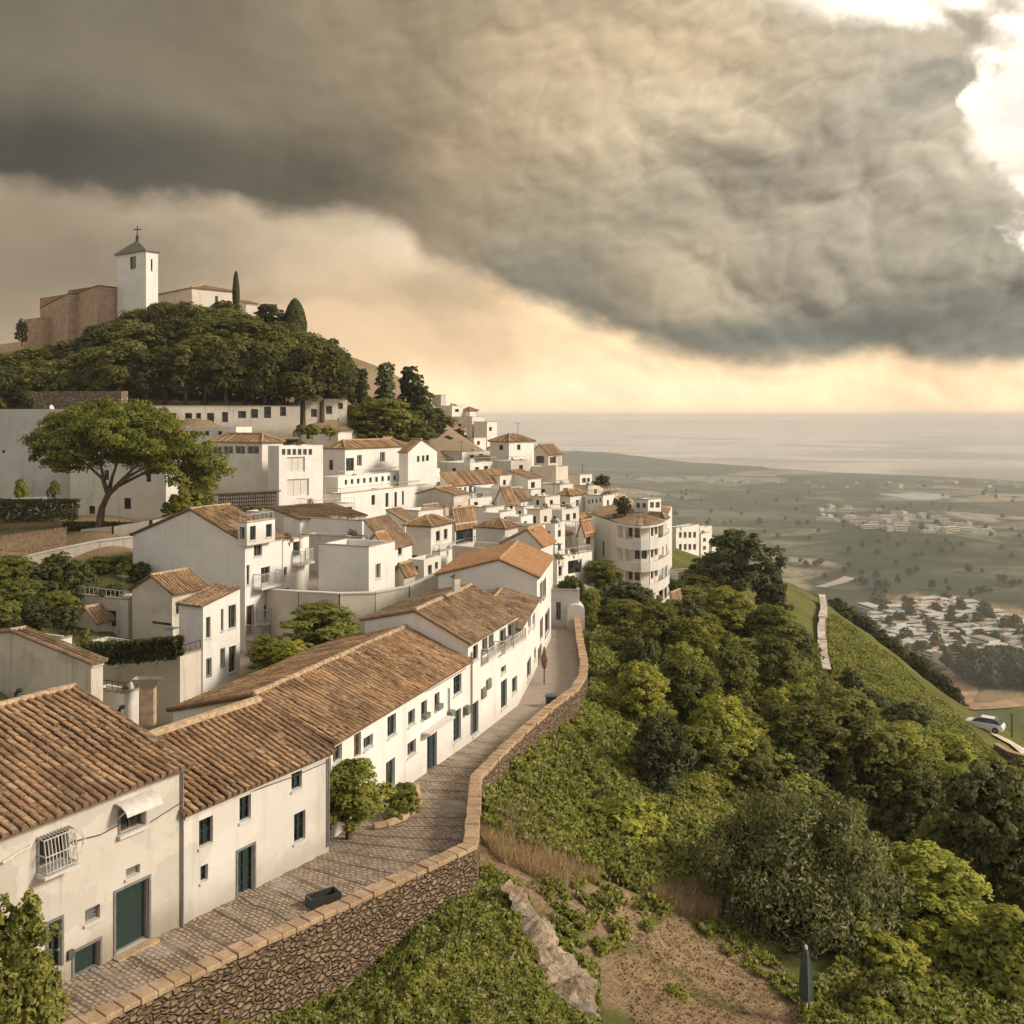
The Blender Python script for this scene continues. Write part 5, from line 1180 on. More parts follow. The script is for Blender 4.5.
for it in range(1500):
    Y=rgf.uniform(70,170); u=rgf.uniform(-.17,.12); 
    if u>-.02+(Y-70)/400*.9+.02: continue
    if u<-.12 and Y>96: continue
    x=u*Y
    LD=rgf.uniform(2.6,5.0); LE=rgf.uniform(2.8,4.6); th=rgf.uniform(22,40); d=Vector((math.sin(R_(th)),math.cos(R_(th)),0)); e=Vector((-d.y,d.x,0)); C=Vector((x,Y,0))
    if hits(C,d,e,LD,LE): continue
    if Y<73 and x>-2: continue
    g=gz(x+d.x*LD/2+e.x*LE/2,Y+d.y*LD/2+e.y*LE/2); hh=rgf.uniform(2.9,4.6); k=rgf.choice(kinds); zt=g+hh; pyt=417-zt/Y*1000
    pc=512+u*1000
    if pyt<float(np.interp(pc,[300,440,452,500,545,590,620,700],[520,505,446,450,470,494,508,530])): continue
    # stay clear of the lane and leave the curved tan wall visible
    if pyt>592 or (Y<79 and -7<x<4.5 and pyt>560): continue
    def pxr(s0,s1,D): 
        p=C+D*s0; q=C+D*s1; return sorted((512+p.x/p.y*1000,512+q.x/q.y*1000))
    R=[];L=[]
    for k_ in range(rgf.choice((1,1,2))):
        s=LD*(.25+.4*k_); a,b=pxr(s,s+.7,d); yy=pyt+(1.0+.3*rgf.random())/Y*1000*1.0; R.append((rgf.choice(('w','g','wt','b','k')),a,yy,b,yy+1.05/Y*1000))
    if rgf.random()<.5: a,b=pxr(LE*.4,LE*.4+.6,e); yy=pyt+1.2/Y*1000; L.append(('w',a,yy,b,yy+.9/Y*1000))
    hs('auto%d'%nf,lab[k[0]],0,0,0,0,pyt,th,k,C=C,Lfix=LD,Wfix=LE,wall=rgf.choice(('plaster','plaster_clean','plaster_clean','plaster_old')),tile=rgf.choice(('tiles','tiles_brown','tiles_orange')),z0=g-1.8,far=Y>80,lod=1 if Y<85 else 2,Rw=R,Lw=L,group='small houses packed on the slope, '+k[0].replace('gd','gabled').replace('sd','lean-to').replace('hip','hipped'),foot=g)
    RECT.append((C,d,e,LD,LE)); nf+=1
    if nf>=46: break
print('FILL',nf)
# details of the lane fronts
def fpf(H,px,py,out=0):
    tt,z=H['R'].px(px,py); return H['R'].p(tt,z,out)
for H,pts_ in ((H1,((181,768),(181,925))),(H2,((327,748),(327,846))),(H4,((470.5,652),(470.5,735)))):
    mb=MB(); a,b=fpf(H,*pts_[0],.07),fpf(H,*pts_[1],.07); mb.tube([a,b],[.04,.04],6); mb.build('downpipe',M['frame_grey'],H['th'])
for H,P in ((H2,[(186,812),(215,800),(255,790),(290,776),(326,762)]),(H3,[(334,735),(365,722),(400,703),(430,688),(466,668)]),(H1,[(70,842),(100,833),(118,825)]),(H1,[(150,822),(182,800)])):
    mb=MB(); q=[fpf(H,x,y+(1.5 if i%2 else 0),.025) for i,(x,y) in enumerate(P)]; mb.tube(q,[.016]*len(q),5); mb.build('cable',M['iron'],H['th'])
# ------------------------------------------------------------------ trees and shrubs
def crown_pts(lobes, n, rg, clump=.30, cpl=22, shell=.82, low=-.45, flat=.75):
    """lobes (x,y,z,rx,rz); leaves sit on small clumps spread over every lobe"""
    C=[];Nn=[];T=[]
    vol=np.array([l[3]**2 for l in lobes]); vol/=vol.sum()
    for l,w in zip(lobes,vol):
        k=max(6,int(cpl*(.6+.8*rg.rand()))); m=max(3,int(n*w/k))
        d=rg.normal(size=(k*4,3)); d/=np.linalg.norm(d,axis=1)[:,None]; d=d[d[:,2]>low][:k]
        for dd in d:
            cc=np.array(l[:3])+dd*np.array([l[3],l[3],l[4]])*rg.uniform(shell-.15,1.0); cr=clump*l[3]*rg.uniform(.7,1.35)
            q=rg.normal(size=(m,3)); q/=np.linalg.norm(q,axis=1)[:,None]; q[:,2]=np.where(q[:,2]<-.3,-q[:,2],q[:,2])
            r=cr*rg.uniform(.55,1.08,(m,1)); C.append(cc+q*r*np.array([1,1,flat])); Nn.append(q*.7+dd*.5+np.array([0,0,.25])); T.append(np.full(m,rg.rand()))
    return np.concatenate(C),np.concatenate(Nn),np.concatenate(T)
def rnd_lobes(n,W,z0,z1,r0,r1,rg,shape='dome'):
    L=[]
    for k in range(n):
        t=(k+.5)/n; z=z0+(z1-z0)*t
        if shape=='dome': rad=W*math.sqrt(max(0,1-t*t))*.85
        elif shape=='cone': rad=W*(1-t)*.9
        elif shape=='round': rad=W*math.sin(math.pi*(.12+.80*t))*.8
        else: rad=W*.8
        a=k*2.4+rg.rand(); q=rad*(.35+.65*rg.rand()); r=r0+(r1-r0)*rg.rand()
        L.append((math.cos(a)*q,math.sin(a)*q,z,r,r*.95))
    return L
def make_tree(name,cat,trunk_h,trunk_r,lobes,n,leaf,lmat,seed,lean=(0,0),limbs=5,aspect=1.6,tilt=.7,**k):
    rg=np.random.RandomState(seed); t=thing(name,'',cat,(0,0,0))
    mb=MB(); lx,ly=lean; topz=trunk_h
    P=[Vector((lx*f*f*trunk_h+.06*math.sin(f*9),ly*f*f*trunk_h,topz*f-.4*(f==0))) for f in (0,.3,.65,1)]
    mb.tube(P,[trunk_r*1.35,trunk_r,trunk_r*.85,trunk_r*.6],7)
    big=sorted(lobes,key=lambda l:-l[3])[:limbs]
    for l in big:
        b=P[2].lerp(P[3],rg.rand()); e_=Vector((l[0],l[1],l[2])); m=b.lerp(e_,.5)+Vector((0,0,.12*(e_-b).length))
        mb.tube([b,m,e_],[trunk_r*.5,trunk_r*.32,trunk_r*.12],5)
    mb.build('trunk',M['bark'],t,True)
    c,nn,tt=crown_pts(lobes,n,rg,**k); me=leaf_quads(c,nn,rg.uniform(leaf*.7,leaf*1.3,len(c)),rg,M[lmat],'crown',tilt=tilt,aspect=aspect,uvx=tt)
    o=link(bpy.data.objects.new('crown',me)); o.parent=t
    t['_h']=float(c[:,2].max()); t['_w']=float(np.percentile(np.abs(c[:,0]),98)*2); t['_used']=0
    return t
def put(proto,x,y,z,sx,sz,label,group=None,rot=None,rg=random.Random(1)):
    if not proto['_used']: o=proto; proto['_used']=1
    else: o=copy_tree(proto)
    o.location=(x,y,z); o.scale=(sx,sx,sz); o.rotation_euler=(0,0,rg.uniform(0,6.28) if rot is None else rot)
    o['label']=label
    if group: o['group']=group
    elif 'group' in o: del o['group']
    return o
def place(proto,px,pytop,Y,wpx,label,group=None,zb=None,rot=None,pybase=None):
    x=U(px)*Y; z=gz(x,Y)-.15 if zb is None else zb
    if pybase is not None: z=V(pybase)*Y
    h=V(pytop)*Y-z; w=wpx*Y/1000
    if h<.78*w: z=V(pytop)*Y-.78*w; h=.78*w
    return put(proto,x,Y,z,w/proto['_w'],h/proto['_h'],label,group,rot)
r_=np.random.RandomState
def lob(*a): return [(x,y,z,r,rz) for x,y,z,r,rz in a]
PINE=[make_tree('pine_tree','pine tree',5.6,.22,rnd_lobes(11,2.0,3.6,9.2,1.1,1.6,r_(s),'round'),12000,.2,'leaf_pine',s,limbs=4,flat=1.25,clump=.36) for s in (11,12,13)]
BROAD=[make_tree('broadleaf_tree','tree',2.2,.22,rnd_lobes(13,2.2,1.4,6.0,1.0,1.6,r_(s),'dome'),17000,.165,m_,s,limbs=6,low=-.7,cpl=26,flat=1.0) for s,m_ in ((21,'leaf_bright'),(22,'leaf_mid'),(23,'leaf_mid'),(24,'leaf_bright'))]
DARK=[make_tree('evergreen_oak','tree',1.8,.2,rnd_lobes(10,2.3,1.2,5.0,1.0,1.5,r_(s),'dome'),13000,.165,'leaf_dark',s,limbs=5,low=-.7,flat=1.0) for s in (31,32)]
SHRUB=[make_tree('leafy_shrub','shrub',.6,.07,rnd_lobes(7,1.1,.35,1.35,.5,.8,r_(s),'dome'),9000,.10,m_,s,limbs=4,low=-.6) for s,m_ in ((41,'leaf_bright'),(42,'leaf_mid'),(43,'leaf_bright'))]
FARB=[make_tree('distant_tree','tree',1.5,.25,rnd_lobes(6,2.2,1.5,4.6,1.3,1.9,r_(s),'dome'),700,.75,'leaf_dark',s,limbs=2) for s in (51,52)]
CON=[make_tree('conifer_tree','conifer',3.0,.25,rnd_lobes(13,2.4,1.5,9.5,.8,1.5,r_(s),'cone'),8500,.26,'leaf_dark',s,limbs=5) for s in (61,62)]
# ---- grove of pines below the church: front row with bare stems, crowns climbing to the church
G1='pines of the grove below the church'
front=[(120,338,117,46),(146,350,116,42),(165,345,117,44),(186,338,116,42),(206,332,117,46),(226,341,115,42),(246,335,117,44),(265,340,116,42),(284,338,118,46),(303,343,117,44),(322,340,118,44),(338,350,119,36)]
wh=['leftmost','second','third','fourth','fifth','sixth','seventh','eighth','ninth','tenth','eleventh','rightmost']
for i,(px,pt,Y,w) in enumerate(front):
    place(PINE[i%3],px,pt,Y,w*.88,'front-row pine with bare stem above the niche wall, %s of the row'%wh[i],G1)
rows=[(128,[(8,352),(34,345),(58,340),(84,338),(100,322),(128,318),(152,322),(176,316),(200,313),(224,315),(248,318),(272,322),(296,330),(318,336),(334,346)],50),
      (120,[(-5,365),(22,362),(50,358),(74,352),(96,345)],50),
      (136,[(112,318),(138,306),(160,300),(184,300),(206,304),(228,306),(250,312),(276,320),(300,328)],44),
      (118,[(8,368),(40,366),(68,366),(96,364),(118,362)],46)]
rn=['second row','left slope','topmost row beside the church walls','lowest left group above the stone parapet']
k=0
ords=['1st','2nd','3rd','4th','5th','6th','7th','8th','9th','10th','11th','12th','13th','14th','15th']
for (Y,L,w),nm in zip(rows,rn):
    for j,(px,pt) in enumerate(L):
        place(PINE[k%3],px,pt+1,Y,w*.84,'dense grove pine, %s, %s from the left'%(nm,ords[j]),G1,zb=min(gz(U(px)*Y,Y),V(pt)*Y-8.5)); k+=1
# cypresses and trees by the church
def cypress(label,px,pt,pb,Y,w,seed,n=4200,round_=False):
    H=(pb-pt)*Y/1000*1.15; W=w*Y/1000/2; rg=r_(seed); t=np.sqrt(rg.rand(n)); 
    z=rg.rand(n); prof=(np.sin(np.pi*np.clip(z*.93+.07,0,1)**(.62 if not round_ else .8))**(.55)); a=rg.rand(n)*6.283; rr=W*prof*(.82+.25*rg.rand(n))
    c=np.stack([np.cos(a)*rr,np.sin(a)*rr,z*H],1); nn=np.stack([np.cos(a),np.sin(a),np.full(n,.4)],1)
    b=at(px,pt,Y)-Vector((0,0,H)); th=thing('cypress_tree',label,'cypress',b); me=leaf_quads(c,nn,rg.uniform(.14,.3,n),rg,M['leaf_dark'],'crown',tilt=.5); o=link(bpy.data.objects.new('crown',me)); o.parent=th
    mb=MB(); mb.tube([b-Vector((0,0,.8)),b+Vector((0,0,H*.7))],[.18,.06],6); mb.build('trunk',M['bark'],th)
cypress('slim dark cypress spire at the end of the church nave',236,272,300,143,6,1)
cypress('large dark round-topped cypress right of the church',295,299,338,140,22,2,9000,True)
cypress('slender grey cypress between the two dark church trees',282,313,338,141,8,3)
place(CON[0],268,304,139,34,'bushy dark conifer left of the round-topped cypress')
place(DARK[0],224,300,140,40,'dark spreading tree at the foot of the church nave',pybase=330)
place(DARK[1],22,318,142,12,'thin dark tree at the far left end of the church',pybase=345)
place(CON[1],333,338,128,22,'wispy dark conifer at the right end of the pine grove',pybase=400)
for i,(px,pt,Y,w,l) in enumerate(((360,368,134,26,'dark conifer, left of the trio on the skyline'),(386,362,136,30,'dark conifer, middle of the trio on the skyline'),(410,366,138,30,'dark conifer, right of the trio on the skyline'),(424,385,136,32,'dark conifer sloping down to the far ridge houses'),(436,408,140,24,'small dark conifer at the foot of the far ridge'))):
    place(CON[i%2],px,pt,Y,w,l,pybase=448)
place(BROAD[1],380,398,122,66,'rounded green tree in front of the skyline conifers',pybase=446)
place(DARK[0],352,404,124,34,'dark rounded tree left of the green tree below the conifers',pybase=446)
place(BROAD[2],412,410,124,40,'round green tree right of the large one below the conifers',pybase=447)
for i,(px,pt,pb,Y,w,l) in enumerate(((312,424,436,110,16,'dark shrub on the villa roof terrace, left one'),(300,424,437,110,12,'russet shrub beside the villa tiles'),(330,425,436,112,16,'small shrub behind the long tiled roof'),(188,488,515,90,30,'dark bush under the right edge of the umbrella pine'),(205,492,514,91,26,'green bush between the umbrella pine and the yard screen'),(175,494,518,88,26,'dark round bush right of the umbrella pine trunk'),(20,478,500,95,12,'small bush on the ledge of the plain white building'),(55,480,498,95,14,'russet bush on the ledge near the umbrella pine'))):
    place(SHRUB[i%3],px,pt,Y,w,l,pybase=pb)
for i,(px,pt,Y,w,l) in enumerate(((340,356,135,28,'dark tree just behind the right end of the pine grove'),(352,372,136,26,'dark tree between the pine grove and the skyline conifers'),(446,416,150,20,'round dark tree on the slope left of the far ridge'),(458,428,148,16,'small dark tree under the far ridge'),(336,372,130,26,'low tree under the right end of the pine grove'))):
    place((DARK[i%2] if i%2 else BROAD[1]),px,pt,Y,w,l)
for i,px in enumerate((128,144,160,176,192,208,224,240,256,272,288,304,318,332)):
    place(DARK[i%2],px,382-(i%3)*3,121.5,20,'dark undergrowth bush behind the bare pine stems, %s from the left'%ords[i],'undergrowth in the pine grove',pybase=404)
# ---- umbrella pine
rg0=r_(77); L=[]
def ub(px,py,r,dy=0): # lobes laid out in metres around the trunk foot
    q=at(px,py,85+dy); return (q.x,q.y,q.z,r*1.22,r*.85)
b=at(99,522,84)
for px,py,r,dy in ((52,438,1.6,0),(66,424,1.6,1.5),(70,446,1.8,-1),(88,418,1.7,0),(92,438,2.0,-1.5),(108,414,1.8,1),(112,432,2.0,-2),(128,416,1.8,0),(132,436,2.0,-1.5),(148,420,1.8,1),(152,442,2.0,-1),(168,430,1.6,0),(176,448,1.8,0),(192,446,1.7,-1),(204,460,1.6,0),(188,466,1.6,1),(212,470,1.4,0),(170,462,1.6,-1),(60,462,1.4,1),(46,452,1.2,0),(100,450,1.8,2),(80,460,1.6,2),(130,452,1.7,2.5),(200,480,1.3,0),(184,482,1.3,-1),(150,458,1.5,1),(84,430,2.0,3),(120,424,2.0,3.5),(150,434,2.0,4)):
    q=ub(px,py+5,r,dy); L.append((q[0]-b.x,q[1]-b.y,q[2]-b.z,q[3],q[4]))
t=thing('umbrella_pine','great spreading umbrella pine with leaning dark trunk before the plain white building','pine tree',b)
c,nn,tt=crown_pts(L,70000,rg0,clump=.34,cpl=24,low=-.45,flat=.75); me=leaf_quads(c,nn,rg0.uniform(.10,.22,len(c)),rg0,M['leaf_umbrella'],'crown',uvx=tt,tilt=.6); o=link(bpy.data.objects.new('crown',me)); o.parent=t
mb=MB(); fork=at(108,495,84)
mb.tube([b-Vector((0,0,.5)),at(102,508,84),fork],[.36,.28,.25],9)
for pts_ in (((104,480,84),(100,462,84),(96,448,84)),((102,478,83.5),(86,464,83.5),(72,450,83.5)),((120,482,84),(134,468,83.5),(150,452,83.5)),((118,486,84.5),(150,470,84),(176,458,84)),((112,478,84),(118,460,84),(122,442,84)),((126,478,83),(140,470,82.5),(160,464,83))):
    P=[fork]+[at(*p) for p in pts_]; mb.tube(P,[.2,.15,.10,.04],6)
mb.build('trunk',M['bark'],t,True)
# ---- garden trees row left
for i,(px,pt,Y,w) in enumerate(((6,556,70,46),(32,562,71,40),(58,552,72,40),(80,560,70,36),(100,556,74,34),(120,556,75,36),(142,566,75,34),(160,574,74,28),(18,580,67,46),(50,580,68,40),(-10,585,66,40))):
    place((BROAD[1],DARK[0],BROAD[2],DARK[1])[i%4],px,pt,Y,w,'garden tree in the dark row below the pale wall, %s from the left'%ords[i],'garden trees at the left edge')
for i,(px,pt,pb,Y,w,l) in enumerate(((66,606,634,64,30,'dark round clipped tree beside the tan terrace'),(86,628,648,62,16,'reddish bush at the corner of the hedge'),(12,618,642,63,30,'leafy bush over the tile-edged outbuilding'),(124,560,584,73,20,'feathery shrub above the ochre roof'))):
    place(DARK[i%2] if i in(0,2) else SHRUB[i%3],px,pt,Y,w,l,pybase=pb)
place(BROAD[1],322,604,64,72,'round green tree between the curved tan wall and the long roof',pybase=652)
place(BROAD[0],268,634,62,44,'bright green tree at the foot of the balcony house',pybase=676)
place(BROAD[3],292,640,60,34,'small bright tree right of the one at the balcony house',pybase=672)
place(SHRUB[0],463,507,95,10,'tiny bright green shrub on the brown-roofed glazed house',pybase=514)
for i,(px,pt,pb,Y,w,l) in enumerate(((34,596,640,65,38,'dark leafy tree on the terrace left of the dark porch house'),(8,600,650,64,40,'dark leafy tree at the left edge above the tile-edged outbuilding'),(112,584,606,69,30,'bushy green crown above the ochre roofed terrace house'),(60,590,620,67,34,'dense tree in front of the dark porch house'),(140,562,590,73,30,'leafy tree against the big blank gable'))):
    place((DARK[i%2],BROAD[1])[i%2],px,pt,Y,w,l,pybase=pb)
# ---- trees on the lane
street=[make_tree('lane_tree','tree',1.6,.09,lob((0,0,2.3,.75,.7),(-.4,.2,1.8,.7,.6),(.45,-.1,1.9,.7,.6),(.1,.1,2.9,.6,.55),(-.2,-.3,1.2,.6,.5),(.3,.2,1.3,.55,.5),(-.5,0,2.5,.5,.45)),12000,.10,'leaf_mid',71,low=-.8,flat=1.15,clump=.34)]
q=on_street(348,840); o=put(street[0],q.x,q.y,q.z-.1,1,1,'round green tree growing on the lane against the white wall',rot=0); W_=70*q.y/1000; o.scale=(W_/street[0]['_w'],W_/street[0]['_w'],(V(757)*q.y-q.z)/street[0]['_h'])
q=on_street(403,815); place(SHRUB[1],403,783,q.y,44,'rounded pinkish-tipped bush in the walled planter beside the lane tree',zb=q.z-.1)
# planter kerb
t=thing('lane_planter','low curved planter wall holding the bush beside the lane tree','planter',q); mb=MB()
arc=[on_street(*p) for p in ((374,830),(386,828),(400,823),(412,814),(419,803),(416,790))]
for a,b_ in zip(arc[:-1],arc[1:]): mb.tube([a+Vector((0,0,.12)),b_+Vector((0,0,.12))],[.16,.16],6)
mb.build('kerb',M['coping'],t); mb=MB(); cc=sum(arc,Vector())/6+Vector((-.3,.3,.10))
for a,b_ in zip(arc[:-1],arc[1:]): mb.face([a+Vector((0,0,.1)),b_+Vector((0,0,.1)),cc])
mb.build('soil',M['mortar'],t)
# foreground corner tree, bottom left (spiky, open)
t2=make_tree('corner_tree','tree',2.6,.10,lob((0,0,2.2,.9,.8),(.5,.1,2.9,.7,.7),(-.5,0,2.9,.8,.8),(0,.2,3.5,.55,.7),(.35,0,4.1,.3,.55),(-.35,.1,4.0,.3,.5),(.6,0,1.7,.7,.6),(-.6,.2,1.6,.8,.6),(.1,-.2,1.0,.7,.5)),11500,.10,'leaf_mid',73,low=-.9,clump=.42,flat=1.3,shell=.9)
place(t2,16,888,23.6,92,'open leafy tree in the bottom left corner below the caged window',zb=-15.9,rot=0)
# ---- hillside right
G2='trees and bushes covering the slope right of the lane'
hand=[ # px,top,Y,w,kind,label
 (740,530,112,84,'D','big dark spreading tree on the slope crest beneath the valley view'),(706,556,112,50,'D','dark tree left of the big crest tree'),(770,566,114,40,'D','low dark tree right of the big crest tree'),
 (604,560,92,36,'M','round tree left of the curved building foot'),(628,582,88,62,'D','dark tree hiding the base of the curved building'),(652,604,86,54,'D','dark tree right of the curved building foot trees'),(606,598,84,48,'D','dark tree above the lane end parapet'),
 (572,575,80,34,'D','dark climbing tree over the arched shed'),(588,590,80,22,'M','green tree squeezed behind the arched shed'),
 (684,586,108,34,'M','green tree between the curved building and the big crest tree'),(660,628,80,56,'M','green tree below the curved building, dark side'),(628,636,74,48,'D','dark tree beside the lane bend parapet'),
 (728,586,92,56,'B','bright yellow-green tree below the big crest tree'),(768,604,90,60,'B','bright tree right of the yellow-green one'),(700,612,88,44,'M','mid-green tree left of the yellow-green one'),
 (752,638,78,104,'B','largest bright tree of the slope with visible forked trunk'),(700,668,74,60,'B','light tree left of the largest bright tree'),(672,690,68,52,'M','mid-green tree on the hollow slope beneath the curved building'),
 (724,704,62,108,'B','broad pale-green tree in the middle of the slope'),(660,720,62,50,'D','dark tree left of the broad pale-green one'),(796,682,84,50,'M','green tree right of the largest bright tree'),
 (792,622,104,46,'D','dark round tree left of the stone path on the spur'),(798,652,98,34,'D','dark tree at the foot of the stone path'),(850,668,94,28,'D','dark bush on the grassy spur, upper'),(866,690,90,44,'D','dark bush on the grassy spur, lower'),(906,702,86,62,'D','large dark bush on the lower edge of the grassy spur'),
 (800,700,76,90,'M','broad green tree below the grassy spur'),(850,728,74,86,'B','light green tree below the large dark bush'),(940,742,84,70,'M','green tree near the white car'),
 (690,770,54,70,'M','mid-green tree above the dark fan-shaped shrub'),(770,745,60,90,'M','wide green tree behind the olive bush'),
]
for px,pt,Y,w,kd,l in hand:
    p={'D':DARK,'M':[BROAD[1],BROAD[2]],'B':[BROAD[0],BROAD[3]]}[kd]; place(p[int(px)%2],px,pt,Y,w,l,G2)
# dark tree line down the back edge of the spur
for i,(px,pt) in enumerate(((836,598),(850,606),(864,616),(878,626),(892,636),(905,645),(918,655),(930,664),(942,674),(953,684),(846,612),(872,632),(898,652),(922,670))):
    place(DARK[i%2],px,pt,168-i%10*3,30,'dark tree behind the grassy spur, %s going down'%ords[i],'dark trees behind the grassy spur',pybase=pt+34)
# thicket: many trees side by side, nothing tells them apart
rgt=random.Random(8); G3='thicket trees on the lower slope'
def inside(x,y,poly):
    c=False
    for i in range(len(poly)):
        (x0,y0),(x1,y1)=poly[i],poly[i-1]
        if (y0>y)!=(y1>y) and x<(x1-x0)*(y-y0)/(y1-y0)+x0: c=not c
    return c
def thicket(poly,sp,protos,wr,hr,label,group,seed,ex=()):
    rgx=random.Random(seed); xs=[p[0] for p in poly]; ys=[p[1] for p in poly]; y=min(ys); n=0
    while y<max(ys):
        s=sp*(.6+.8*(y-500)/500); x=min(xs)+rgx.uniform(0,s)
        while x<max(xs):
            px=x+rgx.uniform(-.3,.3)*s; py=y+rgx.uniform(-.3,.3)*s
            if inside(px,py,poly) and not any((px-a)**2+(py-b)**2<r*r for a,b,r in ex):
                q=march(px,py)
                if q is not None and q.y<190:
                    w=rgx.uniform(*wr); h=w*rgx.uniform(*hr); p=rgx.choice(protos); put(p,q.x,q.y,q.z-.15,w/p['_w'],h/p['_h'],label,group,None,rgx); n+=1
            x+=s
        y+=s*.62
    return n
n1=thicket([(790,735),(1030,765),(1100,800),(1100,930),(980,930),(890,960),(880,850),(830,800),(770,780)],48,[BROAD[1],BROAD[2],BROAD[0],DARK[0]],(2.6,5.8),(.85,1.25),'rounded green tree in the dense thicket of the lower right slope',G3,1,ex=((985,760,40),(1015,760,34)))
n2=thicket([(640,650),(700,640),(790,700),(830,800),(720,800),(690,830),(650,790),(620,720)],46,[BROAD[1],BROAD[3],DARK[1],BROAD[0]],(2.2,3.6),(1.1,1.5),'leafy tree in the dense thicket of the middle slope',G3+' centre',2)
n3=thicket([(588,640),(640,650),(625,720),(650,790),(700,850),(680,880),(600,850),(520,790),(500,790),(560,720)],56,SHRUB,(1.1,2.2),(.5,.8),'low green shrub on the steep bank below the parapet','shrubs on the bank below the parapet',3)
n4=thicket([(620,600),(700,585),(720,620),(640,650),(595,630)],26,[BROAD[1],DARK[0],SHRUB[1]],(2.4,4.0),(.6,.8),'tree in the shaded belt below the curved building','trees below the curved building',4)
n5=thicket([(800,960),(880,940),(1000,960),(1040,1030),(820,1040)],60,SHRUB,(1.3,2.2),(.6,.9),'bright leafy shrub at the bottom right edge','shrubs at the bottom right',5)
n6=thicket([(830,640),(860,650),(960,730),(930,735),(860,690)],22,SHRUB,(1.0,1.8),(.3,.5),'low scrubby tuft on the grassy spur','tufts on the grassy spur',6)
print('THICKET',n1,n2,n3,n4,n5,n6)
place(SHRUB[0],630,802,43,104,'dark fan-shaped shrub at the head of the dirt patch',zb=None)
place(SHRUB[1],600,790,45,50,'small shrub left of the fan-shaped one',zb=None)
place(SHRUB[2],1010,905,37,120,'tall bright shrub at the right edge near the bottom')
place(SHRUB[1],880,978,33.5,110,'leafy shrub beside the closed parasol at the bottom')
place(SHRUB[0],676,985,33,44,'spiky green weed clump on the dirt path',pybase=1030)
# big olive bush
bu=make_tree('olive_bush','bush',1.2,.12,lob((-1.6,0,2.6,1.8,2.0),(-.4,.4,3.6,1.8,1.9),(1.2,0,3.2,1.8,2.0),(2.0,.3,2.0,1.6,1.6),(-2.1,0,1.4,1.5,1.3),(0,-.8,1.8,2.0,1.8),(1.2,-.7,1.2,1.7,1.3),(-.8,-.8,3.0,1.5,1.6),(.4,-.5,2.9,1.6,1.6),(-1.0,-.9,1.2,1.6,1.3)),75000,.075,'leaf_olive',81,low=-.9,clump=.30,cpl=46,aspect=2.3,tilt=.9,flat=1.15,limbs=8)
place(bu,795,786,40,188,'huge olive-green bush with feathery tips in the right foreground',pybase=972,rot=0)
# ---- closed parasol
b=at(806,1016,32.5); t=thing('garden_parasol','closed dark green parasol on a pale pole in front of the olive bush','parasol',b)
mb=MB(); mb.bar(b-Vector((0,0,.6)),b+Vector((0,0,1.0)),.045); mb.build('pole',M['mortar_pale'],t)
mb=MB(); n=12; zs=[(.55,.17),(.9,.19),(1.3,.17),(1.8,.13),(2.1,.09),(2.2,.04)]
for (z0,r0),(z1,r1) in zip(zs[:-1],zs[1:]):
    for k in range(n):
        a0,a1=6.283*k/n,6.283*(k+1)/n; w0=1+.25*(k%2); w1=1+.25*((k+1)%2); p=lambda a,r,z:b+Vector((math.cos(a)*r,math.sin(a)*r,z))
        mb.face([p(a0,r0*w0,z0),p(a1,r0*w1,z0),p(a1,r1*w1,z1),p(a0,r1*w0,z1)])
mb.build('canopy',M['cloth_dark'],t); mb=MB(); mb.tube([b+Vector((0,0,2.19)),b+Vector((0,0,2.3))],[.06,.04],8); mb.build('finial',M['frame_white'],t)
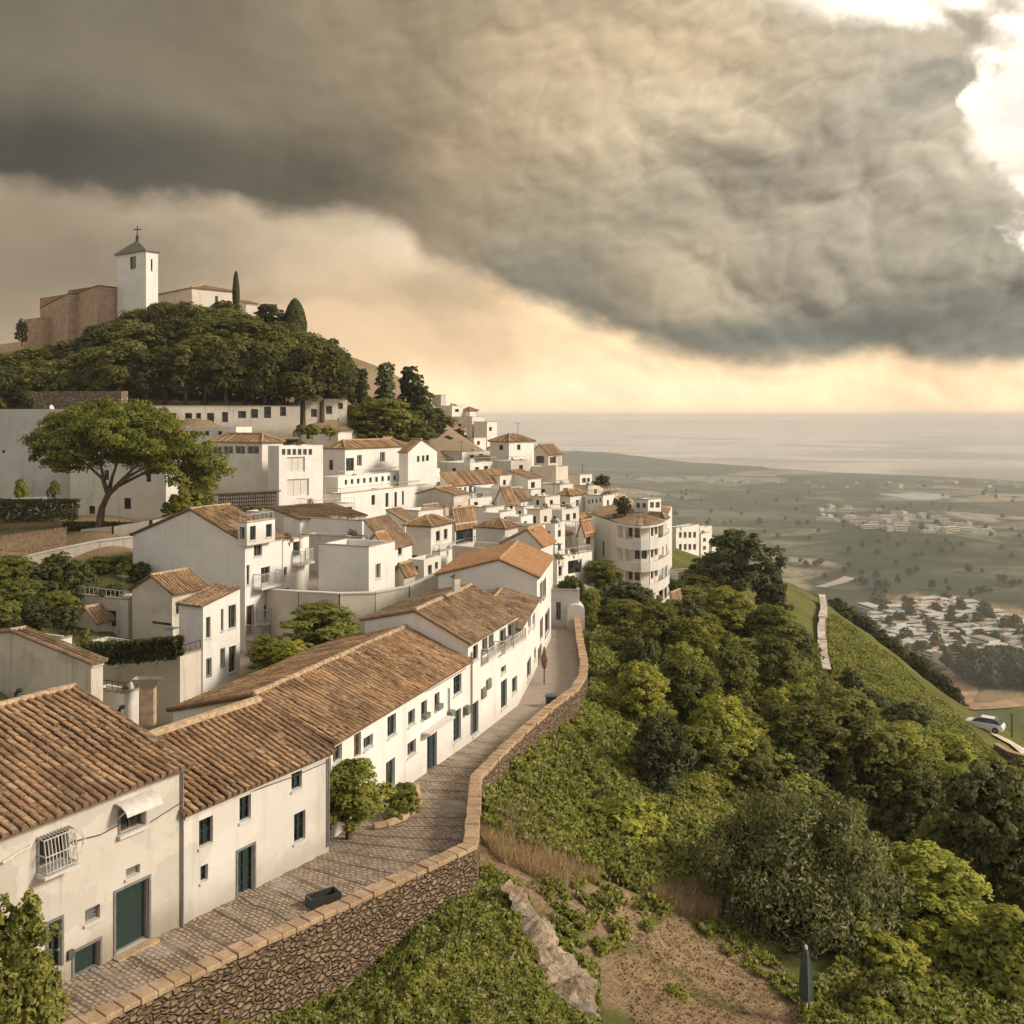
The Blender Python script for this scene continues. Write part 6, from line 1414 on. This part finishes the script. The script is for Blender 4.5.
# ------------------------------------------------------------------ ground cover, rocks, path, valley
def cover(name,label_kind,poly,n,size,mat_,seed,hgt=.25,blade=False,clumpiness=None):
    rg=np.random.RandomState(seed); xs=[p[0] for p in poly]; ys=[p[1] for p in poly]
    # corners of the patch mapped onto the terrain, then filled evenly in metres
    W=[march(*p) for p in poly]; W=[(w.x,w.y) for w in W if w is not None]
    ax=np.array(W); x0,y0=ax.min(0); x1,y1=ax.max(0); X=rg.uniform(x0,x1,n*4); Y=rg.uniform(y0,y1,n*4)
    # density falls with distance
    keep=rg.rand(n*4)<np.clip((y0/Y)**1.4,0,1); X,Y=X[keep],Y[keep]
    ins=np.zeros(len(X),bool); P=W
    for i in range(len(P)):
        (xa,ya),(xb,yb)=P[i],P[i-1]; c=((ya>Y)!=(yb>Y))&(X<(xb-xa)*(Y-ya)/(yb-ya+1e-9)+xa); ins^=c
    X,Y=X[ins],Y[ins]
    bump=vnoise(X,Y,1.5,2,4)*.5+.5; big=vnoise(X,Y,5,4,3)*.5+.5
    dens=np.clip(bump*1.6+.15,0,1) if clumpiness is None else np.clip((bump-clumpiness)*4,0,1)
    k=rg.rand(len(X))<dens; X,Y,bump,big=X[k][:n],Y[k][:n],bump[k][:n],big[k][:n]
    # keep clear of the parapet and the lane
    Z=ground_np(X,Y)+hgt*bump*1.3*rg.rand(len(X))**.6+hgt*.3*big
    c=np.stack([X,Y,Z],1); m=len(X)
    if blade:
        hh=rg.uniform(.5,1.2,m)*hgt*1.6; a=rg.rand(m)*6.283; w=size*.16; lean=rg.normal(size=(m,2))*.35*hh[:,None]
        base=np.stack([X,Y,ground_np(X,Y)-.03],1); dx=np.stack([np.cos(a)*w,np.sin(a)*w,np.zeros(m)],1); tp=base+np.stack([lean[:,0],lean[:,1],hh],1)
        v=np.stack([base-dx,base+dx,tp+dx*.3,tp-dx*.3],1); uv=np.repeat(np.stack([rg.rand(m),rg.rand(m)*.8],1)[:,None,:],4,1); me=quads_mesh(name,v,uv,M[mat_])
    else:
        nn=np.stack([rg.normal(size=m)*.4+.2,rg.normal(size=m)*.4-.3,np.ones(m)*.7],1); s=rg.uniform(.6,1.3,m)*size*np.clip(Y/y0,1,3)**.7
        me=leaf_quads(c,nn,s,rg,M[mat_],name,uvx=big,tilt=.8)
    o=link(bpy.data.objects.new(name,me)); o['kind']='stuff'; return o
cover('grass_cover','', [(180,1090),(230,1028),(352,955),(430,905),(478,872),(515,885),(540,930),(556,965),(540,1000),(545,1090)],150000,.085,'leaf_grass',1,.42)
cover('bank_scrub','', [(484,832),(484,770),(535,742),(590,700),(590,640),(600,625),(650,640),(660,700),(700,780),(760,830),(700,880),(640,895),(560,860),(520,850)],150000,.115,'leaf_grass',2,.55)
cover('lower_scrub','', [(560,870),(640,900),(700,880),(690,900),(640,940),(600,960),(585,985),(560,950),(530,890)],26000,.11,'leaf_grass',3,.3,clumpiness=.50)
cover('spur_grass','', [(829,616),(842,620),(900,664),(950,708),(984,744),(1015,778),(990,795),(920,742),(860,706),(829,672)],70000,.17,'leaf_grass',4,.30)
cover('dry_grass','', [(482,842),(482,815),(520,808),(560,840),(600,880),(560,893),(500,862)],9000,.10,'straw',5,.30,True)
cover('dry_grass','', [(650,895),(690,872),(722,886),(716,925),(680,915)],5000,.09,'straw',6,.28,True)
0 and cover('dry_grass','', [(560,890),(600,905),(640,950),(600,1030),(585,1090),(620,1090),(660,1000),(640,930)],2600,.09,'leaf_rust',7,.22,True)
cover('right_scrub','', [(800,1060),(800,1000),(850,960),(900,900),(1000,880),(1080,900),(1100,1060)],60000,.12,'leaf_grass',8,.5)
cover('slope_scrub','', [(640,650),(700,630),(800,640),(830,660),(1040,790),(1100,900),(1000,900),(900,960),(880,860),(760,830),(700,780)],90000,.22,'leaf_mid',9,.7)
cover('path_scrub','', [(690,922),(740,930),(800,985),(825,1005),(800,1012),(770,985),(720,950)],5000,.10,'leaf_grass',12,.25,clumpiness=.4)
cover('path_scrub','', [(545,960),(600,975),(600,1050),(560,1080),(540,1040)],14000,.10,'leaf_grass',13,.3)
# pebbles on the dirt path
rg=np.random.RandomState(3); W=[march(*p) for p in ((600,905),(700,890),(720,940),(800,1000),(820,1050),(640,1050),(620,980))]; A=np.array([(w.x,w.y) for w in W]); 
X=rg.uniform(A[:,0].min(),A[:,0].max(),5200); Y=rg.uniform(A[:,1].min(),A[:,1].max(),5200); ins=np.zeros(len(X),bool)
for i in range(len(A)):
    (xa,ya),(xb,yb)=A[i],A[i-1]; ins^=((ya>Y)!=(yb>Y))&(X<(xb-xa)*(Y-ya)/(yb-ya+1e-9)+xa)
X,Y=X[ins],Y[ins]; c=np.stack([X,Y,ground_np(X,Y)+.03],1); nn=rg.normal(size=c.shape)+[0,0,1]
me=leaf_quads(c,nn,rg.uniform(.04,.10,len(c)),rg,M['leaf_rust'],'path_litter',aspect=1.2); o=link(bpy.data.objects.new('path_litter',me)); o['kind']='stuff'
# ---- rock outcrop
def outcrop(name,label,pts,seed,hz_=1.0,drop=2.0,res=10):
    P=[at(*p[:3]) for p in pts]; Wd=[p[3] for p in pts]; mb=MB(); rows=[]
    rgx=random.Random(seed)
    n=0; pts2=[];w2=[]
    for i in range(len(P)-1):
        for k in range(res): pts2.append(P[i].lerp(P[i+1],k/res)); w2.append(Wd[i]+(Wd[i+1]-Wd[i])*k/res)
    pts2.append(P[-1]); w2.append(Wd[-1])
    for i,(p,w) in enumerate(zip(pts2,w2)):
        d=(pts2[min(i+1,len(pts2)-1)]-pts2[max(0,i-1)]); d.z=0; d.normalize(); nn=Vector((d.y,-d.x,0)); 
        if nn.x<0: nn=-nn
        row=[]
        m=30
        for j in range(m+1):
            f=j/m
            if f<.45: off=-w/2+w*(f/.45); z=.0-.12*abs(f/.225-1)**3
            else: g=(f-.45)/.55; off=w/2+.25*g*drop**.5; z=-.12-g*drop
            q=p+nn*off+Vector((0,0,z)); a,b=q.x+q.z*.7,q.y+q.z*1.1
            s=float(vnoise(a*1.0,b*1.0,1.9,seed%6,5))*.30-abs(float(vnoise(a,b,.9,(seed+2)%6,4)))*.38
            row.append(q+nn*s*(1 if f>.4 else .5)+Vector((0,0,s*.6)))
        rows.append(row)
    for i in range(len(rows)-1):
        for j in range(len(rows[0])-1): mb.face([rows[i][j],rows[i+1][j],rows[i+1][j+1],rows[i][j+1]])
    b=P[-1]-Vector((0,0,drop)); return top(mb,name,M['rock'],label,'rock',b)
outcrop('rock_outcrop','long pale ochre and grey rock ledge between the green lawn and the dirt path',[(508,878,33.6,.6),(522,897,33.2,.8),(538,924,32.2,1.0),(556,953,31.0,1.3),(568,981,30.0,1.6),(566,1035,28.5,1.8)],2,drop=2.2,res=30)
outcrop('rubble_ridge','pale rubble rock slope descending behind the long white house, tree at its top',[(600,482,123,1.6),(612,487,121,2.2),(622,496,119,2.2),(634,506,117,1.2)],3,drop=2.5,res=10)
place(DARK[1],603,474,122,17,'small dark tree on top of the rubble rock slope',pybase=486)
place(DARK[0],624,496,103,18,'dark little tree growing on the curved building roof',pybase=520)
# ---- stone path / wall on the spur
def ribbon(name,pts,wd,mat_,kind='structure',lift=.12,fixz=True,label=None,cat=None):
    Q=[]
    for p in pts:
        q=march(p[0],p[1]) if len(p)<3 else at(*p)
        if q is None: continue
        Q.append((q,p[3] if len(p)>3 else wd))
    R=[]
    for (a,wa),(b,wb) in zip(Q[:-1],Q[1:]):
        n=max(2,int((b-a).length/ (wa*.8)))
        for k in range(n): R.append((a.lerp(b,k/n),wa+(wb-wa)*k/n))
    R.append(Q[-1]); mb=MB(); s=0; prev=None
    for i,(p,w) in enumerate(R):
        d=(R[min(i+1,len(R)-1)][0]-R[max(0,i-1)][0]); d.z=0; d.normalize(); n=Vector((d.y,-d.x,0))*w/2
        row=[]
        for f in (-1,-.5,0,.5,1):
            q=p+n*f; row.append(Vector((q.x,q.y,gz(q.x,q.y)+lift)))
        if prev:
            s2=s+(R[i][0]-R[i-1][0]).length
            for j in range(4): mb.face([prev[j],prev[j+1],row[j+1],row[j]],0,[(j*w/4,s),((j+1)*w/4,s),((j+1)*w/4,s2),(j*w/4,s2)])
            s=s2
        prev=row
    o=mb.build(name,M[mat_]); o['kind']=kind; return o
simple('road_pale',(.46,.38,.29),.95,.1,.2,.5); simple('road_earth',(.42,.27,.155),.95,.1,.3,.08)
simple('white_track',(.58,.50,.40),.95,.1,.3,1.2)
# retaining wall with a stony top running down the spur
P=[at(822,595,134),at(824,608,128),at(821,630,115),at(823,652,108),at(827,670,102)]
t=thing('hill_wall','tall pale stone wall with ochre top running down the grassy spur','wall',P[-1]-Vector((0,0,3))); mb=MB(); mc=MB(); s=0
for i,(a,b) in enumerate(zip(P[:-1],P[1:])):
    d=(b-a); d.z=0; d.normalize(); n=Vector((d.y,-d.x,0)); 
    if n.x<0: n=-n
    L=(b-a).length
    for sg,dz in ((1,.0),(-1,.0)):
        mb.face([a+n*.45*sg-Vector((0,0,4)),b+n*.45*sg-Vector((0,0,4)),b+n*.45*sg,a+n*.45*sg],0,[(s,0),(s+L,0),(s+L,4),(s,4)])
    m=max(1,int(L/3.2))
    for k in range(m):
        p=a.lerp(b,k/m); q=a.lerp(b,(k+.99)/m); w=.42+.08*math.sin(k*2.1); h=.10+.06*((k*7+i)%3)
        mc.box(p-n*w,q-p,n*w*2,Vector((0,0,h)))
    s+=L
mb.build('rubble_face',M['wall_stone_pale'],t); mc.build('coping',M['white_track'],t)
simple('white_track',(.58,.50,.40),.95,.1,.25,1.2)
ribbon('hill_path',[(800,574,150),(812,584,146),(822,598,142)],2.2,'white_track')
ribbon('hill_path',[(770,588,112),(780,600,110),(786,612,108)],2.6,'white_track')
# pale road with stone edge at the far right, car beside it
ribbon('edge_road',[(1000,738,110),(1020,742,108),(1060,750,104),(1120,764,98)],3.4,'white_track',lift=.25)
wall_thing('road_wall','pale stone retaining wall under the road at the right edge',[(996,744,104),(1010,752,101),(1040,760,98),(1100,772,94)],3.2,'wall_stone_pale',.5,cap='coping')
# ---- car
def car(px,py,Y,rz):
    b=at(px,py,Y); b.z=max(b.z,gz(b.x,b.y)); t=thing('parked_car','white car with dark windows parked on the slope beside the pale road','car',b)
    c,s=math.cos(rz),math.sin(rz); X=Vector((c,s,0)); Yv=Vector((-s,c,0)); Z=Vector((0,0,1)); L=4.1
    prof=[(-2.05,.35),(-2.05,.72),(-1.95,.9),(-1.2,1.0),(1.1,.98),(1.75,.88),(2.02,.7),(2.05,.35)]
    cab=[(-1.85,.92),(-1.45,1.36),(-.9,1.46),(.1,1.46),(.5,1.36),(1.15,.97)]
    def loft(pr,w0,w1,m,mb):
        def pt(x,z,w,sg): return b+X*x+Z*z+Yv*w*sg
        zmax=max(z for _,z in pr); zmin=min(z for _,z in pr)
        W=lambda z:w0+(w1-w0)*(z-zmin)/(zmax-zmin)
        for i in range(len(pr)-1):
            (x0,z0),(x1,z1)=pr[i],pr[i+1]; mb.face([pt(x0,z0,W(z0),-1),pt(x1,z1,W(z1),-1),pt(x1,z1,W(z1),1),pt(x0,z0,W(z0),1)],m)
        for sg in (1,-1): mb.face([pt(x,z,W(z),sg) for x,z in pr],m)
        mb.face([pt(pr[0][0],pr[0][1],w0,1),pt(pr[0][0],pr[0][1],w0,-1),pt(pr[-1][0],pr[-1][1],w0,-1),pt(pr[-1][0],pr[-1][1],w0,1)],m)
    mb=MB(); loft(prof,.86,.82,0,mb); mb.build('body',M['paint_white_car'],t)
    mb=MB(); loft(cab,.78,.6,0,mb); mb.build('windows',M['glass'],t)
    mb=MB(); mb.box(b+X*-1.1-Yv*.56+Z*1.462,X*1.35,Yv*1.12,Z*.03); mb.build('roof_panel',M['paint_white_car'],t)
    for x in (-1.3,1.3):
        for sg in (1,-1):
            mb=MB(); q=b+X*x+Yv*sg*.72+Z*.33; mb.tube([q,q+Yv*sg*.18],[.33,.33],14); w=mb.build('wheel',M['rubber'],t)
            mb=MB(); mb.tube([q+Yv*sg*.181,q+Yv*sg*.20],[.2,.2],10); mb.build('rim',M['frame_grey'],w)
    for sg in (1,-1):
        mb=MB(); mb.ball(b+X*1.98+Yv*sg*.62+Z*.68,.12,8,6,0,(.6,1,.7)); mb.build('headlight',M['frame_white'],t)
car(984,742,112,2.5)
mb=MB(); b=at(1012,733,118); b.z-=.5; mb.tube([b,b+Vector((0,0,2.6))],[.12,.1],8); mb.ball(b+Vector((0,0,2.65)),.14); top(mb,'fence_post',M['brown_wood'],'lone dark post beside the green field at the right edge','post',b)
# ---- valley roads
ribbon('valley_road',[(970,668),(962,678),(966,690),(960,702),(975,708),(1000,706),(1040,700)],16,'road_earth',lift=.8)
ribbon('valley_road',[(925,606),(940,598),(958,597),(950,603),(965,608),(985,614),(1000,620),(1015,632)],11,'road_earth',lift=1.0)
ribbon('valley_road',[(820,588),(838,583),(850,578)],14,'road_pale',lift=1.0)
ribbon('valley_track',[(880,612),(905,618),(930,612)],12,'road_pale',lift=1.0)
# ---- valley town
protos=[]
for k,(l,w,h,st) in enumerate(((14,10,6.5,2),(20,11,8.5,3),(11,9,4.5,1),(28,12,6,2))):
    t=thing('valley_house','','house',(0,0,0)); mb=MB(); mb.box((-l/2,-w/2,-3),(l,0,0),(0,w,0),(0,0,h+3)); mb.build('wall',M['plaster'],t)
    mb=MB(); mb.box((-l/2+.4,-w/2+.4,h+.01),(l-.8,0,0),(0,w-.8,0),(0,0,.3)) if k!=2 else [mb.face([(-l/2-.4,-w/2-.4,h+.01),(l/2+.4,-w/2-.4,h+.01),(l/2-2,0,h+2),(-l/2+2,0,h+2)]),mb.face([(-l/2-.4,w/2+.4,h+.01),(l/2+.4,w/2+.4,h+.01),(l/2-2,0,h+2),(-l/2+2,0,h+2)]),mb.face([(-l/2-.4,-w/2-.4,h+.01),(-l/2-.4,w/2+.4,h+.01),(-l/2+2,0,h+2)]),mb.face([(l/2+.4,-w/2-.4,h+.01),(l/2+.4,w/2+.4,h+.01),(l/2-2,0,h+2)])]
    mb.build('roof',M['tiles_orange' if k==2 else ('terrace' if k==1 else 'plaster_grey')],t)
    for s_ in range(st):
        z=h*(s_+.4)/st; mb=MB(); mb.box((-l/2+.7,-w/2-.06,z),(l-1.4,0,0),(0,w+.12,0),(0,0,1.2)); mb.build('window_band',M['glass'],t)
    t['_used']=0; protos.append(t)
labs=['long flat white block in the valley town','tall flat white block in the valley town','small orange-roofed house in the valley town','broad low white building in the valley town']
rgx=random.Random(5); cnt=[0]*4; seen=[]
def town(poly,n,scale,where,gname,seed,rot0):
    rgx=random.Random(seed); xs=[p[0] for p in poly]; ys=[p[1] for p in poly]; k=0; tries=0
    while k<n and tries<n*30:
        tries+=1; px=rgx.uniform(min(xs),max(xs)); py=rgx.uniform(min(ys),max(ys)); py=round(py/ (4.6 if scale>.8 else 2.4))*(4.6 if scale>.8 else 2.4)
        if not inside(px,py,poly): continue
        q=march(px,py)
        if q is None or q.y<380: continue
        if any((q.x-a)**2+((q.y-b)/1.5)**2<(10.5*scale)**2 for a,b in seen): continue
        seen.append((q.x,q.y)); i=rgx.choice((0,0,1,2,3,3)); p=protos[i]
        if not p['_used']: o=p; p['_used']=1
        else: o=copy_tree(p)
        o.location=(q.x,q.y,gz(q.x,q.y)); s=scale*rgx.uniform(.8,1.25); o.scale=(s,s,s); o.rotation_euler=(0,0,rot0+rgx.uniform(-.15,.15)+rgx.choice((0,0,1.57)))
        o['label']=labs[i].replace('the valley town',where); o['group']=gname+', '+('long','tall','orange-roofed','broad')[i]; k+=1
    return k
a=town([(868,612),(905,603),(960,600),(1030,628),(1060,660),(1040,668),(940,662),(905,648),(880,632)],230,.85,'the valley town','houses of the valley town',1,.25)
b_=town([(800,512),(840,507),(900,512),(960,522),(1000,534),(960,535),(880,530),(820,522)],60,.8,'the far village on the plain','houses of the far village',2,.1)
c_=town([(600,480),(700,482),(1030,478),(1030,492),(850,488),(640,486)],26,.9,'the coastal strip','houses along the coast',3,0)
print('TOWN',a,b_,c_)
for p in protos:
    if not p['_used']: bpy.data.objects.remove(p)
rgx=random.Random(9)
def fartrees(poly,n,label,group,seed,s0,s1):
    rgx=random.Random(seed); xs=[p[0] for p in poly]; ys=[p[1] for p in poly]; k=0; tr=0
    while k<n and tr<n*20:
        tr+=1; px=rgx.uniform(min(xs),max(xs)); py=rgx.uniform(min(ys),max(ys))
        if not inside(px,py,poly): continue
        q=march(px,py)
        if q is None or q.y<320: continue
        s=rgx.uniform(s0,s1); put(FARB[k%2],q.x,q.y,gz(q.x,q.y)-.3,s,s*rgx.uniform(.8,1.2),label,group,None,rgx); k+=1
fartrees([(870,605),(960,600),(1030,628),(1030,690),(960,668),(900,650)],70,'dark tree standing among the houses of the valley town','trees of the valley town',1,1.4,2.4)
fartrees([(940,660),(1040,662),(1040,690),(980,690),(945,672)],60,'dark tree in the belt between valley town and brown road','belt of trees below the valley town',2,1.8,2.9)
fartrees([(560,470),(1030,492),(1030,600),(880,600),(720,540),(600,500)],160,'distant dark tree on the hazy plain','scattered trees of the plain',3,.9,1.9)
# ---- haze
hb=MB(); hb.box((-9000,-60,-215),(18000,0,0),(0,75000,0),(0,0,215+60)) if False else None
EXPO=0.25; HAZE=.00015; SUN_E=3.0; SUN_AZ=97; SUN_EL=31
w=bpy.data.worlds.new("World"); SC.world=w; w.use_nodes=True; nt=w.node_tree; N=NB(nt); bg=nt.nodes['Background']
sky=N.n('ShaderNodeTexSky',sky_type='NISHITA'); sky.sun_disc=False; sky.sun_elevation=R_(SUN_EL); sky.sun_rotation=R_(SUN_AZ); sky.dust_density=4
D=N.n('ShaderNodeTexCoord').outputs['Generated']
s=N.n('ShaderNodeSeparateXYZ',i_Vector=D); X,Y,Z=s.outputs
az=N.math('ARCTAN2',X,Y); el=N.math('ARCSINE',Z)
# stretch elevation near the horizon only mildly, clouds as a field over (azimuth, elevation)
P=N.n('ShaderNodeCombineXYZ',i_X=az,i_Y=el,i_Z=0.0).outputs[0]
def n2(v,sc,det=6,r=.55,dist=0): return N.noise(v,sc,det,r,dist)
warpc=N.vmath('SUBTRACT',N.noise(N.scalev(P,(1,1.6,1)),3.2,5,.55,0,True),(.5,.5,.5))
W=N.vmath('ADD',P,N.vmath('MULTIPLY',warpc,(.20,.11,0)))
warpf=N.vmath('SUBTRACT',N.noise(N.scalev(P,(1,1.4,1)),11,6,.6,0,True),(.5,.5,.5))
W2=N.vmath('ADD',W,N.vmath('MULTIPLY',warpf,(.085,.065,0)))
def a_(px): return math.atan((px-512)/1000)
def e_(px,py): return math.atan((HZ-py)/1000*math.cos(a_(px)))
def blob(col,px,py,rx,ry,c,k=1.0,soft=.15,vec=None,rot=0):
    v=N.vmath('SUBTRACT',vec if vec is not None else W,(a_(px),e_(px,py),0))
    if rot:
        r=N.n('ShaderNodeVectorRotate',rotation_type='Z_AXIS',i_Vector=v,i_Angle=R_(rot)); v=r.outputs[0]
    v=N.vmath('MULTIPLY',v,(1000/rx,1000/ry,0)); l=N.vmath('LENGTH',v)
    return N.mix(N.ss(l,soft,1.0,k,0),col,c)
PB=N.scalev(N.vmath('ADD',P,N.vmath('MULTIPLY',warpc,(.07,.05,0))),(1,1.35,1))
def billow(v):
    t=None
    for sc,am in ((3.6,.50),(8,.30),(18,.15),(40,.07)):
        n=N.math('ABSOLUTE',N.math('SUBTRACT',N.math('MULTIPLY',N.noise(v,sc,1.5,.5,.15),2),1)); n=N.math('MULTIPLY',N.math('POWER',n,.75),am)
        t=n if t is None else N.math('ADD',t,n)
    return t
h1=billow(PB); h2=billow(N.vmath('ADD',PB,(.008,.011,0)))
rel=N.math('SUBTRACT',h1,h2)
elw=N.n('ShaderNodeSeparateXYZ',i_Vector=W).outputs[1]
elw2=N.n('ShaderNodeSeparateXYZ',i_Vector=W2).outputs[1]; azw=N.n('ShaderNodeSeparateXYZ',i_Vector=W2).outputs[0]
S=lambda r,g,b:tuple((x/255)**2.2 for x in (r,g,b))
clear=N.ramp(N.ss(el,-.02,.5,0,1,'LINEAR'),[(0,S(278,232,172)),(.07,S(276,240,190)),(.20,S(262,228,180)),(.5,S(238,222,196)),(1,S(225,220,208))])
nish=N.vmath('SCALE',sky.outputs[0],.10)
clear=N.mix(.12,clear,nish)
# lower layer: pale veil on the left, glowing in the middle
low=clear
low=blob(low,-40,300,480,230,S(156,140,117),.95,.25)
low=blob(low,-60,235,470,130,S(138,127,108),.8,.2)
low=blob(low,380,330,190,95,S(196,170,136),.7,.1)
low=blob(low,300,215,170,60,S(166,148,120),.6,.1)
low=blob(low,600,398,330,60,(1.30,.98,.64),.7,.1)
low=blob(low,560,300,60,26,S(255,226,176),.7,.1,W2)
low=blob(low,500,290,60,24,S(240,206,158),.6,.1,W2)
low=blob(low,120,260,260,40,S(128,118,101),.7,.1,W2)
low=blob(low,250,300,160,26,S(150,134,110),.6,.1,W2)
low=blob(low,420,285,130,35,S(176,156,126),.6,.1,W2)
# upper cloud deck
deck=N.ramp(N.ss(azw,-.55,.55,0,1,'LINEAR'),[(0,S(112,104,88)),(.25,S(126,115,95)),(.45,S(162,143,115)),(.6,S(184,164,133)),(.8,S(180,167,144)),(1,S(168,160,142))])
deck=blob(deck,60,170,430,85,S(74,72,65),.95,.1,None,6)
deck=blob(deck,300,180,300,70,S(96,90,77),.8,.1,None,-8)
deck=blob(deck,-50,20,300,110,S(110,101,84),.6)
deck=blob(deck,640,60,200,80,S(206,180,143),.8)
deck=blob(deck,690,110,150,75,S(218,197,163),.7,.1,W2)
deck=blob(deck,470,160,100,70,S(182,158,124),.7,.1,W2)
deck=blob(deck,560,250,150,110,S(150,140,118),.7)
deck=blob(deck,540,290,150,60,S(126,121,107),.8,.1,W2)
deck=blob(deck,700,200,150,80,S(170,158,134),.7,.1,W2)
deck=blob(deck,780,160,120,45,S(146,137,119),.8,.1,W2)
deck=blob(deck,900,90,110,42,S(148,140,124),.85,.1,W2,-25)
deck=blob(deck,960,170,120,70,S(190,176,150),.7,.1,W2)
deck=blob(deck,870,260,200,70,S(160,150,130),.7,.1,W2)
deck=blob(deck,820,325,420,42,S(112,114,103),.95,.1,W)
deck=blob(deck,1000,330,260,50,S(120,118,104),.8)
deck=blob(deck,760,352,330,18,S(138,128,108),.6,.1,W)
# lower edge of the deck
cv=N.n('ShaderNodeFloatCurve'); cm=cv.mapping.curves[0]
edge=[(-300,150),(0,188),(130,212),(260,224),(370,232),(430,262),(500,298),(560,322),(620,346),(700,362),(800,366),(1024,372),(1300,368)]
ptsc=[((a_(x)+.8)/1.6,e_(x,y)/.5) for x,y in edge]
while len(cm.points)<len(ptsc): cm.points.new(.5,.5)
for q,(x,y) in zip(cm.points,ptsc): q.location=(x,y)
cv.mapping.update(); N.set(cv.inputs[1],N.ss(az,-.8,.8,0,1,'LINEAR'))
eb=N.math('MULTIPLY',cv.outputs[0],.5)
dd=N.math('SUBTRACT',N.math('ADD',N.math('MULTIPLY',el,.5),N.math('MULTIPLY',elw2,.5)),eb)
dd=N.math('ADD',dd,N.math('MULTIPLY',N.math('SUBTRACT',h1,.36),.055))
dm=N.ss(dd,-.012,.014)
col=N.mix(dm,N.vmath('MULTIPLY',low,(1.04,1.01,1.0)),N.vmath('MULTIPLY',deck,(.94,.965,1.005)))
# billow relief: light from the upper right
V3=N.scalev(W2,(2.3,2.7,1)); rel2=N.math('SUBTRACT',N.noise(V3,6,7,.6,.2),N.noise(N.vmath('ADD',V3,(.03,.035,0)),6,7,.6,.2))
amt=N.ss(azw,-.40,.30,.15,1.0); amt=N.math('MULTIPLY',amt,N.ss(dd,-.05,.05,.25,1))
lum=N.math('ADD',1.0,N.math('MULTIPLY',N.math('ADD',N.math('MULTIPLY',rel,2.8),N.math('MULTIPLY',rel2,.35)),amt))
big=N.math('MULTIPLY',N.ss(N.noise(W,2.6,6,.6),.3,.7,.88,1.12),N.ss(N.noise(W2,6,5,.55),.3,.7,.90,1.10))
col=N.vmath('SCALE',col,N.math('MULTIPLY',N.math('MAXIMUM',lum,.6),big))
# breaks of bright sky, upper right
br=clear
hot=(1.25,1.12,.93)
warpg=N.vmath('SUBTRACT',N.noise(P,26,6,.62,0,True),(.5,.5,.5)); W3=N.vmath('ADD',W2,N.vmath('MULTIPLY',warpg,(.045,.040,0)))
def brk(px,py,rx,ry,rot,c,soft=.72,k=1.0):
    global col
    v=N.vmath('SUBTRACT',W3,(a_(px),e_(px,py),0)); v=N.n('ShaderNodeVectorRotate',rotation_type='Z_AXIS',i_Vector=v,i_Angle=R_(rot)).outputs[0]
    l=N.vmath('LENGTH',N.vmath('MULTIPLY',v,(1000/rx,1000/ry,0))); l=N.math('ADD',l,N.math('MULTIPLY',N.math('SUBTRACT',h1,.36),.9))
    col=N.mix(N.ss(l,soft,1.0,k,0),col,c)
brk(1095,95,112,108,0,hot,.6); brk(1108,95,110,104,0,(.84,.78,.69),.5); brk(905,-30,118,50,0,hot,.45); brk(1025,28,48,26,-25,hot,.4); brk(955,95,15,26,0,hot,.3); brk(1050,225,42,60,0,hot,.45); brk(985,55,26,9,-30,hot,.3,.8)
 
col=blob(col,962,18,66,26,S(158,148,130),.9,.2,W3,38); col=blob(col,905,48,60,22,S(196,182,156),.8,.1,W3,10); col=blob(col,1010,-8,40,14,S(190,178,156),.7,.1,W3,30)
# behind and overhead: even bright overcast
back=N.ss(Y,.15,-.35); over=N.ss(el,.55,.95)
f=N.math('MAXIMUM',back,over); col=N.mix(f,col,N.vmath('MULTIPLY',N.mix(.25,(.52,.485,.43),nish),(1,1,1)))
N.set(bg.inputs[0],N.vmath('SCALE',col,10.0)); bg.inputs[1].default_value=.10
# ------------------------------------------------------------------ camera, light, air
cam=bpy.data.cameras.new('camera'); co=link(bpy.data.objects.new('camera',cam)); co.location=(0,0,0); co.rotation_euler=(R_(90),0,0)
cam.sensor_width=36; cam.lens=36*F/1024; cam.shift_y=-(512-HZ)/1024; cam.clip_start=.5; cam.clip_end=200000; SC.camera=co
SC.view_settings.view_transform='Standard'; SC.view_settings.look='None'; SC.view_settings.gamma=1; SC.view_settings.exposure=EXPO
sun=bpy.data.lights.new('sun','SUN'); sun.energy=SUN_E; sun.angle=R_(14); sun.color=(1,.885,.75)
so=link(bpy.data.objects.new('sun',sun)); SD=Vector((math.sin(R_(SUN_AZ))*math.cos(R_(SUN_EL)),math.cos(R_(SUN_AZ))*math.cos(R_(SUN_EL)),math.sin(R_(SUN_EL))))
so.rotation_euler=SD.to_track_quat('Z','Y').to_euler(); so.location=(0,0,60)
cy=SC.cycles; cy.max_bounces=5; cy.diffuse_bounces=3; cy.glossy_bounces=2; cy.transmission_bounces=3; cy.transparent_max_bounces=8; cy.volume_bounces=2
cy.use_adaptive_sampling=True; cy.adaptive_threshold=.03; cy.use_denoising=True

# ---- air: one even volume round the whole place
hz=MB(); hz.box((-12000,-80,-204),(24000,0,0),(0,13000,0),(0,0,204+31))
def hm(N,b):
    nt=N.nt; out=[x for x in nt.nodes if x.type=='OUTPUT_MATERIAL'][0]; nt.nodes.remove(b)
    v=nt.nodes.new('ShaderNodeVolumePrincipled'); v.inputs['Color'].default_value=(.96,.94,.90,1); v.inputs['Density'].default_value=HAZE; v.inputs['Anisotropy'].default_value=.0
    nt.links.new(v.outputs[0],out.inputs['Volume'])
M['haze']=mat('haze',hm)
h=hz.build('haze',M['haze']); h['kind']='stuff'
